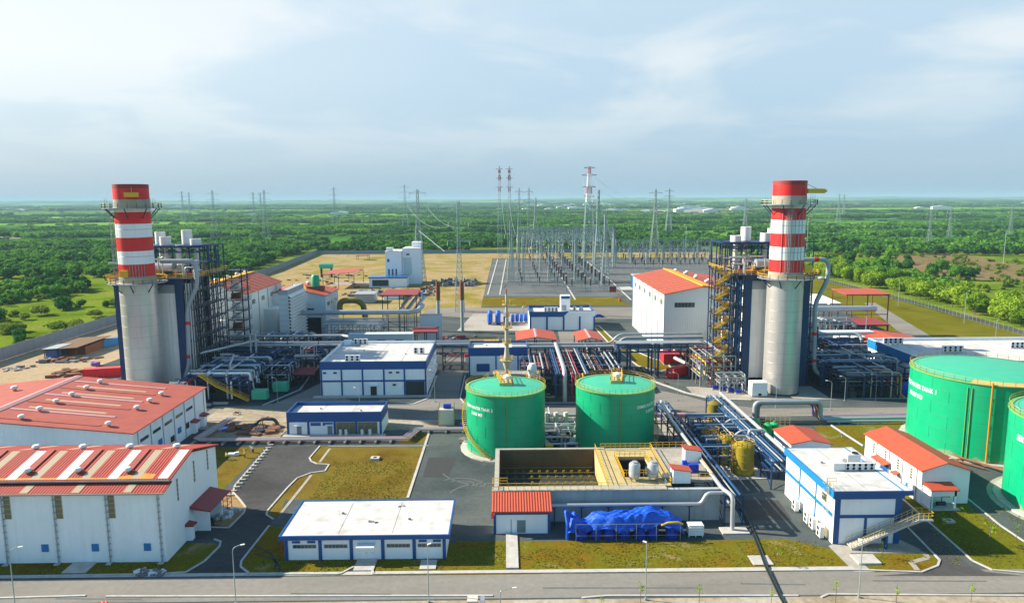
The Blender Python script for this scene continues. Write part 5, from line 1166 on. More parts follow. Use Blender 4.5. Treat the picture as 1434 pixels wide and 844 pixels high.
# yellow stair tower at right boiler
t = thing('stair_tower', 'yellow zigzag stair tower on the left side of the right boiler', 'stair tower', (61.8,203,0))
f = MB()
for xx in (59.8,64.2):
    for yy in (201,207): f.bar((xx,yy,0),(xx,yy,34.5),.26)
for k in range(8):
    z = 4.2*k+4; f.bar((59.8,201,z),(64.2,201,z),.2).bar((59.8,207,z),(64.2,207,z),.2).bar((64.2,201,z),(64.2,207,z),.2).bar((59.8,201,z),(59.8,207,z),.2)
f.build('frame', 'steel_blue', t)
fl = MB(); ra = MB(); ld = MB()
for k in range(8):
    z0_, z1_ = 4.2*k-.1, 4.2*k+4.1
    for (xa, xb, yy, za, zb) in ((60.2,63.8,201.6,z0_,z0_+2.1),(63.8,60.2,203.4,z0_+2.1,z1_)):
        for i in range(9):
            u = i/9; fl.cbox(xa+(xb-xa)*(u+.06), yy, za+(zb-za)*u, .45, 1.2, .08)
        for w2 in (-.6,.6):
            fl.bar((xa,yy+w2,za),(xb,yy+w2,zb),.09,.38); ra.bar((xa,yy+w2,za+1.05),(xb,yy+w2,zb+1.05),.09)
            ra.bar((xa,yy+w2,za+.55),(xb,yy+w2,zb+.55),.07)
            for i in range(5): u = i/4; ra.bar((xa+(xb-xa)*u,yy+w2,za+(zb-za)*u),(xa+(xb-xa)*u,yy+w2,za+(zb-za)*u+1.05),.07)
    ld.box(63.6,64.4,200.9,204.2,z0_+2.0,z0_+2.12).box(59.6,60.4,200.9,204.2,z1_-.1,z1_); ra.rail([(59.5,200.9,z1_),(60.5,200.9,z1_)],1.1,.08,1).rail([(64.5,200.9,z0_+2.1),(64.5,204.2,z0_+2.1)],1.1,.08,1)
fl.build('flights', 'yellow', t); ra.build('handrail', 'yellow', t); ld.build('landings', 'steel_dark', t)
# scaffold-like stair tower at left boiler (dark, with white drums)
t = thing('stair_tower', 'dark open stair tower with white cladding boxes beside the left boiler', 'stair tower', (-83,230,0))
f = MB()
for xx in (-88.5,-83.5):
    for yy in (226,231): f.bar((xx,yy,0),(xx,yy,33),.32)
for k in range(10):
    z = 3.2*k+3; f.box(-88.5,-82.6,225.9,231,z,z+.14).bar((-88.5,225.9,z-3),(-83.5,225.9,z),.2); f.rail([(-88.5,225.9,z+.14),(-82.6,225.9,z+.14),(-82.6,231,z+.14)],1.1,.07,1.5)
f.build('frame', 'steel_dark', t)
for k in range(8): MB().box(-87.2,-84.6,226.3,228.2,3.6+3.2*k,5.4+3.2*k).build('cladding_box', 'vent_white' if k % 3 else 'rust', t)
# duct from boiler to turbine hall
for x, la in ((-99.7,'left'),(77.0,'right')):
    d = thing('exhaust_duct', f'grey inlet duct between the {la} boiler and its turbine hall', 'duct', (x,239,0)); MB().prism_x([(238.4,4),(244,8),(244.7 if x < 0 else 239.8,20),(238.4,28)] if False else [(224.2,3),(234.7,6),(239.7,6),(239.7,14),(234.7,14),(224.2,26)], x-5, x+5).build('duct', 'alu_clad', d)
# ---------------------------------------------------------------- pipe racks
def rack(label, x0, x1, y0, y1, levels, bays, axis, pipes, frame='steel_blue', cw=.35, brace=True, name='pipe_rack', rows=2):
    """steel rack along an axis: portal frames + longitudinal beams, pipes as parts"""
    t = thing(name, label, 'pipe rack', ((x0+x1)/2,(y0+y1)/2,0))
    f = MB(); top = max(levels)
    def pt(u, v, z): return (x0+(x1-x0)*u, y0+(y1-y0)*v, z) if axis == 'x' else (x0+(x1-x0)*v, y0+(y1-y0)*u, z)
    rv = [i/(rows-1) for i in range(rows)]
    for i in range(bays+1):
        u = i/bays
        for v in rv: f.bar(pt(u,v,0), pt(u,v,top+.3), cw)
        for z in levels: f.bar(pt(u,0,z), pt(u,1,z), cw*.9)
    for v in rv:
        for z in levels: f.bar(pt(0,v,z), pt(1,v,z), cw*.8)
        if brace:
            for i in range(0,bays,3):
                f.bar(pt(i/bays,v,.3), pt((i+1)/bays,v,levels[0]), cw*.5)
    f.build('frame', frame, t)
    for (v, dz, lv, r, mat) in pipes:
        z = levels[lv]+.25+r+dz
        MB().tube([pt(-.01,v,z), pt(1.01,v,z)], r, 8).build('pipe', mat, t, smooth=True)
    return t
W = 'steel_dark'
rack('long dark main pipe rack running behind the two storey building', -92, -8, 224, 232, [5.0,7.4], 14, 'x',
     [(.05,0,1,.35,'pipe_alu'),(.25,0,1,.2,'pipe_grey'),(.45,0,1,.18,'pipe_alu'),(.65,0,1,.25,'pipe_grey'),(.85,0,1,.2,'steel_grey'),(.1,0,0,.22,'pipe_grey'),(.3,0,0,.22,'olive'),(.5,0,0,.18,'pipe_grey'),(.75,0,0,.25,'steel_grey')], W)
pipeline('long pale clad pipe above the main rack ending over the two storey building', [(-96,226,4),(-96,226,10.8),(-52,226,10.8),(-50,224,10.8)], .42, 'pipe_alu', sup=[(x,226,10.4) for x in (-90,-80,-70,-60)], supm=W)
pipeline('second pale pipe turning off the main rack towards the left boiler', [(-78,222,10.2),(-87,206,10.2),(-88.5,203,10.2)], .4, 'pipe_alu', sup=[(-79,221,10),(-84,212,10)], supm=W)
rack('blue pipe rack behind the left green tank passing the flare mast', 8, 36, 219, 226, [4.5,7.2], 6, 'x',
     [(.05,0,1,.25,'pipe_alu'),(.3,0,1,.2,'pipe_red'),(.5,0,1,.2,'pipe_grey'),(.75,0,1,.25,'pipe_pink'),(.1,0,0,.25,'pipe_grey'),(.4,0,0,.2,'pipe_red'),(.7,0,0,.2,'pipe_alu')], 'steel_blue')
pipeline('long pale header pipe over the central rack rising to the blue bridge', [(2,221,8.6),(33,221,8.6),(36,221,11.6),(62,221,11.6)], .3, 'pipe_alu', rad=1.5)
pipeline('second pale header pipe just below the first over the central rack', [(2,219.4,7.9),(34.5,219.4,7.9),(37,219.4,10.6),(62,219.4,10.6)], .45, 'pipe_grey', rad=1.5)
# bridge over the road
t = thing('pipe_bridge', 'blue steel pipe bridge on twin columns crossing the road to the right boiler', 'pipe bridge', (48,215,0))
f = MB(); ya, yb = 212.5, 217.5
for z in (7.6,9.8): 
    for yy in (ya,yb): f.bar((34,yy,z),(60,yy,z),.45)
for i in range(9):
    x = 34+i*3.25
    for yy in (ya,yb): f.bar((x,yy,7.6),(x,yy,9.8),.22)
    for z in (7.6,9.8): f.bar((x,ya,z),(x,yb,z),.25)
for (x,) in ((34.5,),(38.0,),(44.6,),(46.6,),(56.8,),(58.0,)):
    for yy in (ya,yb): f.bar((x,yy,0),(x,yy,9.8),.5)
f.build('truss', 'steel_blue', t)
for i, (yy, r, m_) in enumerate(((212.9,.2,'pipe_grey'),(213.8,.25,'steel_grey'),(214.8,.2,'steel_blue_mid'),(215.7,.28,'pipe_grey'),(216.8,.2,'pipe_alu'))):
    MB().tube([(33.5,yy,8.2+r),(60.5,yy,8.2+r)], r, 8).build('pipe', m_, t, smooth=True)
MB().box(34,60,213,217,10.05,10.2).build('cable_tray', 'steel_grey', t)
# central longitudinal rack
rack('blue and red pipe rack running away between the two green tanks', 13.6, 22.4, 186.5, 220, [4.4,7.0], 7, 'y',
     [(.05,0,1,.22,'steel_blue_mid'),(.12,0,1,.18,'steel_blue_mid'),(.45,0,1,.16,'pipe_pink'),(.52,0,1,.16,'rust'),(.6,0,1,.16,'pipe_grey'),(.68,0,1,.16,'pipe_red'),(.9,0,1,.22,'pipe_alu'),(.97,0,1,.22,'steel_blue_mid'),(.3,0,0,.3,'pipe_red'),(.6,0,0,.25,'pipe_red')], 'steel_blue')
pipeline('thick clad pipe on the central rack dropping to the road between the green tanks', [(15.9,221,8.6),(15.9,190,8.2),(15.9,186.4,7.6),(15.9,186.0,0)], .6, 'pipe_alu', rad=1.2)
for i, x in enumerate((17.8,18.8,19.9,20.7)):
    pipeline(f'riser pipe at the near end of the central rack, {ORD[4][i]} of four', [(x,187,7.4),(x,185.4,7.0),(x,185.4,.2)], .2, ('pipe_red','rust','pipe_red','pipe_yellow')[i], rad=.6)
# process clutter between the tanks
t = thing('pump_skid', 'pump skid with pale pipes and valves between the two green tanks', 'pump skid', (12,160,0))
f = MB(); rr = random.Random(11)
for i in range(14):
    x, y = rr.uniform(8.2,17), rr.uniform(146,168); h = rr.uniform(.6,2.4); L_ = rr.choice(((rr.uniform(2,5),0),(0,rr.uniform(2,6))))
    f.tube(bend([(x,y,.1),(x,y,h),(x+L_[0],y+L_[1],h),(x+L_[0],y+L_[1],.1)],.4,3), rr.uniform(.1,.24), 7)
for y in (150,158.5,164): f.tube([(8,y,.9),(16.5,y,.9)], .25, 8)
f.build('pipework', 'pipe_alu', t, smooth=True)
q = MB()
for i in range(7): q.cbox(rr.uniform(8.5,15.5), rr.uniform(147,167), 0, 1.6, .9, rr.uniform(.5,1.3), rr.choice((0,PI/2)))
q.build('pump_bases', 'steel_dark', t)
q = MB()
for i in range(3): q.cbox(9.8+i*2.4, 167.6, 0, .9, .9, 2.6, .4)
q.build('cabinets', 'ac_tan', t)
MB().cbox(9.4,148.8,.2,1.6,1.2,1.0).build('yellow_guard', 'yellow', t)
pipeline('pale pipe run along the road edge between the two green tanks', [(6,168.9,1.5),(42,168.9,1.5)], .4, 'pipe_alu', sup=[(x,168.9,1.2) for x in (8,14,20,26,32,38)], supm='steel_grey')
pipeline('rusty pink pipe run right of the right green tank along the road', [(33,167.2,1.8),(44,167.2,1.8)], .55, 'pipe_pink', sup=[(x,167.2,1.3) for x in (35,41)], supm='steel_grey')
# sleeper pipe run at left
def sleeper(label, runs, mat, sup):
    t = thing('pipe_run', label, 'pipe run', (runs[0][0][0],runs[0][0][1],0))
    for i, r in enumerate(runs): MB().tube(bend(r,.6,4), .17, 8).build('pipe', mat[i % len(mat)], t, smooth=True)
    s = MB()
    for (x, y, lx, ly) in sup: s.box(x-lx/2,x+lx/2,y-ly/2,y+ly/2,0,.5)
    s.build('sleepers', 'concrete', t)
sup_ = [(-70+i*3.4,154.7,.4,2.6) for i in range(14)]+[(-22,158.5,2.6,.4)]+[(-18+i*4,161.2,.4,2.4) for i in range(4)]
sleeper('low run of pink and grey pipes on sleepers along the lawn edge', [[(-68.5+.6*i,171,.9),(-70.5+.6*i,155.6-.5*i,.9),(-23.2+.5*i,155.6-.5*i,.9),(-21.4+.5*i,161.9-.45*i,.9),(-6.8,161.9-.45*i,.9)] for i in range(4)], ['pipe_pink','pipe_alu','pipe_grey','pipe_pink'], sup_)
# front right racks
rack('dark blue pipe rack along the right side of the concrete basin', 36.2, 39.2, 112, 166, [3.2,5.0], 9, 'y',
     [(.15,0,1,.2,'steel_blue_mid'),(.5,0,1,.18,'pipe_grey'),(.8,0,1,.2,'steel_blue_mid'),(.3,0,0,.22,'steel_grey'),(.7,0,0,.2,'steel_dark')], 'steel_blue', .25)
pipeline('thick bright clad pipe along the basin rack dropping to a concrete pad', [(36.0,160,7.4),(36.0,150,6.3),(36.0,113,6.0),(36.9,110.2,5.9),(36.9,109.9,.2)], .35, 'pipe_alu', rad=1.0)
slab('square concrete pad under the dropping clad pipe at the basin corner', 35.0, 39.4, 108.6, 110.9, .25)
rack('blue rack crossing the lane behind the basin deck', 38.6, 47.5, 134.2, 136.6, [2.8,5.0], 3, 'x', [(.3,0,1,.15,'pipe_grey'),(.7,0,1,.2,'steel_blue_mid'),(.5,0,0,.2,'pipe_grey')], 'steel_blue', .24)
rack('long blue pipe rack beside the stair building carrying many small pipes', 49.4, 53.0, 126.5, 170, [3.4,5.2], 8, 'y',
     [(.1,0,1,.18,'steel_blue_mid'),(.3,0,1,.2,'steel_blue_mid'),(.5,0,1,.16,'pipe_grey'),(.7,0,1,.2,'steel_blue_mid'),(.2,0,0,.2,'steel_blue_mid'),(.5,0,0,.2,'pipe_grey'),(.8,0,0,.2,'steel_blue_mid')], 'steel_blue', .25)
pipeline('thick bright clad pipe on the rack beside the stair building', [(53.4,172,5.9),(53.4,128.5,5.9),(53.2,127,5.6),(53.2,126.6,.2)], .4, 'pipe_alu', rad=1.0)
for y, la in ((154,'far'),(146.5,'middle'),(139,'near')):
    rack(f'blue cross rack with grey pipes among the ochre tanks, {la} one', 40.8, 49.2, y, y+2.4, [3.0,4.9], 3, 'x', [(.1,0,1,.2,'pipe_grey'),(.5,0,1,.16,'steel_blue_mid'),(.9,0,1,.25,'pipe_alu'),(.4,0,0,.2,'steel_blue_mid'),(.7,0,0,.2,'pipe_grey')], 'steel_blue_mid', .22)
for y, la in ((151,'farther'),(143.5,'nearer')):
    pipeline(f'grey pipe stepping up to the rack beside the stair building, {la} one', [(42,y,4.4),(47.6,y,4.4),(49.2,y,5.7),(53,y,5.7)], .26, 'pipe_alu', rad=.8)
pipeline('pale looped pipe over the rack near the shed', [(50,141,5.4),(50,141,6.6),(53,141,6.6),(53,141,5.6)], .3, 'pipe_alu', rad=.9)
def vtank(label, x, y, r, h, mat, cage=True, name='chemical_tank', z=0, legs=False):
    t = thing(name, label, 'tank', (x,y,z))
    MB().lathe(x,y,[(r,z+.2),(r,z+h),(r*.7,z+h+.25*r),(r*.25,z+h+.38*r),(0,z+h+.4*r)],24).build('shell', mat, t, smooth=True)
    MB().cyl(x,y,z,z+.2,r+.2,20).build('foundation', 'concrete', t)
    MB().lathe(x,y,[(.25,z+h+.3*r),(.25,z+h+.6*r),(0,z+h+.62*r)],10).build('manhole', mat, t)
    if cage:
        c = MB().rail(arc(x,y,r-.05,0,2*PI,12,z+h), 1.1, .07, 1.2)
        for i in range(14): c.bar((x-r-.35,y-.6,z+.5+i*h/14),(x-r-.35,y+.1,z+.5+i*h/14),.05)
        for q in (-.6,.1): c.bar((x-r-.35,y+q,z),(x-r-.35,y+q,z+h+1),.07)
        for i in range(5): c.lathe(x-r-.4,y-.25,[(.55,z+2+i*h/6),(.55,z+2.08+i*h/6)],8)
        c.build('cage', 'yellow', t)
        b = MB()
        for k in range(3): b.lathe(x,y,[(r+.02,z+h*(k+1)/4),(r+.08,z+h*(k+1)/4+.05),(r+.02,z+h*(k+1)/4+.1)],24)
        b.build('bands', mat, t)
    return t
slab('concrete bund floor under the big ochre tank', 43.2, 50.4, 131.2, 138.6, .2)
vtank('big ochre upright tank with yellow cage ladder left of the stair building', 46.8, 134.4, 2.0, 5.8, 'tank_gold')
vtank('second smaller ochre tank with yellow cage ladder behind the big ochre tank', 45.0, 139.6, 1.4, 5.4, 'tank_gold')
vtank('bright orange upright tank left of the cross racks', 43.2, 143.8, 1.5, 5.2, 'orange')
vtank('olive upright tank on a pale plinth at the head of the racks', 49.2, 162.6, 1.55, 6.0, 'olive', False)
tag(MB().box(42,52,160.4,165.4,0,1.4).rail([(42,160.4,1.4),(52,160.4,1.4)],1.1,.06,1.4).build('plinth', 'apron_pale'), 'pale concrete plinth under the olive upright tank', 'plinth')
tag(MB().box(41.6,44.5,153,158,0,3.4).build('wall_block', 'apron_pale'), 'pale blank wall block at the head of the racks left of the olive tank', 'wall')
for i, (x, y) in enumerate(((57.2,157.2),(58.8,154.2),(60.6,155.0),(61.6,151.2))):
    vtank(f'small bright green vessel in the row behind the shed, {ORD[4][i]} of four', x, y, .95, 3.4, 'tank_green_small', False, 'filter_vessel')
y_ = MB()
for k in range(3): y_.rail([(58+k*1.2,159.5,.2+k*1.3),(66,159.5,.2+k*1.3)],1.2,.07,1.1)
y_.rail([(66,159.5,.2),(66,154,.2)],1.1,.07,1.2)
tag(y_.build('railing', 'yellow_pale'), 'yellow railings around the green vessels', 'railing')
# U shaped clad pipes over the road edge at right
for i in range(4):
    pipeline(f'hopping pipe bundle right of the ochre racks, {ORD[4][i]} of four', [(60.2+.6*i,166.5+.8*i,.5),(60.2+.6*i,166.5+.8*i,5.0-.35*i),(76.2-.3*i,166.5+.8*i,5.0-.35*i),(76.2-.3*i,166.5+.8*i,.6),(110,166.5+.8*i,.9)], (.55,.35,.35,.3)[i], ('pipe_grey','rust','steel_grey','pipe_purple')[i], rad=1.3, name='hopping_pipe')
pipeline('grey pipes on low sleepers along the cross road left of the huge green tank', [(77,164.6,.7),(100,164.6,.7)], .3, 'pipe_grey', sup=[(x,164.6,.5) for x in (80,85,90,95)], supm='concrete')
pipeline('pale diagonal pipe on the lawn behind the workshop', [(76,160,1.2),(76.5,146,1.2)], .25, 'pipe_alu', sup=[(76.2,155,1.0)], supm='steel_grey')
# ---------------------------------------------------------------- left process area beside the left boiler
def steel(label, x0, x1, y0, y1, levels, nx, ny, mat, name='process_frame', pipes=0, pm='pipe_alu', seed=1, floor=None, rails=None, r=(.12,.3)):
    t = thing(name, label, 'steel frame', ((x0+x1)/2,(y0+y1)/2,0)); f = MB(); rr = random.Random(seed)
    for i in range(nx+1):
        for j in range(ny+1):
            x, y = x0+(x1-x0)*i/nx, y0+(y1-y0)*j/ny; f.bar((x,y,0),(x,y,levels[-1]),.3)
    for z in levels:
        for i in range(nx+1): x = x0+(x1-x0)*i/nx; f.bar((x,y0,z),(x,y1,z),.28)
        for j in range(ny+1): y = y0+(y1-y0)*j/ny; f.bar((x0,y,z),(x1,y,z),.28)
    f.build('frame', mat, t)
    if floor:
        fl = MB()
        for z in floor: fl.box(x0,x1,y0,y1,z+.15,z+.2)
        fl.build('grating', 'steel_dark', t)
    if rails:
        ra = MB()
        for z in rails: ra.rail([(x0,y0,z+.2),(x1,y0,z+.2),(x1,y1,z+.2),(x0,y1,z+.2)],1.1,.07,1.5,True)
        ra.build('railing', 'yellow', t)
    if pipes > 4 and mat in ('steel_blue','steel_dark'):
        for k in range(pipes): MB().cbox(rr.uniform(x0+1,x1-1), rr.uniform(y0+1,y1-1), 0, rr.uniform(1,3), rr.uniform(.8,2), rr.uniform(.8,levels[0]-.6)).build('machine', 'dark_interior', t)
    for k in range(pipes):
        z = rr.choice(levels)+rr.uniform(.3,1.4); x, y = rr.uniform(x0,x1), rr.uniform(y0,y1)
        if rr.random() < .5: p = [(x,y0-.5,z),(x,y1,z),(x,y1,.5)]; p = [(x,y0+.2,.3),(x,y0+.2,z),(x,y1,z)] if rr.random() < .5 else p
        else: p = [(x0-.4,y,z),(x1+.3,y,z),(x1+.3,y,z-2)]
        mt_ = rr.choice(pm)
        if mat in ('steel_blue','steel_dark') and k > 9 and rr.random() < .72: mt_ = rr.choice(('steel_dark','steel_blue','steel_blue','steel_grey','steel_blue_mid'))
        MB().tube(bend(p,.7,4), rr.uniform(*r), 9).build('pipe', mt_, t, smooth=True)
    return t
steel('dark blue process frame with white pipes at the foot of the left boiler', -86, -70, 190, 214, [4.2,6.6], 3, 4, 'steel_blue', pipes=38, pm=['pipe_alu','pipe_alu','pipe_grey','white_paint'], seed=4, floor=[4.2], r=(.15,.34))
steel('black pipe frame with thick pale pipes behind the left process area', -86, -56, 214.5, 222.5, [4.4,7.0], 6, 2, 'steel_dark', pipes=34, pm=['pipe_alu','steel_grey','steel_blue_mid'], seed=9, r=(.15,.4))
steel('dark frame with small pumps right of the left process area', -69, -62.5, 200, 212, [3.2,5.6], 2, 3, 'steel_dark', pipes=22, pm=['pipe_grey','pipe_alu','steel_grey'], seed=21, r=(.1,.2))
steel('blue frame with crimson risers at the corner of the left boiler', -88.5, -84.5, 184.5, 192, [3,5.4], 1, 2, 'steel_blue', pipes=16, pm=['pipe_red','pipe_alu','steel_blue_mid'], seed=3, floor=[5.4])
for i, (pts, r) in enumerate((([(-82,203,8.2),(-72.5,203,8.2),(-71.5,203,3)],.32),([(-80,198.5,7.6),(-71,198.5,7.6),(-70,198.5,2.5)],.34),([(-78,193.4,7.3),(-70.6,193.4,7.3),(-69.8,193.4,2)],.36),([(-84,207,9),(-80,207,9),(-77,195.5,8.4),(-75.5,192.5,7.4)],.36))):
    pipeline(f'white looping steam pipe on the left process frame, {["farthest","middle","nearest","diagonal"][i]} one', pts, r, 'pipe_alu', rad=1.1, name='steam_pipe')
for i, (x, y, h) in enumerate(((-77.5,214,13.5),(-75.6,213.2,14.2))):
    pipeline(f'slim vertical vent pipe with bent tip above the left process area, {ORD[2][i]} one', [(x,y,4),(x,y,h),(x+.7,y,h+.4)], .3, 'pipe_alu', name='vent_pipe', rad=.4)
t = thing('yellow_stair', 'yellow sloping stair on the left process frame', 'stair', (-76,188.5,0)); f = MB(); r_ = MB()
for k, (xa, za, xb, zb) in enumerate(((-82.5,7.4,-78.0,4.3),(-78,4.3,-69.6,.2))):
    for w2 in (-.6,.6):
        f.bar((xa,188.6+w2,za),(xb,188.6+w2,zb),.12,.3)
        for h in (.55,1.1): r_.bar((xa,188.6+w2,za+h),(xb,188.6+w2,zb+h),.08)
    for i in range(14): u = i/14; f.cbox(xa+(xb-xa)*u,188.6,za+(zb-za)*u,.35,1.2,.08)
    for i in range(5):
        u = i/4; r_.bar((xa+(xb-xa)*u,188,za+(zb-za)*u),(xa+(xb-xa)*u,188,za+(zb-za)*u+1.1),.08)
f.build('flight', 'yellow', t); r_.build('railing', 'yellow', t)
def shelter(label, x0, x1, y0, y1, h, rise, roof, slope='x', posts=2, pm='steel_dark', th=.2, cat='shelter', braces=False):
    t = thing('shelter', label, cat, ((x0+x1)/2,(y0+y1)/2,0))
    if slope == 'g':
        xm = (x0+x1)/2; MB().prism_y([(x0,h),(xm,h+rise),(x1,h),(x1,h+th),(xm,h+rise+th),(x0,h+th)], y0, y1).build('roof', roof, t)
        MB().prism_y([(xm-.5,h+rise+th-.06),(xm,h+rise+th+.1),(xm+.5,h+rise+th-.06)], y0, y1).build('ridge_cap', 'pipe_pink', t)
    elif slope == 'x': MB().prism_y([(x0,h),(x1,h+rise),(x1,h+rise+th),(x0,h+th)], y0, y1).build('roof', roof, t)
    else: MB().prism_x([(y0,h),(y1,h+rise),(y1,h+rise+th),(y0,h+th)], x0, x1).build('roof', roof, t)
    p = MB()
    for i in range(posts):
        xx = x0+.5+(x1-x0-1)*i/(posts-1)
        for yy in (y0+.5,y1-.5): p.bar((xx,yy,0),(xx,yy,h),.3)
        p.bar((xx,y0+.5,h-.2),(xx,y1-.5,h-.2),.2)
    for yy in (y0+.5,y1-.5):
        p.bar((x0+.5,yy,h-.25),(x1-.5,yy,h-.25),.22)
        if braces:
            for z in (h*.3,h*.55): p.bar((x0+.5,yy,z),(x1-.5,yy,z),.25)
            p.bar((x0+.5,yy,h*.3),(x1-.5,yy,0),.18)
    p.build('posts', pm, t); return t
shelter('small crimson roofed shelter in the shade left of the two storey building', -64.5, -56.2, 204, 211, 3.4, .5, 'roof_maroon', 'y', 2)
for i, (x, y) in enumerate(((-63.6,197.5),(-66.8,189.6))):
    o = thing('green_tank', f'pale green box tank in the left process area, {["farther","nearer"][i]} one', 'tank', (x,y,0)); MB().box(x-2,x+2,y-1.2,y+1.2,.5,3.0).build('shell', 'tank_roof', o); MB().box(x-1.8,x+1.8,y-1,y+1,0,.5).build('skid', 'steel_dark', o)
o = thing('frame_platform', 'pale railed platform with red rescue ring above the left process area', 'platform', (-60.5,214,0))
f = MB().box(-64,-57.6,212,215,7.0,7.2)
for x in (-61.8,-57.8):
    for yy in (212.1,214.9): f.bar((x,yy,7.2),(x,yy,10.3),.2)
f.bar((-61.8,212.1,10.3),(-57.8,212.1,10.3),.2).bar((-61.8,214.9,10.3),(-57.8,214.9,10.3),.2).bar((-61.8,212.1,10.3),(-61.8,214.9,10.3),.2).bar((-57.8,212.1,10.3),(-57.8,214.9,10.3),.2)
f.build('deck', 'pipe_alu', o); MB().box(-61,-58.6,213.2,213.8,8.8,9.2).build('ring', 'container_red', o)
p_ = MB()
for x in (-63.6,-58): p_.bar((x,213.5,0),(x,213.5,7),.3)
p_.build('legs', 'steel_dark', o)
for i, (x, y, l) in enumerate(((-80.5,184.2,5),(-76,185.4,4))):
    o = thing('steel_beams', f'grey stacked steel beams on the ground before the left process area, {ORD[2][i]} stack', 'beam stack', (x,y,0)); MB().box(x-l/2,x+l/2,y-.5,y-.2,.2,.5).box(x-l/2,x+l/2,y+.2,y+.5,.2,.5).box(x-l/2,x+l/2,y-.2,y+.2,.5,.8).build('beams', 'steel_grey', o); MB().box(x-l/3,x-l/3+.2,y-.7,y+.7,0,.2).box(x+l/3,x+l/3+.2,y-.7,y+.7,0,.2).build('sleepers', 'rust', o)
o = thing('generator_box', 'grey box cabinet on the ground before the left process area', 'cabinet', (-82,186.2,0)); MB().box(-83.3,-80.7,185.4,187,.3,2.0).build('casing', 'steel_grey', o); MB().box(-83.1,-80.9,185.5,186.9,0,.3).build('skid', 'steel_dark', o)
# left transformers and duct area behind main rack
pipeline('very long thick grey bus duct from the intake house to the red roofed transformer frame', [(-75.2,262,12.6),(-34.5,262,12.6),(-32.6,264,12.6),(-32.0,274,13.2)], .95, 'pipe_grey', name='bus_duct', rad=2, n=16, sup=[(x,262,11.7) for x in (-68,-60,-52,-44,-36)], supm='steel_grey')
shelter('tall dark transformer frame with crimson roof at the end of the bus duct', -47.5, -33.5, 271, 284, 17.6, .6, 'roof_maroon', 'y', 3, braces=True, cat='transformer frame')
for i in range(3):
    pipeline(f'slanting pale bushing duct under the crimson transformer roof, {ORD[3][i]} of three', [(-41+i*3,272,11.5),(-38+i*3,282,15.5)], .7, 'pipe_alu', name='bushing_duct', sup=[(-41+i*3,272.2,11)])
o = thing('fire_wall', 'plain blue grey fire wall right of the transformer frame', 'wall', (-29,268,0)); MB().box(-32.5,-24,268,268.6,0,10.5).build('panel', 'hall_clad', o); MB().box(-32.6,-23.9,267.9,268.7,10.5,10.8).build('coping', 'pipe_grey', o)
for x, la in ((-27.4,'left'),(-17.6,'right')):
    t = thing('flue', f'slim rusty tipped exhaust flue behind the fire wall, {la} one', 'flue', (x,290,0)); MB().lathe(x,290,[(.75,0),(.75,13)],12).build('lower_pipe', 'pipe_grey', t, smooth=True); MB().lathe(x,290,[(.9,13),(.9,20.5),(.5,20.6)],12).build('upper_pipe', 'rust', t, smooth=True)
shelter('low crimson roofed shelter before the fire wall', -34, -24.5, 255, 262, 6.2, .5, 'roof_maroon', 'y', 3)
t = thing('duct_block', 'long pale grey equipment block with square hatches behind the two storey building', 'equipment block', (-44,252,0))
MB().box(-56,-33,250,254,0,6.6).build('casing', 'hall_clad', t)
for i in range(3): MB().box(-52+i*6.4,-49+i*6.4,249.86,249.99,1.2,4.6).build('hatch', 'steel_dark' if i else 'steel_grey', t)
steel('pale grey pipe frame under the bus duct with green pump', -66, -46, 256, 268, [4,8], 5, 2, 'steel_grey', pipes=26, pm=['pipe_grey','pipe_alu','steel_grey'], seed=31)
o = thing('pump_set', 'dull green pump under the bus duct', 'pump', (-57,259,0)); MB().tube([(-60,259,2),(-54,259,2)], 1.2, 14).build('motor', 'tank_green', o, smooth=True); MB().box(-60,-54,258,260,0,.9).build('base', 'concrete', o)
pipeline('ochre green bent duct behind the hall with the roof tank', [(-67,287,8),(-67,287,13.5),(-60,287,13.5),(-57.5,287,12),(-56.5,287,4)], 1.2, 'olive', name='bent_duct', rad=4, n=14)
t = thing('debris_pile', 'mixed pipes and pallets lying on the yard right of the fire wall', 'debris', (-20,262,0)); f = MB(); rr = random.Random(8)
for i in range(40): f.cbox(rr.uniform(-25,-12), rr.uniform(245,280), 0, rr.uniform(1,5), rr.uniform(.3,1.2), rr.uniform(.2,.7), rr.choice((0,.1,PI/2)))
f.build('pallets', 'debris_grey', t)
f = MB()
for i in range(14): f.cbox(rr.uniform(-25,-12), rr.uniform(240,280), 0.02, rr.uniform(1,4), rr.uniform(.3,1.0), rr.uniform(.3,.9), rr.choice((0,.3,PI/2)))
f.build('crates', 'crimson', t)
# ---------------------------------------------------------------- right process area
steel('dark blue process frame with pale pipes right of the right boiler', 90.5, 112, 199, 216, [4.0,6.5], 4, 3, 'steel_blue', pipes=40, pm=['pipe_alu','pipe_grey','steel_blue_mid'], seed=14, floor=[4.0], r=(.12,.28))
steel('dark process frame with blue diagonal trays before the right boiler pipes', 92, 106, 186, 198.5, [3.8,6.2], 3, 2, 'steel_blue', pipes=24, pm=['steel_blue_mid','pipe_grey','pipe_alu'], seed=15, floor=[6.2], r=(.1,.24))
steel('dark frame with crimson machines behind the right process area', 104, 124, 222, 234, [3.4,6.4], 4, 2, 'steel_dark', pipes=24, pm=['steel_blue_mid','pipe_red','pipe_alu'], seed=16, r=(.12,.3))
for i, (x, m_) in enumerate(((103.6,'pipe_red'),(104.8,'pipe_red'),(106.2,'pipe_yellow'),(107.2,'pipe_yellow'))):
    pipeline(f'{"crimson" if i<2 else "yellow"} riser pipe on the front of the right process frame, {["left","right","left","right"][i]} one', [(x-6,196,6.6),(x,187.4,6.4),(x,187.2,.8),(x+.6,186.2,.3)], .22, m_, rad=.9, name='riser_pipe')
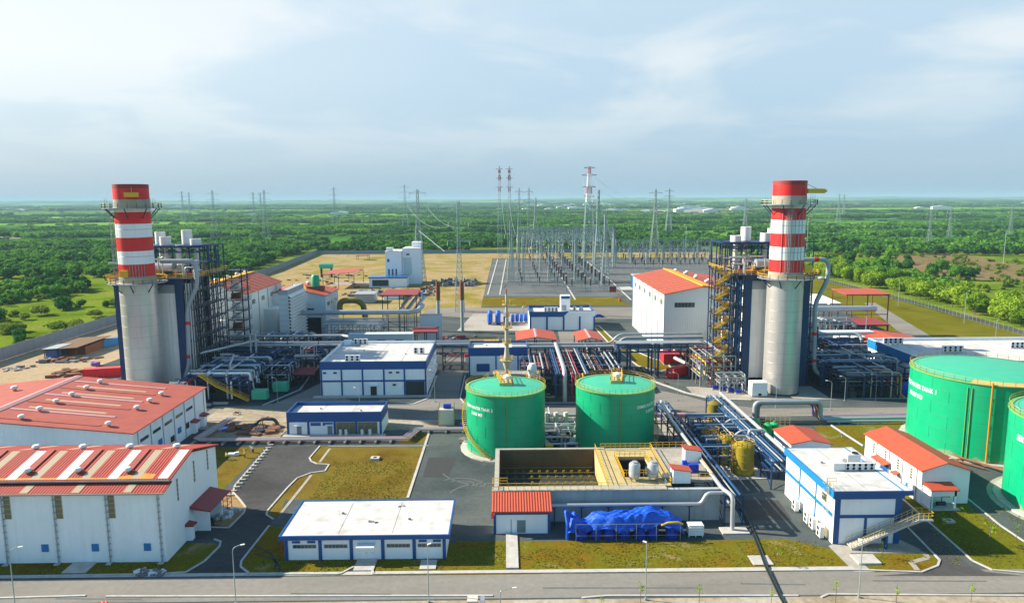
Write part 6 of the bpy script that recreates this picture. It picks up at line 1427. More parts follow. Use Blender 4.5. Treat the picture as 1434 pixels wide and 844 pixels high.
for i in range(4):
    pipeline(f'white looping pipe over the right process frame, {ORD[4][i]} of four', [(97+i*3.6,210-i*2,6.4),(97+i*3.6,210-i*2,8.2),(101+i*3.6,204-i*2,8.2),(101+i*3.6,204-i*2,5)], .26, 'pipe_alu', rad=.8, name='steam_pipe')
pipeline('thick bright clad bus duct behind the right boiler running right', [(92,246,15.2),(128,246,15.2),(130,246.5,15)], 1.0, 'pipe_alu', name='bus_duct', n=16, rad=1, sup=[(x,246,14.2) for x in (96,104,112,120,127)], supm='steel_grey')
pipeline('long pale pipe lower behind the right process area turning down near the white roof', [(93,232,9.0),(116,232,9.0),(117.6,231,8.4),(117.8,228,2)], .5, 'pipe_grey', rad=2, sup=[(x,232,8.5) for x in (97,104,111)], supm='steel_grey')
shelter('tall transformer shelter with bright red roof behind the right bus duct', 130, 147, 268, 281, 17.0, .6, 'roof_orange', 'y', 3, 'rust', braces=True, cat='transformer frame')
shelter('low shelter with dark crimson roof beside the right access road', 121, 136, 247, 258, 9.0, .6, 'roof_maroon', 'y', 3)
t = thing('duct_block', 'long grey equipment block with hatches behind the right process area', 'equipment block', (113,240,0))
MB().box(103,126,238,242,0,8.4).build('casing', 'hall_clad', t)
for i in range(4): MB().box(105+i*5.4,107.4+i*5.4,237.86,237.99,1.5,4.5).build('hatch', 'steel_dark', t)
for i, (x, y) in enumerate(((113.5,235.6),(119.5,235.6))):
    o = thing('cooling_unit', f'white cooling unit with dark fan opening behind the right process area, {ORD[2][i]} one', 'cooling unit', (x,y,0)); MB().prism_y([(x-2.6,5.4),(x+2.6,5.4),(x+2.2,7.4),(x-2.2,7.4)], y-1.2, y+1.2).build('casing', 'vent_white', o); MB().box(x-.9,x+.6,y-1.3,y-1.19,5.9,7.0).build('fan', 'dark', o); MB().box(x-2.3,x-2,y-1,y+1,0,5.4).box(x+2,x+2.3,y-1,y+1,0,5.4).build('legs', 'steel_grey', o)
o = thing('fire_wall', 'grey fire wall beside the right turbine area', 'wall', (98,262,0)); MB().box(92,112,256,256.6,0,15).build('panel', 'hall_clad', o); MB().box(91.9,112.1,255.9,256.7,15,15.3).build('coping', 'pipe_grey', o)
steel('pale grey pipe frame under the right bus duct', 98, 122, 243.5, 252, [5,10], 6, 2, 'steel_grey', pipes=28, pm=['pipe_grey','pipe_alu','steel_grey'], seed=33)
for i in range(3):
    o = thing('cooler_bank', f'white slanted cooler bank behind the right transformer shelter, {ORD[3][i]} of three', 'cooler', (122+i*6,296,0)); MB().prism_x([(285,10.5),(306,11.5),(306,12.3),(285,11.3)], 119.5+i*6, 124.5+i*6).build('bank', 'vent_white', o)
    MB().box(120+i*6,120.4+i*6,286,286.4,0,10.5).box(123.6+i*6,124+i*6,286,286.4,0,10.5).box(120+i*6,120.4+i*6,304.6,305,0,11.3).box(123.6+i*6,124+i*6,304.6,305,0,11.3).build('legs', 'steel_grey', o)
o = thing('tarpaulin', 'small blue tarpaulin over a heap left of the huge green tank', 'tarpaulin', (112.5,191,0)); MB().lathe(112.3,191.5,[(3.6,0),(3.3,1.4),(2.2,2.5),(.8,3.1),(0,3.2)],9).build('sheet', 'tarp_blue', o)
steel('tall dark steel frame close behind the right downpipe', 89.5, 97, 217, 236, [5,9.5,14], 2, 4, 'steel_dark', pipes=26, pm=['pipe_grey','steel_blue_mid','pipe_alu','steel_grey'], seed=71, r=(.1,.3))
steel('low dark frame right of the right process frame', 113, 121, 196, 214, [3.4,6], 2, 3, 'steel_blue', pipes=22, pm=['pipe_grey','pipe_alu','steel_blue_mid','pipe_yellow'], seed=72, r=(.1,.22))
steel('dark pipe frame in front of the left turbine hall', -84, -66, 234, 244, [4.5,8], 5, 2, 'steel_dark', pipes=30, pm=['pipe_grey','steel_grey','pipe_alu','steel_blue_mid'], seed=73, r=(.1,.26))
steel('blue frame of small pipes among the ochre tanks', 40.6, 49, 140, 153, [2.6,4.4], 3, 4, 'steel_blue', pipes=34, pm=['steel_blue_mid','pipe_grey','pipe_alu','pipe_purple'], seed=74, r=(.07,.16))
steel('light pipe rack beside the foot of the right stack', 56, 66, 199.5, 216, [3,6,9], 3, 4, 'steel_grey', pipes=34, pm=['pipe_alu','pipe_grey','pipe_red','pipe_yellow'], seed=75, r=(.1,.24))
steel('dark cable frame under the pipe bridge header', 24, 34, 217, 227, [3.5,6.5], 4, 2, 'steel_dark', pipes=22, pm=['rust','pipe_grey','steel_grey'], seed=76, r=(.1,.2))
# white box, blue pumps by the right stair tower
o = thing('white_container', 'plain white steel box beside the foot of the right stack', 'container', (69.6,190.2,0)); MB().box(67.2,71.4,188.6,191.6,.25,4.0).build('casing', 'white_paint', o); MB().box(67.3,71.3,188.7,191.5,0,.25).build('skid', 'steel_dark', o); MB().box(69.0,69.8,188.5,188.61,.4,1.0).build('vent', 'dark', o)
for i in range(4):
    x, y = 59.6+i*1.7, 196.6-i*1.5
    o = thing('pump', f'blue pump at the foot of the yellow stair tower, {ORD[4][i]} of four', 'pump', (x,y,0), 'blue pumps at the foot of the stair tower'); MB().tube([(x-.8,y,.85),(x+.7,y,.85)], .5, 12).build('motor', 'drum_blue', o, smooth=True); MB().box(x-1,x+1.3,y-.5,y+.5,0,.35).build('base', 'concrete', o); MB().tube(bend([(x+1,y,.9),(x+1,y,2.6),(x+1,y+2.5,2.6)],.5), .16, 7).build('pipe', 'pipe_alu', o)
steel('light pipe frame at the foot of the yellow stair tower', 60, 67, 193.5, 199.5, [2.6,4.2], 3, 2, 'steel_grey', pipes=9, pm=['pipe_alu','pipe_grey','pipe_red','tank_green_small'], seed=40, r=(.08,.18))
pipeline('pale slanting pipe bundle from the red machine to the stair tower', [(54.5,224,3.0),(60,208,2.0),(60.8,204,1.0)], .6, 'pipe_alu', rad=1)
o = thing('red_machine', 'pinkish red machine housing before the right turbine hall gate', 'machine', (56,230,0)); MB().box(51.6,57,227,233,.4,3.6).build('casing', 'crimson', o); MB().tube([(58.2,229,2.6),(62.4,229,2.6)], 1.5, 16).build('drum', 'rust', o, smooth=True); MB().box(51.8,62.4,227.3,232.7,0,.4).build('skid', 'concrete', o)
MB_ = thing('white_tank', 'small white horizontal tank by the red machine housing', 'tank', (60,233,0)); MB().tube([(56.5,234,4.2),(63,234,4.2)], 1.1, 14).build('shell', 'vent_white', MB_, smooth=True); MB().box(57.4,58,233.4,234.6,0,3.3).box(61.4,62,233.4,234.6,0,3.3).build('saddles', 'concrete', MB_)
# flare mast and equipment behind left tank
t = thing('flare_mast', 'slim pale vent mast with ringed platforms standing behind the left green tank', 'mast', (.4,187,0))
MB().lathe(.4,187,[(.55,0),(.55,8.6),(1.05,10.2),(1.05,11.2),(.72,12.6),(.55,14.2),(.5,20),(.36,22),(.36,29.0)],20).build('shell', 'mast_tan', t, smooth=True)
for z, r_ in ((11.2,1.9),(15.8,1.3),(20.0,1.5),(26.2,1.2),(23.2,.9)):
    pl = MB().lathe(.4,187,[(.4,z),(r_,z),(r_,z+.15),(.6,z+.15)],18).build('platform', 'yellow_pale', t)
    MB().rail(arc(.4,187,r_-.05,0,2*PI,10,z+.15),.9,.07,1.0).build('railing', 'yellow', pl)
MB().tube([(.4,187,29),(.4,187,30.4)], .14, 6).build('burner_tip', 'crimson', t)
steel('pale yellow pipe frame around the foot of the vent mast', -3, 9, 183, 192, [3,6], 4, 2, 'yellow_pale', pipes=8, pm=['pipe_alu','vent_white','pipe_grey'], seed=51, rails=[6], floor=[6])
o = thing('white_vessel', 'white vertical vessel with ball top right of the vent mast', 'vessel', (7.2,188,0)); MB().lathe(7.2,188,[(1.1,0),(1.1,7.6),(1.3,8.2),(1.2,9.2),(.7,10),(0,10.2)],16).build('shell', 'vent_white', o, smooth=True); MB().rail(arc(7.2,188,1.7,0,2*PI,8,6),1.0,.07,1.4).build('railing', 'yellow', o)
steel('dark frame with crimson pipes right of the vent mast behind the left green tank', 5, 13, 193, 214, [3.2,5.8], 3, 5, 'steel_dark', pipes=36, pm=['pipe_grey','rust','pipe_pink','steel_grey'], seed=52, r=(.12,.26))
steel('dark frame with red pipes behind the right green tank', 22.8, 33, 196, 216, [3.2,5.8], 3, 5, 'steel_dark', pipes=28, pm=['rust','pipe_grey','steel_grey'], seed=53, r=(.12,.26))
shelter('small flat red roof between the central rack and the road', 26.5, 32.6, 197, 201.5, 4.6, .3, 'roof_orange', 'y', 2)
steel('olive yellow railed platform behind the right green tank', 24.5, 31.5, 176.5, 183, [2.6,4.6], 2, 2, 'yellow_pale', pipes=4, pm=['olive','yellow_pale'], seed=55, rails=[4.6], floor=[4.6])
shelter('red gable canopy left of the pair behind the vent mast', 3.6, 17.4, 236, 252, 6.6, 1.1, 'roof_orange_y', 'g', 3)
shelter('red gable canopy right of the pair behind the central rack', 24.2, 33, 235, 251, 6.5, 1.0, 'roof_orange_y', 'g', 3)
# blue tank cluster on the pale pad
for i in range(9):
    x, y = -6.6+(i%3)*3.5, 304.5+ (i//3)*3.0
    o = thing('filter_vessel', f'bright blue filter vessel of the left cluster on the pale pad, row {["one","two","three"][i//3]}, {ORD[3][i%3]}', 'vessel', (x,y,0), 'blue filter vessels on the pale pad'); MB().lathe(x,y,[(.2,.6),(1.1,1.0),(1.15,4.6),(.8,5.3),(0,5.5)],14).build('shell', 'valve_blue', o, smooth=True); MB().box(x-.7,x-.5,y-.7,y-.5,0,1).box(x+.5,x+.7,y-.7,y-.5,0,1).box(x-.7,x+.7,y+.5,y+.7,0,1).build('legs', 'steel_dark', o)
for i in range(4):
    x = 3.6+i*1.9; o = thing('filter_vessel', f'blue pump of the right group on the pale pad, {ORD[4][i]} of four', 'pump', (x,309,0), 'blue pumps on the pale pad'); MB().lathe(x-.2,309+i%2,[(.8,.6),(.8,3.6),(0,4)],12).build('shell', 'valve_blue', o, smooth=True); MB().box(x-.6,x+.2,308.6,309.6,0,.6).build('base', 'concrete', o)
pipeline('two bent grey vents over the blue vessels', [(7.8,312,1),(7.8,312,6.6),(8.6,312,6.8)], .3, 'pipe_grey', rad=.5)
o = thing('yellow_deck', 'yellow railed deck left of the white building behind the mast', 'platform', (-8,232,0)); MB().box(-12,-2,230,234,7.4,7.6).rail([(-12,230,7.6),(-2,230,7.6)],1.1,.1,1.2).build('deck', 'yellow', o); l = MB()
for x in (-11.5,-2.5):
    for yy in (230.4,233.6): l.bar((x,yy,0),(x,yy,7.4),.3)
l.build('legs', 'steel_grey', o)
# ---------------------------------------------------------------- pylons, gantries, switchgear
def lattice(mb, x, y, z0, z1, w0, w1, n, t=.16):
    prev = None
    for i in range(n+1):
        u = i/n; z = z0+(z1-z0)*u; w_ = (w0+(w1-w0)*u)/2
        c = [(x-w_,y-w_,z),(x+w_,y-w_,z),(x+w_,y+w_,z),(x-w_,y+w_,z)]
        if prev:
            for k in range(4):
                mb.bar(prev[k], c[k], t); mb.bar(prev[k], c[(k+1)%4], t*.6); mb.bar(prev[(k+1)%4], c[k], t*.6); mb.bar(c[k], c[(k+1)%4], t*.6)
        prev = c
def pylon(label, x, y, h, base, arms, mat='lattice', top=1.2, t=.18, n=12, group=None, rz=0):
    o = thing('pylon', label, 'pylon', (x,y,0), group)
    waist = h*.62; w_w = base*.28
    m1 = MB(); lattice(m1, x, y, 0, waist, base, w_w, n, t); lattice(m1, x, y, waist, h, w_w, top, max(4,n//2), t)
    m1.build('tower', mat, o)
    a = MB()
    for z, L_ in arms:
        for s in (-1,1):
            a.bar((x,y,z),(x+s*L_,y,z+.1),t*.9).bar((x,y,z+1.4),(x+s*L_,y,z+.2),t*.8)
            for q in (.33,.66): a.bar((x+s*L_*q,y,z),(x+s*L_*q,y,z+1.4*(1-q)),t*.5)
    a.build('crossarms', mat, o)
    ins = MB()
    for z, L_ in arms:
        for s in (-1,1): ins.tube([(x+s*L_*.97,y,z),(x+s*L_*.97,y,z-2.2)], .16, 6)
    if h > 30: ins.build('insulators', 'insulator_pale', o)
    return o
A6 = lambda h, L_: [(h*.70,L_),(h*.82,L_*.92),(h*.94,L_*.8)]
pylon('tall grey lattice pylon behind the unfinished white block', -56, 466, 60, 8.5, [(44,7),(51,6.5),(57.5,5.5)])
pylon('slim grey lattice pylon on the bare field left of the flare mast', -21.9, 342, 53, 4.6, [(34,5.5),(43,5)], t=.16)
pylon('grey lattice gantry tower at the left edge of the switchyard', 4.0, 463, 40, 5.2, [(31,4)], t=.24)
pylon('tall grey lattice tower at the middle right of the switchyard', 60, 459, 59, 6.5, [(40,6),(48,5.5)], t=.26, n=14)
pylon('shorter lattice tower standing just before the tall one in the switchyard', 62, 440, 44, 5.0, [(30,5)], t=.22)
pylon('grey lattice pylon right of the switchyard, left of a far pair', 146, 695, 62, 9, A6(62,8), t=.26)
pylon('slightly farther grey pylon, right one of the far pair right of the switchyard', 259, 1130, 68, 10, A6(68,9), t=.36)
pylon('grey pylon with wide flat arms behind the switchyard gantry', 32.7, 754, 55, 9, [(40,10),(50,12)], t=.28)
pylon('thin pylon seen just left of the flat armed pylon', 14.5, 705, 64, 6, A6(64,5), t=.24); pylon('thin pylon seen between the pair of banded poles and the flat armed pylon', 24, 705, 64, 6, A6(64,5), t=.24)
for x, la in ((-4.2,'left'),(4.6,'right')):
    o = thing('banded_pole', f'very tall slim power pole with red and grey banding, {la} of the pair', 'pylon', (x,648,0))
    m1 = MB(); lattice(m1, x, 648, 0, 70, 4.2, 1.6, 16, .2); m1.build('tower', 'lattice', o)
    for z0, z1, m_ in ((60,64,'lattice_red'),(70,74.5,'lattice_red'),(76.5,79,'lattice_red')):
        m2 = MB(); lattice(m2, x, 648, z0, z1, 2.2, 2.0, 3, .24); m2.build('red_band', m_, o)
    m3 = MB(); lattice(m3, x, 648, 70, 82.5, 1.5, .8, 6, .22)
    for z in (64,72,80): m3.bar((x-3.2,648,z),(x+3.2,648,z),.4)
    m3.build('head', 'lattice', o)
o = thing('pylon', 'tall red and white banded transmission tower behind the switchyard', 'pylon', (77.5,658,0))
zs = [0,14,28,40,50,58,64,70,76,82]
for i in range(9):
    m1 = MB(); w0, w1 = 12-10.2*zs[i]/82, 12-10.2*zs[i+1]/82
    lattice(m1, 77.5, 658, zs[i], zs[i+1], w0, w1, 4 if i < 4 else 3, .3); m1.build('red_section' if i in (5,8) or i == 6 and False else 'grey_section', 'lattice_red' if i in (5,8) else ('stack_white' if i > 3 else 'lattice'), o)
a = MB()
for z, L_ in ((55,5),(63.5,6),(74,7),(80.5,5)):
    for s in (-1,1): a.bar((77.5,658,z),(77.5+s*L_,658,z+.6),.4).bar((77.5,658,z+1.6),(77.5+s*L_,658,z+.6),.35)
a.build('crossarms', 'lattice_red', o)
far = [(-300,905,66),(-363,902,66),(-306,1300,76),(-179,1300,80),(-520,1500,70),(-800,1800,76),(440,1310,52),(303,900,52),(430,720,40),(500,800,40),(-640,1900,72),(900,1900,60),(232,600,30),(640,900,42),(700,1500,60),(-1000,2300,80)]
names = ['second tall one from the left of the plain','left of the banded pole pair','above the unfinished block','','','','','','','','','','','','','']
for i, (x, y, h) in enumerate(far):
    pylon('pale grey transmission pylon far off on the hazy plain', x, y, h, h*.14, A6(h,h*.13), t=.00012*y+.05, n=8, group='far transmission pylons on the plain')
# portal gantries behind and in the switchyard
def gantry(label, x0, x1, y, h, bays, mat='lattice', t=.22):
    o = thing('gantry', label, 'gantry', ((x0+x1)/2,y,0)); c = MB(); b = MB()
    for i in range(bays+1):
        x = x0+(x1-x0)*i/bays; c = MB(); lattice(c, x, y, 0, h+1.5, 2.0, .9, 8, t); c.build('column', mat, o)
    for i in range(bays):
        xa, xb = x0+(x1-x0)*i/bays, x0+(x1-x0)*(i+1)/bays
        for dy in (-.6,.6):
            for dz in (0,1.3): b.bar((xa,y+dy,h+dz),(xb,y+dy,h+dz),t)
        k = 6
        for j in range(k):
            u0, u1 = xa+(xb-xa)*j/k, xa+(xb-xa)*(j+1)/k
            b.bar((u0,y-.6,h),(u1,y-.6,h+1.3),t*.7).bar((u0,y+.6,h+1.3),(u1,y-.6,h+1.3),t*.6)
    b.build('beam', mat, o)
    d = MB()
    for i in range(bays):
        for j in range(3):
            x = x0+(x1-x0)*(i+(j+.7)/3.4)/bays; z = h-.1
            for s in (-1,1): d.tube([(x+s*1.3,y,z),(x,y-.4,z-3.2)], .17, 6)
            d.tube([(x,y-.4,z-3.2),(x+.5,y-4,z-8.5)], .10, 4)
    d.build('insulator_strings', 'insulator_pale', o)
    return o
gantry('wide lattice gantry across the back of the switchyard, farthest of three', 18, 98, 648, 27, 5)
gantry('wide lattice gantry across the switchyard, middle of three', 6, 86, 560, 28.5, 5, t=.26)
gantry('wide lattice gantry across the switchyard, nearest of three', 12, 64, 468, 27.5, 3, t=.26)
gantry('lattice gantry across the switchyard between the far and middle ones', 12, 92, 604, 27.5, 5, t=.24)
gantry('lattice gantry across the switchyard between the middle and near ones', 10, 74, 514, 27, 4, t=.24)
gantry('low lattice gantry at the far right of the switchyard', 100, 186, 640, 15.5, 7)
gantry('low lattice gantry in the right half of the switchyard', 92, 170, 590, 13, 6)
# breaker and insulator posts
def post_proto():
    t = thing('insulator_post', 'x', 'switchgear'); MB().bar((0,0,0),(0,0,2.6),.3).box(-.6,.6,-.3,.3,2.6,2.9).build('support', 'lattice', t)
    m_ = MB()
    pr = []
    for k in range(9): pr += [(.28,2.9+k*.34),(.58,3.02+k*.34),(.30,3.14+k*.34)]
    m_.lathe(0,0,pr,8); m_.build('insulator', 'insulator', t)
    MB().bar((-.7,0,6.0),(.7,0,6.0),.22).cyl(0,0,5.95,6.4,.3,8).build('cap', 'insulator_pale', t)
    return t
PP = post_proto(); first = True
def posts(rows, group, label):
    global first
    for x, y, s in rows:
        if first: PP.location = (x,y,0); PP['label'] = label; PP['group'] = group; PP.scale = (s,s,s); first = False
        else: copy_tree(PP, (x,y,0), label=label, group=group, sc=s)
rows = []
for i in range(8):
    for j in range(3): rows.append((10.5+11*j-.0*i, 440+i*26, 1.05))
posts(rows, 'insulator posts in the left switchyard bay', 'dark ribbed insulator post in the left bay of the switchyard')
rows = []
for i in range(11):
    for j in range(3):
        rows.append((36+11*j, 415+i*20, 1.5))
        if i % 2 == 0: rows.append((39.5+11*j, 418+i*20, 1.15))
posts(rows, 'insulator posts in the middle switchyard bay', 'dark ribbed insulator post in the middle bay of the switchyard')
rows = [(100+7*j+2*(i%2), 545+i*22, 1.2) for i in range(4) for j in range(11)]
posts(rows, 'insulator posts in the right switchyard bay', 'dark ribbed insulator post in the right bay of the switchyard')
for i, y in enumerate((440,466,492,518,544)):
    o = thing('bus_support', f'low horizontal steel bus support crossing the left switchyard bay, {["nearest","second nearest","middle","second farthest","farthest"][i]} of five', 'bus support', (21,y,0)); m_ = MB().bar((8.5,y,2.4),(34,y,2.4),.3)
    for x in (9,17,25,33): m_.bar((x,y,0),(x,y,2.4),.25)
    m_.build('frame', 'lattice', o)
for i, y in enumerate((412,430,452)):
    o = thing('bus_support', f'low horizontal steel bus support crossing the middle switchyard bay, {ORD[3][i] if False else ["nearest","middle","farthest"][i]} of three', 'bus support', (47,y,0)); m_ = MB().bar((35,y,1.6),(62,y,1.6),.3)
    for x in (36,48,60): m_.bar((x,y,0),(x,y,1.6),.25)
    m_.build('frame', 'lattice', o)
o = thing('building', 'small blue switchyard hut with white roof behind the right turbine hall', 'hut', (83,430,0)); MB().box(78,97,428,438,0,7.2).build('wall', 'blue_light_lit', o); MB().box(77.6,97.4,427.6,438.4,7.2,7.7).build('roof', 'roof_white', o); MB().box(84,88,427.8,428.02,1.8,5).build('window', 'glass_blue', o); MB().box(78.5,80.5,427.8,428.02,.1,4).build('door', 'blue_trim', o)
slab('pale paving before the blue switchyard hut', 68, 77, 418, 436, .2)
o = thing('sign_board', 'dark red framed notice board at the switchyard corner', 'sign board', (60.6,398,0)); MB().box(58.8,62.6,397.9,398.1,1.6,4.8).build('panel', 'roof_maroon', o); MB().box(58.6,62.8,398.12,398.25,1.4,5.0).build('frame', 'vent_white', o); MB().bar((59.2,398.2,0),(59.2,398.2,1.6),.2).bar((62.2,398.2,0),(62.2,398.2,1.6),.2).build('posts', 'steel_grey', o)
o = thing('barrier', 'orange barrier post beside the switchyard entrance road', 'barrier', (60.5,372,0)); MB().box(60,61.4,371.6,372.6,0,1.6).build('base', 'orange', o); MB().bar((60.6,372,1.6),(59.6,372,4.5),.3).build('arm', 'orange', o)
# conductors
def wire(label, pts, sag, r=.05, group='overhead conductors'):
    mb = MB()
    for a, b in zip(pts, pts[1:]):
        a, b = Vector(a), Vector(b); P = []
        for i in range(13):
            u = i/12; p = a.lerp(b, u); p.z -= sag*4*u*(1-u); P.append(p)
        mb.tube(P, r, 3, cap=False)
    return tag(mb.build('power_line', 'lattice'), label, 'power line', group)
for s in (-1,1):
    wire(f'thin conductors between the unfinished block pylon and the field pylon, {"left" if s<0 else "right"} side', [(-56+6*s,466,49),(-21.9+4.5*s,342,41)], 5, .07)
    wire(f'thin conductors from the banded tower to the tall switchyard tower, {"left" if s<0 else "right"} side', [(77.5+6*s,658,72),(60+5*s,459,48)], 6, .08)
    wire(f'thin conductors from the pole pair to the switchyard left tower, {"left" if s<0 else "right"} side', [(3*s,648,64),(4+3*s,463,31)], 6, .08)
    wire(f'thin conductors leaving right towards the far pylons, {"left" if s<0 else "right"} side', [(77.5+6*s,658,72),(146+7*s,695,50),(259+8*s,1130,56)], 8, .09)
for k_ in range(10):
    x_ = 14+k_*6.2; wire(f'thin bus conductors strung between the switchyard gantries, {["first","second","third","fourth","fifth","sixth","seventh","eighth","ninth","tenth"][k_]} from the left', [(x_,468,24.5),(x_,514,24.5),(x_,560,25.5),(x_+1,604,24.5),(x_+2,648,24.5)], 2.2, .06, 'bus conductors over the switchyard')
pipeline('pair of pale slanting guy poles beside the unfinished block pylon', [(-55,460,34),(-37,440,22)], .16, 'lattice', rad=.5, name='guy_pole', cat='pole')
# ---------------------------------------------------------------- unfinished block and building site
t = thing('building', 'unfinished white office block with stepped roof on the bare field', 'building', (-66,452,0))
MB().box(-75.6,-65.5,452,470,0,21).build('wall', 'white_paint', t); MB().box(-65.4,-54,456,472,0,22.5).build('rear_wall', 'white_paint', t)
MB().box(-75.8,-65.3,451.8,470.2,21,21.5).box(-65.2,-53.8,455.8,472.2,22.5,23).build('roof', 'vent_white', t)
MB().box(-60,-53.9,462,471,22.5,26.5).build('penthouse', 'white_paint', t); MB().box(-75,-71,452.6,456,21,23.6).build('parapet', 'white_paint', t)
MB().box(-84,-61,440,451.7,0,5.6).build('annex', 'white_paint', t); MB().box(-84.4,-60.6,439.6,451.7,5.6,6.4).build('annex_roof', 'glass_blue', t); MB().box(-82,-72,439.8,440.02,.8,4.6).build('opening', 'dark_interior', t)
for i in range(3): window(t, -74+i*2.3, -72.9+i*2.3, 452, 6.5, 10.2, 'glass', 'white_paint')
window(t, -74.4, -73.0, 452, 14.6, 16.6, 'glass', 'white_paint'); MB().box(-64.5,-59.5,455.8,456.02,6,17).build('glazing', 'hall_clad', t); MB().box(-62.6,-60.8,455.7,455.8,18.5,19.6).build('window', 'glass', t)
t = shelter('long crimson roofed open shed on the bare field', -112, -92, 436, 466, 8.6, 1.0, 'roof_red', 'x', 3, 'steel_dark')
shelter('small crimson roofed open shed farther back on the bare field', -133, -122, 640, 648, 4, .3, 'roof_maroon', 'x', 2)
t = thing('site_hut', 'pale grey site hut with flat metal roof between field and hall', 'hut', (-72,380,0)); MB().box(-79,-69,372,384,0,4.6).build('wall', 'steel_grey', t); MB().box(-79.5,-68.5,371.5,384.5,4.6,4.9).build('roof', 'pipe_grey', t); MB().box(-66,-58.5,386,396,0,4.4).build('side_hut', 'white_paint', t)
t = thing('green_tank', 'green site water tank on a stand by the left fence', 'tank', (-124,500,0)); MB().tube([(-129.5,500,8.0),(-120.5,500,8.0)], 1.9, 14).build('shell', 'tank_roof', t, smooth=True); MB().box(-129,-128,499,501,0,6.2).box(-122,-121,499,501,0,6.2).build('stand', 'steel_dark', t)
def heap(label, x0, x1, y0, y1, n, mats, seed, h=(.4,2.2), cat='debris', name='rubble_heap', s=1.0):
    t = thing(name, label, cat, ((x0+x1)/2,(y0+y1)/2,0)); rr = random.Random(seed)
    for k, m_ in enumerate(mats):
        mb = MB()
        for i in range(n//len(mats)): mb.cbox(rr.uniform(x0,x1), rr.uniform(y0,y1), 0, rr.uniform(.8,4)*s, rr.uniform(.5,2.4)*s, rr.uniform(*h), rr.uniform(0,PI))
        mb.build(('rubble','timber','blocks','scrap')[k], m_, t)
heap('rubble and timber heap before the unfinished block', -88, -40, 395, 425, 200, ['debris_grey','rust','apron_pale','steel_blue_mid'], 61, (.3,1.6), s=.8)
heap('dark scrap heap right of the unfinished block', -46, -18, 440, 470, 90, ['debris_grey','steel_dark','steel_grey'], 62, (.6,3.2), s=.8)
heap('scattered site material along the left field', -150, -90, 400, 520, 60, ['debris_grey','rust'], 63, (.3,1.2))
heap('orange earth spoil and blocks by the unfinished block', -50, -42, 420, 432, 26, ['rust','earth_mound'], 64, (.6,2.2))
tag(MB().box(-112,-60,452,470,.02,.12).build('site_slab', 'apron_pale'), 'pale concrete floor slab beside the crimson open shed', 'slab')
# left lot
def container(label, x, y, L_, rz, mat, w_=2.5, h=2.7):
    t = thing('container', label, 'container', (x,y,0)); c, s = math.cos(rz), math.sin(rz)
    MB().cbox(x,y,.16,L_,w_,h,rz).build('body', mat, t)
    e = MB()
    for sx in (-1,1):
        for sy in (-1,1):
            px_, py_ = sx*(L_/2), sy*(w_/2); e.cbox(x+px_*c-py_*s, y+px_*s+py_*c, .0, .24, .24, h+.22, rz)
    e.build('corner_posts', mat, t)
    d = MB(); px_ = -L_/2-.03; ends = [(px_,-.6),(px_,.6)]
    for a, b in ends:
        d.cbox(x+a*c-b*s, y+a*s+b*c, .3, .05, 1.1, h-.3, rz)
    do = d.build('door', mat, t)
    lb = MB()
    for b in (-.85,-.25,.25,.85): q = (px_-.06); lb.cbox(x+q*c-b*s, y+q*s+b*c, .3, .05, .06, h-.3, rz)
    lb.build('lock_bars', 'steel_grey', t)
    return t
t = container('bright red shipping container lying askew on the asphalt near the pipe bridge', 54.4, 213.9, 12.2, math.radians(40), 'container_red')
px_ = -6.17; c, s = math.cos(math.radians(40)), math.sin(math.radians(40))
MB().cbox(54.4+px_*c, 213.9+px_*s, 1.5, .04, .9, .5, math.radians(40)).build('marking', 'vent_white', t)
container('red shipping container behind the broad red roof near the left stack', -124, 217.6, 12.2, math.radians(14), 'container_red')
container('light blue shipping container at the left lot, nearer the stack', -148.5, 265, 7, math.radians(65), 'container_blue'); container('darker blue shipping container at the left lot, farther from the stack', -153.5, 263, 6, math.radians(65), 'drum_blue')
t = thing('site_shed', 'low brown site shed with rusty sheet roof on the left sandy lot', 'shed', (-155,252,0)); MB().prism_y([(-160.5,2.9),(-148.5,3.6),(-148.5,3.8),(-160.5,3.1)], 244, 266).build('roof', 'earth_mound', t); MB().prism_y([(-160.6,3.12),(-155,3.45),(-155,3.6),(-160.6,3.25)], 243.9, 253).build('roof_sheet', 'pipe_grey', t); MB().box(-160,-149,250,265,0,2.9).build('wall', 'rust', t); MB().box(-160,-156,245,249.8,0,2.8).build('office', 'glass_blue', t)
p = MB()
for x in (-160,-154.5,-149): p.bar((x,244.5,0),(x,244.5,3),.2)
p.build('posts', 'rust', t)
heap('loose planks and drums before the brown site shed', -158, -140, 236, 244, 26, ['rust','debris_grey'], 71, (.3,1.3)); heap('rusty kerb stones and drums along the left lot road', -142, -134, 216, 226, 22, ['rust','earth_mound'], 72, (.4,1.0))
heap('pale slab with scattered posts on the left sandy lot', -163, -155, 226, 232, 12, ['apron_pale','debris_grey'], 73, (.2,.8)); heap('blue bundle beside the left lot road', -137, -135.4, 232, 233.4, 4, ['pipe_purple'], 74, (.8,1.2))
sheet('lot_road', [(-134,178),(-123,178),(-110,236),(-112,300),(-119,300),(-119,240)], 'road_grey', .026); kerb([(-135.2,178),(-120.4,240),(-120.4,300)], 1.0, .2)
heap('small dark machines parked at the foot of the left stack', -117, -106, 206, 215, 16, ['steel_dark','pipe_purple','ac_tan'], 75, (.8,2.2))
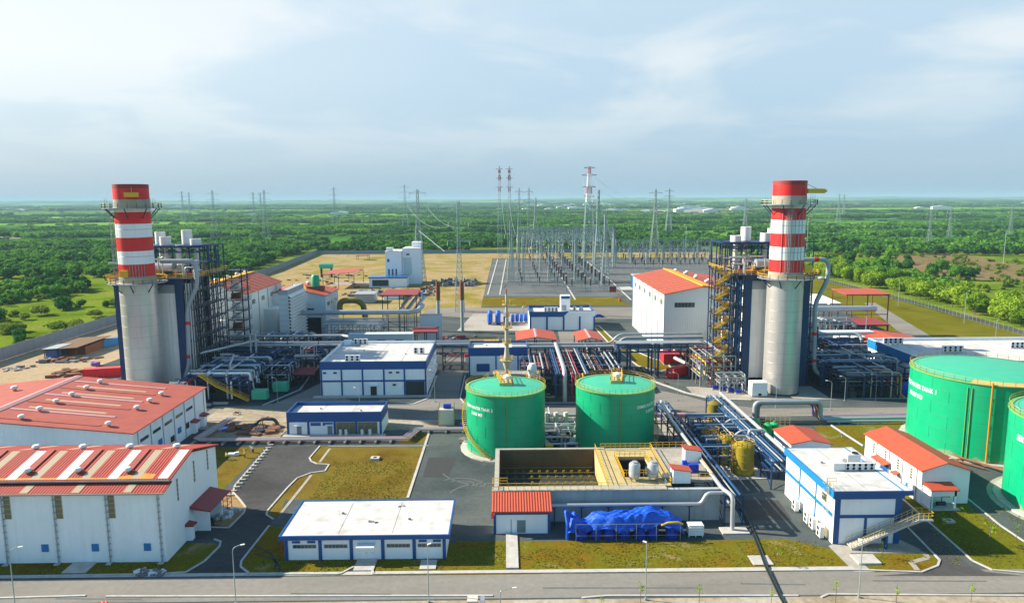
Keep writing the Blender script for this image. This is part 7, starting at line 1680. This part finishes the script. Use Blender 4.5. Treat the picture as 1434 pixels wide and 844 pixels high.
# ---------------------------------------------------------------- perimeter fences
def fence(label, pts, h, mat='fence_grey', mesh=False, step=4):
    t = thing('fence', label, 'fence', (pts[0][0],pts[0][1],0)); f = MB(); p = MB()
    for a, b in zip(pts, pts[1:]):
        a, b = Vector((*a,0)), Vector((*b,0)); n = max(1,int((b-a).length/step))
        if not mesh: f.bar(a+Vector((0,0,h/2+.1)), b+Vector((0,0,h/2+.1)), .12, h)
        else:
            for z in (.3,h-.1): f.bar(a+Vector((0,0,z)), b+Vector((0,0,z)), .04)
        for i in range(n): c = a.lerp(b,i/n); p.bar(c, c+Vector((0,0,h+.15)), .22 if not mesh else .1)
    f.build('panels' if not mesh else 'rails', mat, t); p.build('posts', mat, t)
fence('long grey panel fence closing the left side of the plant', [(-173,130),(-172.2,310),(-175.2,545),(-187.2,714)], 4.4)
fence('grey panel fence along the back of the plant', [(-187,714.5),(-30,716),(90,718),(208,714)], 3.4)
fence('wire mesh fence with thin posts along the right lawn', [(205,714),(206.5,433),(206.5,345),(201,262),(200,150)], 2.6, 'steel_grey', True, 3)
sheet('outer_road', [(207.5,700),(211.5,700),(212.5,433),(212.5,345),(208,262),(208,150),(203,150),(203,262),(207.5,345)], 'asphalt_side', .014)
# ---------------------------------------------------------------- street lamps
def lamp(label, x, y, h, arm, group, dirx=1.0, diry=0.0, t=.075):
    o = thing('street_lamp', label, 'street lamp', (x,y,0), group)
    MB().cyl(x,y,0,.3,.2,8).tube([(x,y,.2),(x,y,h*.8)], t, 7, r2=t*.8).tube(bend([(x,y,h*.8),(x,y,h),(x+arm*dirx,y+arm*diry,h+.25)],.8,5), t*.75, 6).build('pole', 'lattice', o, smooth=True)
    MB().cbox(x+(arm+.3)*dirx, y+(arm+.3)*diry, h+.15, .55, .22, .12, math.atan2(diry,dirx)).build('lamp_head', 'vent_white', o)
for i, (x, la) in enumerate(((-66.2,'before the left warehouse'),(-36.6,'at the mouth of the side road'),(-10.6,'in front of the white roofed garage'),(18.8,'below the blue tarpaulin'),(47.9,'before the stair building'))):
    lamp(f'slim grey street lamp on the front verge {la}', x, 90.0, 8.1, 1.0 if x < -20 else (.15 if x > 0 else .15), 'street lamps on the front verge', (.9 if x < -20 else (-.5 if x > 0 else .5)), .4)
lamp('short curved lamp beside the front road junction', -.9, 88.2, 2.6, 1.6, 'street lamps on the front verge', 1, .2)
lamp('white flood lamp post on the lawn before the workshop porch', 80.8, 124.0, 6.5, .1, 'lamp posts around the tanks')
for x, y, h, la in ((-36.4,172.8,7.5,'beside the low blue building'),(-19,186.4,8.5,'at the kerb corner by the two storey building'),(44.6,208.4,9,'at the kerb left of the red container'),(46.2,185.6,7.5,'at the kerb behind the right green tank'),(58.4,186.2,8,'before the pale apron of the right stack'),(83,175.8,7.5,'at the foot of the right stack apron'),(70.0,178.6,7.5,'beside the clad pipe bundle'),(-53.6,204,9,'by the crimson roofed shelter'),(-61.5,187.5,6.5,'at the kerb of the left process area'),(90.5,184,6.5,'right of the right boiler downpipe'),(99,184.4,7,'before the crimson risers')):
    lamp(f'thin grey street lamp {la}', x, y, h, 1.2, 'lamp posts along the inner roads', -.8, .3, .07)
for x, y, h, la in ((197,300,13,'on the right lawn near the road'),(176,250,10,'behind the large white roof'),(196,350,12,'farther along the right lawn')):
    lamp(f'tall thin lamp post {la}', x, y, h, .3, 'lamp posts on the right lawn', t=.11)
for x, y, h, la in ((208,560,33,'right of the switchyard'),(255,600,36,'with a white head in the right scrub'),(150,590,30,'at the switchyard right end'),(395,560,26,'left of a pair beyond the right scrub'),(415,560,26,'right of a pair beyond the right scrub')):
    lamp(f'very tall lighting mast {la}', x, y, h, .4, 'tall masts beyond the plant', t=.28)

def car(label, x, y, rz, body):
    t = thing('parked_car', label, 'car', (x,y,0), None, rz); OFF[t.name] = Vector((0,0,0))
    MB().prism_y([(-2.1,.35),(2.1,.35),(2.15,.85),(1.2,.95),(.7,1.45),(-1.1,1.48),(-1.7,1.0),(-2.1,.95)], -.85, .85).build('body', body, t)
    for s in (-1,1): MB().prism_y([(1.05,.98),(.62,1.38),(-1.0,1.4),(-1.5,1.0)], s*.86-.01, s*.86+.01).build('window', 'glass', t)
    for q in (-1.3,1.3):
        for s in (-.8,.8): MB().tube([(q,s-.1,.33),(q,s+.1,.33)], .33, 12).build('wheel', 'black_rubber', t)
car('small white car on the road outside the right mesh fence', 210.2, 392, 1.57, 'vent_white'); car('small white pickup sized car farther up the road outside the right fence', 209.8, 470, 1.57, 'ac_white')
car('dark blue car parked on the yard behind the centre building', 43, 322, .1, 'drum_blue')
# ---------------------------------------------------------------- trees
def leaf_cloud(blobs, n, size, rnd, flat=.8):
    """many small leaf faces spread through the volume of a few crown lobes (numpy)"""
    tot = sum(b[3]**2 for b in blobs); V = []; Fc = []; k = 0
    for bx_, by_, bz_, br, bq in blobs:
        m_ = max(8, int(n*br**2/tot))
        d = rnd.normal(size=(m_,3)); d /= np.linalg.norm(d,axis=1)[:,None]
        rad = br*(.45+.62*rnd.random(m_)**.6)
        c = d*rad[:,None]; c[:,2] *= bq; c += np.array([bx_,by_,bz_])
        nrm = d + rnd.normal(scale=.55,size=(m_,3)); nrm /= np.linalg.norm(nrm,axis=1)[:,None]
        ref = rnd.normal(size=(m_,3)); a = np.cross(nrm,ref); a /= np.linalg.norm(a,axis=1)[:,None]; b = np.cross(nrm,a)
        s = size*(.6+.8*rnd.random(m_)); a *= s[:,None]; b *= (s*flat)[:,None]
        q = np.stack([c-a-b*.6, c+a-b*.6, c+a*.5+b, c-a*.6+b*.9],axis=1)
        V.append(q.reshape(-1,3)); Fc.append(np.arange(k,k+4*m_).reshape(-1,4)); k += 4*m_
    return np.concatenate(V), np.concatenate(Fc)
def np_mesh(name, V, Fq, mat):
    me = bpy.data.meshes.new(name); me.vertices.add(len(V)); me.vertices.foreach_set('co', V.astype('f').ravel())
    me.loops.add(Fq.size); me.loops.foreach_set('vertex_index', Fq.astype('i').ravel())
    me.polygons.add(len(Fq)); me.polygons.foreach_set('loop_start', np.arange(0,Fq.size,4,dtype='i')); me.update(calc_edges=True); me.validate()
    me.materials.append(M[mat]); return me
RN = np.random.default_rng(5)
def crown_blobs(h, r, n, rnd, zq=.8, base=.45):
    b = [(0,0,h*.66,r*.72,zq)]
    for i in range(n):
        a = rnd.uniform(0,6.28); rr_ = r*rnd.uniform(.35,.75); z = h*rnd.uniform(base,.88)
        b.append((rr_*math.cos(a), rr_*math.sin(a), z, r*rnd.uniform(.22,.58), zq))
    return b
def trunk_mesh(h, r, rnd):
    mb = MB(); mb.tube([(0,0,0),(r*.3,0,h*.3),(0,r*.3,h*.62)], r, 7, r2=r*.5)
    for i in range(5):
        a = i*1.26+rnd.uniform(0,.6); mb.tube([(0,0,h*(.34+.05*i)),(h*.13*math.cos(a),h*.13*math.sin(a),h*(.5+.05*i)),(h*.22*math.cos(a),h*.22*math.sin(a),h*(.62+.05*i))], r*.42, 5, r2=r*.14)
    return mb
def tree_mesh_set(tag_, n, h, r, lobes, leaves, size, mat, zq=.8, base=.45):
    out = []
    for i in range(n):
        V, Fq = leaf_cloud(crown_blobs(h, r, lobes, RN, zq, base), leaves, size, RN)
        out.append(np_mesh(f'crown_{tag_}', V, Fq, mat))
    return out
LIME = tree_mesh_set('lime', 4, 10.5, 6.2, 10, 2300, .42, 'leaf_lime', .78, .35)
MIDT = tree_mesh_set('mid', 3, 10, 5.0, 9, 1700, .45, 'leaf_mid', .8, .35)
DARK = tree_mesh_set('dark', 3, 9, 4.6, 8, 1500, .45, 'leaf_dark', .8, .3)
BUSH = tree_mesh_set('bush', 3, 4.2, 3.6, 7, 900, .34, 'leaf_field', .62, .2)
BUSHD = tree_mesh_set('bushd', 3, 4.6, 3.8, 7, 900, .36, 'leaf_dark', .66, .2)
SAP = tree_mesh_set('sapling', 3, 3.2, .55, 5, 30, .09, 'leaf_lime', .9, .5)
TRK = [trunk_mesh(10, .26, random.Random(i)) for i in range(3)]
def mesh_of(mb, mat, nm):
    o = mb.build(nm, mat); me = o.data; bpy.data.objects.remove(o); return me
TRKM = [mesh_of(mb, 'bark', 'trunk') for mb in TRK]
STEM = mesh_of(MB().tube([(0,0,0),(.03,0,1.5),(0,.03,3.0)], .045, 6, r2=.02), 'bark', 'stem')
def plant_tree(name, label, cat, x, y, s, crown, trunk, tname, group, rz=None, ts=1.0):
    o = thing(name, label, cat, (x,y,0), group, rz if rz is not None else random.uniform(0,6.28)); o.scale = (s*random.uniform(.8,1.25),s*random.uniform(.8,1.2),s*random.uniform(.8,1.25))
    for nm, me, q in ((tname, trunk, ts), ('crown', crown, 1)):
        c = bpy.data.objects.new(nm, me); COL.objects.link(c); c.parent = o; c.scale = (q,q,q)
    return o
rr = random.Random(17); g_ = 'lime green trees along the right fence'
spots = []
for i in range(30):
    y = 262+i*9.5; xb = 214 if y < 345 else 218
    spots.append((xb+rr.uniform(0,5), y+rr.uniform(-3,3), rr.uniform(.68,1.0)))
    if i > 4: spots.append((xb+9+rr.uniform(0,12), y+rr.uniform(-4,4), rr.uniform(.6,1.0)))
for i, (x, y, s) in enumerate(spots):
    plant_tree('lime_tree', 'bright lime green leafy tree in the belt outside the right fence', 'tree', x, y, s, LIME[i%4], TRKM[i%3], 'trunk', g_, ts=.9)
g_ = 'dark bushes scattered in the scrub beyond the right fence'
for i in range(26):
    x, y = rr.uniform(248,330), rr.uniform(420,620)
    plant_tree('scrub_tree', 'dark rounded tree scattered in the scrub beyond the lime green belt', 'tree', x, y, rr.uniform(.6,1.25), (DARK+MIDT)[i%6], TRKM[i%3], 'trunk', g_, ts=.8)
g_ = 'bushes in the field left of the fence'
for i in range(40):
    x, y = -178-abs(rr.gauss(0,1))*60, rr.uniform(255,372)
    if x < -330: continue
    dk = i % 3 == 0
    plant_tree('bush', ('dark' if dk else 'pale green')+' rounded bush in the rough field beyond the left fence', 'bush', x, y, rr.uniform(.55,1.2), (BUSHD if dk else BUSH)[i%3], TRKM[i%3], 'stem', ('dark ' if dk else 'pale ')+g_, ts=.25)
plant_tree('dark_tree', 'taller dark tree at the left picture edge in the rough field', 'tree', -228, 310, 1.2, DARK[0], TRKM[0], 'trunk', None)
# saplings with stakes along the front verge and lawns
for i, (x, y, s, la) in enumerate(((12.6,88.4,.55,'bushy one right of the junction'),(18.0,89.4,1.0,'beside the lamp below the tarpaulin'),(25.8,88.9,.9,'right of the lamp below the tarpaulin'),(35.4,88.6,1.0,'left of the black hose'),(40.2,98.9,1.1,'on the lawn beside the black hose'),(44.2,88.9,1.0,'between hose and stair building lamp'),(52.3,88.7,.9,'right of the stair building lamp'),(62.5,88.8,1.0,'before the right lane'),(56.6,100.6,.9,'on the lawn before the outside stair'),(75.6,104.6,1.5,'on the right lawn, larger'),(80.5,105.4,1.0,'on the right lawn at the picture edge'),(71.4,109.0,.9,'on the right lawn near the manhole'))):
    o = plant_tree('sapling', f'thin young sapling {la}', 'sapling', x, y, s, SAP[i%3], STEM, 'stem', 'young saplings along the front road')
    if i == 0: o.scale = (.9,.9,.55)
# ---------------------------------------------------------------- far woods as instanced stuff
def scatter(name, label, cat, pts, protos):
    coll = bpy.data.collections.new(name+'_source')
    for k, me in enumerate(protos):
        p = bpy.data.objects.new(f'{name}_source_{k}', me); coll.objects.link(p)
    me = bpy.data.meshes.new(name); me.vertices.add(len(pts)); me.vertices.foreach_set('co', np.array([p[:3] for p in pts],dtype='f').ravel())
    for nm, j, ty in (('sc',3,'FLOAT'),('rot',4,'FLOAT'),('idx',5,'INT')):
        at = me.attributes.new(nm, ty, 'POINT'); at.data.foreach_set('value', np.array([p[j] for p in pts], dtype='i' if ty == 'INT' else 'f'))
    me.update(); o = bpy.data.objects.new(name, me); COL.objects.link(o)
    ng = bpy.data.node_groups.new(name, 'GeometryNodeTree'); ng.interface.new_socket('Geometry', in_out='INPUT', socket_type='NodeSocketGeometry'); ng.interface.new_socket('Geometry', in_out='OUTPUT', socket_type='NodeSocketGeometry')
    N, L = ng.nodes, ng.links; gi, go = N.new('NodeGroupInput'), N.new('NodeGroupOutput')
    ip = N.new('GeometryNodeInstanceOnPoints'); ci = N.new('GeometryNodeCollectionInfo'); ci.inputs['Collection'].default_value = coll; ci.inputs['Separate Children'].default_value = True; ci.inputs['Reset Children'].default_value = True
    ip.inputs['Pick Instance'].default_value = True
    def at(nm, ty):
        a = N.new('GeometryNodeInputNamedAttribute'); a.data_type = ty; a.inputs['Name'].default_value = nm; return a.outputs['Attribute']
    cx = N.new('ShaderNodeCombineXYZ'); L.new(at('rot','FLOAT'), cx.inputs[2])
    L.new(gi.outputs[0], ip.inputs['Points']); L.new(ci.outputs[0], ip.inputs['Instance']); L.new(at('idx','INT'), ip.inputs['Instance Index'])
    L.new(cx.outputs[0], ip.inputs['Rotation']); L.new(at('sc','FLOAT'), ip.inputs['Scale']); L.new(ip.outputs[0], go.inputs[0])
    md = o.modifiers.new('scatter', 'NODES'); md.node_group = ng
    struct(o, 'stuff', label, cat); return o
F_D = tree_mesh_set('far_dark', 3, 9, 4.6, 7, 420, .85, 'leaf_dark', .8, .3); F_M = tree_mesh_set('far_mid', 3, 9, 4.6, 7, 420, .85, 'leaf_mid', .8, .3); F_B = tree_mesh_set('far_field', 2, 4, 3.4, 6, 260, .7, 'leaf_field', .6, .2)
rnd = np.random.default_rng(9)
def noise2(x, y, s, seed):
    """cheap value noise for placing woods in patches"""
    x, y = x/s, y/s; i, j = np.floor(x).astype(int), np.floor(y).astype(int); u, v = x-i, y-j
    u = u*u*(3-2*u); v = v*v*(3-2*v)
    def hsh(a, b): return ((np.sin(a*127.1+b*311.7+seed*74.7)*43758.5453) % 1.0)
    return (hsh(i,j)*(1-u)+hsh(i+1,j)*u)*(1-v)+(hsh(i,j+1)*(1-u)+hsh(i+1,j+1)*u)*v
def region(x0, x1, y0, y1, n, keep):
    x = rnd.uniform(x0,x1,n); y = rnd.uniform(y0,y1,n); k = keep(x,y); return x[k], y[k]
pts = []
def addp(x, y, lo, hi, idx):
    for a, b in zip(x, y): pts.append((float(a), float(b), 0.0, float(rnd.uniform(lo,hi)), float(rnd.uniform(0,6.28)), int(rnd.choice(idx))))
x, y = region(-620,-190,368,900,6800, lambda x,y: (x < -182-.06*(y-310)) & (y > 375+.10*(-x-180)*.6+14*np.sin(x*.05)) & (noise2(x*.6,y,60,1) > .34)); lt = noise2(x*.4,y,45,21) > .5
addp(x[lt], y[lt], .35, .75, [3,4,5,3,6]); addp(x[~lt], y[~lt], .45, .95, [0,1,2,3,4])
x, y = region(-330,-178,255,385,260, lambda x,y: noise2(x,y,35,4) > .42); addp(x, y, .3, .75, [6,7,7,6,4])
x, y = region(-190,330,722,1000,3800, lambda x,y: noise2(x,y,70,2) > .34); addp(x, y, .5, .95, [0,1,2,3,4])
x, y = region(225,700,430,1000,2600, lambda x,y: ((noise2(x*.35,y,70,3) > .62) & (y > 640)) | ((noise2(x*.5,y,60,8) > .80) & (y > 520))); addp(x, y, .6, 1.1, [0,1,3,4,5])
x, y = region(225,420,300,640,500, lambda x,y: noise2(x,y,50,6) > .45); addp(x, y, .35, .8, [6,7])
x, y = region(222,260,380,640,160, lambda x,y: x > 0); addp(x, y, .6, 1.0, [3,4,5])
scatter('near_woods', 'green woods and scrub around the plant', 'woods', pts, F_D+F_M+F_B)
pts = []
# woods farther out: groves of many crowns
def grove(mat, seed):
    r_ = np.random.default_rng(seed); bl = []
    for i in range(46):
        a, b = r_.uniform(-34,34), r_.uniform(-20,20); h = r_.uniform(5,9); bl.append((a,b,h*.55,r_.uniform(3.4,5.6),.9))
    V, Fq = leaf_cloud(bl, 2400, 1.5, r_); return np_mesh('grove', V, Fq, mat)
GV = [grove('leaf_dark',1),grove('leaf_dark',2),grove('leaf_mid',3),grove('leaf_mid',4)]
def ring_pts(d0, d1, n, thr, s, seed):
    d = np.sqrt(rnd.uniform(d0**2,d1**2,n)); a = rnd.uniform(-.72,.72,n); x, y = d*np.sin(a), d*np.cos(a)
    k = noise2(x*.22,y,s,seed) > thr; return x[k], y[k]
for d0, d1, n, thr, s, seed in ((820,1600,2000,.57,110,11),(1600,3200,4200,.64,190,12),(3200,9000,5600,.62,420,13)):
    x, y = ring_pts(d0,d1,n,thr,s,seed); kk = (y > 1000) | (x < -380) | (x > 420)
    addp(x[kk], y[kk], .55, 1.0 if d0 < 3000 else 1.6, [0,1,2,3])
    x, y = ring_pts(d0,d1,n//2,-1,s,seed); kk = (y > 1000) | (x < -380) | (x > 420); addp(x[kk], y[kk], .10, .42, [0,1,2,3])
scatter('far_woods', 'hazy woods over the far plain', 'woods', pts, GV)
# grass tufts on the lawns
TU = tree_mesh_set('tuft', 3, .26, .42, 4, 40, .11, 'leaf_tuft', .5, .1)
pts = []
def tufts(x0, x1, y0, y1, n, thr, seed, inside=lambda x,y: x == x):
    x, y = region(x0,x1,y0,y1,n, lambda x,y: (noise2(x,y,3.2,seed) > thr) & inside(x,y)); addp(x, y, .16, .42, [0,1,2])
tufts(-8,49,98.6,106.3,2600,.25,31); tufts(-37,-9,98.4,101.6,700,.25,32); tufts(-92,-51,98.4,101.3,800,.25,33)
tufts(-36,-18.6,116,143,2400,.25,34); tufts(66,90,98,118,1800,.25,35, lambda x,y: x > 66+.62*(y-104))
tufts(56,63.5,98.4,102,60,.2,36); tufts(72,88,152,164,260,.25,37)
scatter('lawn_tufts', 'tufts of grass on the lawns', 'grass', pts, TU)
# far white sheds and houses on the plain
rr = random.Random(23)
FM = mesh_of(MB().prism_y([(-9,0),(9,0),(9,5),(0,7.5),(-9,5)], -6, 6), 'vent_white', 'far_house')
for i in range(70):
    d = rr.uniform(2600,6500); a = rr.choice((rr.uniform(.02,.32), rr.uniform(-.6,.65), rr.uniform(.05,.25)))
    o = bpy.data.objects.new('far_house', FM); COL.objects.link(o); o.location = (d*math.sin(a), d*math.cos(a), 0); o.rotation_euler.z = rr.uniform(-.4,.4); q = rr.uniform(.8,2.6); o.scale = (q*1.6,q,q*.8)
    tag(o, 'tiny white building far out on the hazy plain', 'building', 'far white buildings on the plain')
for x, y, la in ((-380,720,'left one of three'),(-352,735,'middle one of three'),(-330,740,'right one of three')):
    o = bpy.data.objects.new('far_house', FM); COL.objects.link(o); o.location = (x,y,0); o.scale = (.6,.6,.6); tag(o, f'small pale roofed farm house beyond the left woods, {la}', 'building', 'farm houses beyond the left woods')
# ---------------------------------------------------------------- small things, people, hose
hp = [(37.1,86),(37.4,90),(38.3,98),(39.4,104),(40.4,110.6),(41.5,120.3),(42.2,128.3),(43.2,138)]
tag(MB().tube([(x,y,.16 if i != 2 else .26) for i,(x,y) in enumerate(hp)], .14, 8).build('hose', 'black_rubber', smooth=True), 'thick black hose lying across lawn and road towards the racks', 'hose')
tag(MB().tube([(36.9,86,.14),(37.1,90,.14),(38.0,98,.24),(39.1,104,.14),(40.1,110.6,.14),(41.2,120.3,.14)], .1, 6).build('hose', 'black_rubber', smooth=True), 'thinner black hose lying close beside the thick hose', 'hose')
def person(label, x, y, pose, top, rz=0):
    o = thing('person', label, 'person', (x,y,0), None, 0); c, s = math.cos(rz), math.sin(rz)
    def T(p): return (p[0]*c-p[1]*s, p[0]*s+p[1]*c, p[2])
    if pose == 'bend': J = [(0,0,.95),(0,.28,1.2),(0,.52,1.22),(0,.7,1.2),(.12,0,.9),(.14,.05,.5),(.14,0,.06),(-.12,0,.9),(-.14,.05,.5),(-.14,0,.06),(.2,.45,1.15),(.22,.5,.85),(.2,.62,.55),(-.2,.45,1.15),(-.22,.5,.85),(-.2,.62,.55)]
    else: J = [(0,0,.95),(0,0,1.2),(0,.02,1.46),(0,.04,1.64),(.1,0,.9),(.12,.03,.5),(.12,0,.06),(-.1,0,.9),(-.12,.03,.5),(-.12,0,.06),(.2,0,1.4),(.27,.05,1.12),(.25,.2,.95),(-.2,0,1.4),(-.27,.05,1.12),(-.25,.2,.95)]
    E = [(0,1),(1,2),(2,3),(0,4),(4,5),(5,6),(0,7),(7,8),(8,9),(2,10),(10,11),(11,12),(2,13),(13,14),(14,15)]
    R_ = [.16,.17,.12,.11,.11,.08,.07,.11,.08,.07,.075,.06,.05,.075,.06,.05]
    me = bpy.data.meshes.new('body'); me.from_pydata([T(p) for p in J], E, []); b = bpy.data.objects.new('body', me); COL.objects.link(b); b.parent = o; me.materials.append(M[top])
    md = b.modifiers.new('skin', 'SKIN'); sv = me.skin_vertices[0].data
    for i, r_ in enumerate(R_): sv[i].radius = (r_,r_)
    sv[0].use_root = True
    sb = b.modifiers.new('smooth', 'SUBSURF'); sb.levels = sb.render_levels = 1
    hx = T((J[3][0], J[3][1]+.05, J[3][2]+.1)); hh = MB().lathe(hx[0],hx[1],[(0,hx[2]-.13),(.1,hx[2]-.08),(.12,hx[2]+.02),(.08,hx[2]+.11),(0,hx[2]+.14)],12)
    hh.v = [(a+x,b_+y,c_) for a,b_,c_ in hh.v]; hh.build('head', 'skin', o, smooth=True)
    ht = MB().lathe(hx[0]+x,hx[1]+y,[(.2,hx[2]+.05),(.13,hx[2]+.08),(.11,hx[2]+.17),(0,hx[2]+.2)],12); ht.build('hat', 'yellow_pale', o, smooth=True)
    lg = MB()
    for q in (4,7):
        pts_ = [T(J[q]),T(J[q+1]),T(J[q+2])]; lg.tube([(a+x,b_+y,c_) for a,b_,c_ in pts_], .115, 8, r2=.085)
    lg.build('trousers', 'cloth_dark', o, smooth=True)
person('worker in yellow top bending over the lawn beside the foreground warehouse', -58.6, 144.3, 'bend', 'cloth_yellow', .5)
person('worker in yellow top standing at the lawn edge by the bricks', -55.3, 145.6, 'stand', 'cloth_yellow', 2.2)
person('worker in pale top bending behind the other two on the lawn', -54.6, 148.6, 'bend', 'cloth_white', 1.2)
tag(MB().box(-59.4,-57.9,146.6,147.6,0,.5).cbox(-57.6,147.2,0,.9,.6,.7,.4).build('bag_pile', 'bag_white'), 'pale bags beside the bending worker on the lawn', 'bags')
heap('white and grey sacks heaped at the back corner of the foreground warehouse', -50.4, -47.2, 116.2, 119.6, 40, ['bag_white','apron_pale'], 81, (.3,.9), 'sacks', 'sack_heap', .42)
heap('row of grey bundles at the kerb before the foreground warehouse', -54.6, -50.0, 97.9, 98.8, 22, ['bag_white','debris_grey'], 82, (.2,.6), 'bundles', 'bundle_row', .4)
for i in range(16):
    u = i/15; x, y = -51.3+.2*u, 126+27*u
    tag(MB().cbox(x+.3-.1*i, y, 0, 1.2, .35, .3, .1).build('kerb_stone', 'kerb'), 'loose grey kerb stone lying in a row beside the side road', 'kerb stone', 'loose kerb stones beside the side road')
heap('blue sheets and timber on bare ground beside the low blue building', -67, -61, 163.5, 167, 14, ['tarp_blue','rust','bag_white'], 83, (.3,.9), 'site material', 'material_pile')
heap('dark pipes and rusty timber on bare ground left of the low blue building', -62, -53, 160.5, 166, 26, ['rust','steel_dark','earth_mound'], 84, (.3,.8), 'site material', 'material_pile')
sheet('bare_earth', [(-70,158.5),(-52,158.5),(-52,170),(-68.5,171)], 'sand', .036)
tag(MB().tube(bend([(-60.5,167,.3),(-59,166.5,2.0),(-55.5,166.4,1.9),(-54.6,166.3,.2)],.9,5), .4, 9).build('bent_pipe', 'steel_dark', smooth=True), 'short bent black pipe piece on the bare ground', 'pipe')
o = thing('tripod', 'thin dark tripod hoist on the bare ground left of the low blue building', 'tripod', (-57,160.6,0)); MB().bar((-58,160,0),(-56.6,160.8,3.6),.12).bar((-55.8,160,0),(-56.6,160.8,3.6),.12).bar((-56.8,162.4,0),(-56.6,160.8,3.6),.12).build('legs', 'steel_dark', o); MB().bar((-56.6,160.8,3.6),(-55,161,4.3),.16).build('arm', 'rust', o)
o = thing('water_box', 'pale box tank with a blue barrel on top beside the left green tank', 'tank', (-14.4,167,0)); MB().box(-16,-12.6,165.8,168.4,.3,4.0).build('casing', 'ac_tan', o); MB().box(-16.2,-12.4,165.6,168.6,0,.3).build('base', 'concrete', o)
f = MB()
for x in (-16.1,-12.5):
    for yy in (165.7,168.5): f.bar((x,yy,0),(x,yy,5),.12)
f.build('frame', 'yellow_pale', o)
tag(MB().tube([(-15,167.2,4.55),(-13.2,167.2,4.55)], .55, 14).box(-14.7,-13.5,166.9,167.5,3.98,4.2).build('barrel', 'drum_blue', smooth=True), 'blue barrel lying on the pale box tank', 'barrel')
o = thing('compressor', 'small blue machine on the asphalt left of the left green tank', 'machine', (-9.6,163.4,0)); MB().tube([(-10.8,163.4,.9),(-8.4,163.4,.9)], .6, 12).build('drum', 'drum_blue', o, smooth=True); MB().box(-10.8,-8.4,163,163.8,0,.4).build('skid', 'steel_dark', o); MB().box(-8.2,-7.2,163,163.8,0,1.0).build('motor', 'yellow', o)
heap('small loose earth heap with pipes at the foot of the left green tank', -9.6, -6.8, 153.5, 156.5, 14, ['earth_mound','debris_grey'], 85, (.15,.4))
o = thing('manhole', 'square pale concrete manhole with dark cover on the middle lawn', 'manhole', (-27.6,144,0)); MB().box(-28.4,-26.6,143.2,144.8,0,.45).build('rim', 'kerb', o); MB().box(-27.8,-27.2,143.6,144.3,.45,.5).build('cover', 'steel_dark', o)
o = thing('manhole', 'square pale concrete manhole on the right lawn', 'manhole', (74,112.4,0)); MB().box(73.3,74.9,111.8,113,0,.35).build('rim', 'kerb', o); MB().box(73.8,74.4,112.1,112.7,.35,.4).build('cover', 'steel_dark', o)
def motorbike(label, x, y, rz):
    o = thing('motorbike', label, 'motorbike', (x,y,0), None, rz); OFF[o.name] = Vector((0,0,0))
    for q in (-.62,.62):
        wv = MB().tube([(q+.3*math.cos(2*PI*j/14),0,.32+.3*math.sin(2*PI*j/14)) for j in range(15)], .06, 6, cap=False); wv.build('wheel', 'black_rubber', o)
    MB().tube([(-.6,0,.35),(-.2,0,.6),(.3,0,.6),(.6,0,.35)], .09, 6).box(-.15,.3,-.12,.12,.3,.62).tube([(.6,0,.35),(.45,0,.95),(.42,.3,1.0)], .03, 5).tube([(.45,0,.95),(.42,-.3,1.0)], .03, 5).build('frame', 'crimson', o)
    MB().box(-.55,.1,-.12,.12,.68,.8).build('saddle', 'black_rubber', o)
motorbike('dark parked motorbike on the pale dirt strip near the broad red roof', -68.4, 176.5, .4)
motorbike('dark parked motorbike on the asphalt before the red container', 46.6, 203.6, 1.4)
tag(MB().cbox(-53.6,88.6,0,.9,.8,1.3).build('red_box', 'container_red'), 'small red box on the verge at the bottom picture edge', 'box')
for x0, x1, la in ((-30,-18,'left'),(-17.2,-6.5,'middle')):
    pass
o = thing('gate_post', 'tan gate pillar beside the front road entrance', 'pillar', (-4.4,88.6,0)); MB().box(-5.3,-3.9,87.8,89.4,0,1.4).build('pillar', 'ac_tan', o); MB().box(-3.6,-3.0,87.8,89.4,0,1.2).build('cabinet', 'steel_grey', o)
for x, y, l, a_, la in ((-9.2,110.2,0,0,'x'),):
    pass
SC.view_settings.view_transform = 'Standard'; SC.view_settings.look = 'None'; SC.view_settings.gamma = 1.0; SC.view_settings.exposure = 1.2; SC.view_settings.use_curve_mapping = False
SC.render.engine = 'CYCLES'; SC.render.resolution_x = 1024; SC.render.resolution_y = 602
cy = SC.cycles; cy.max_bounces = 5; cy.diffuse_bounces = 3; cy.glossy_bounces = 2; cy.transmission_bounces = 2; cy.volume_bounces = 0; cy.transparent_max_bounces = 4
cy.use_denoising = True; cy.sample_clamp_indirect = 4; cy.caustics_reflective = False; cy.caustics_refractive = False
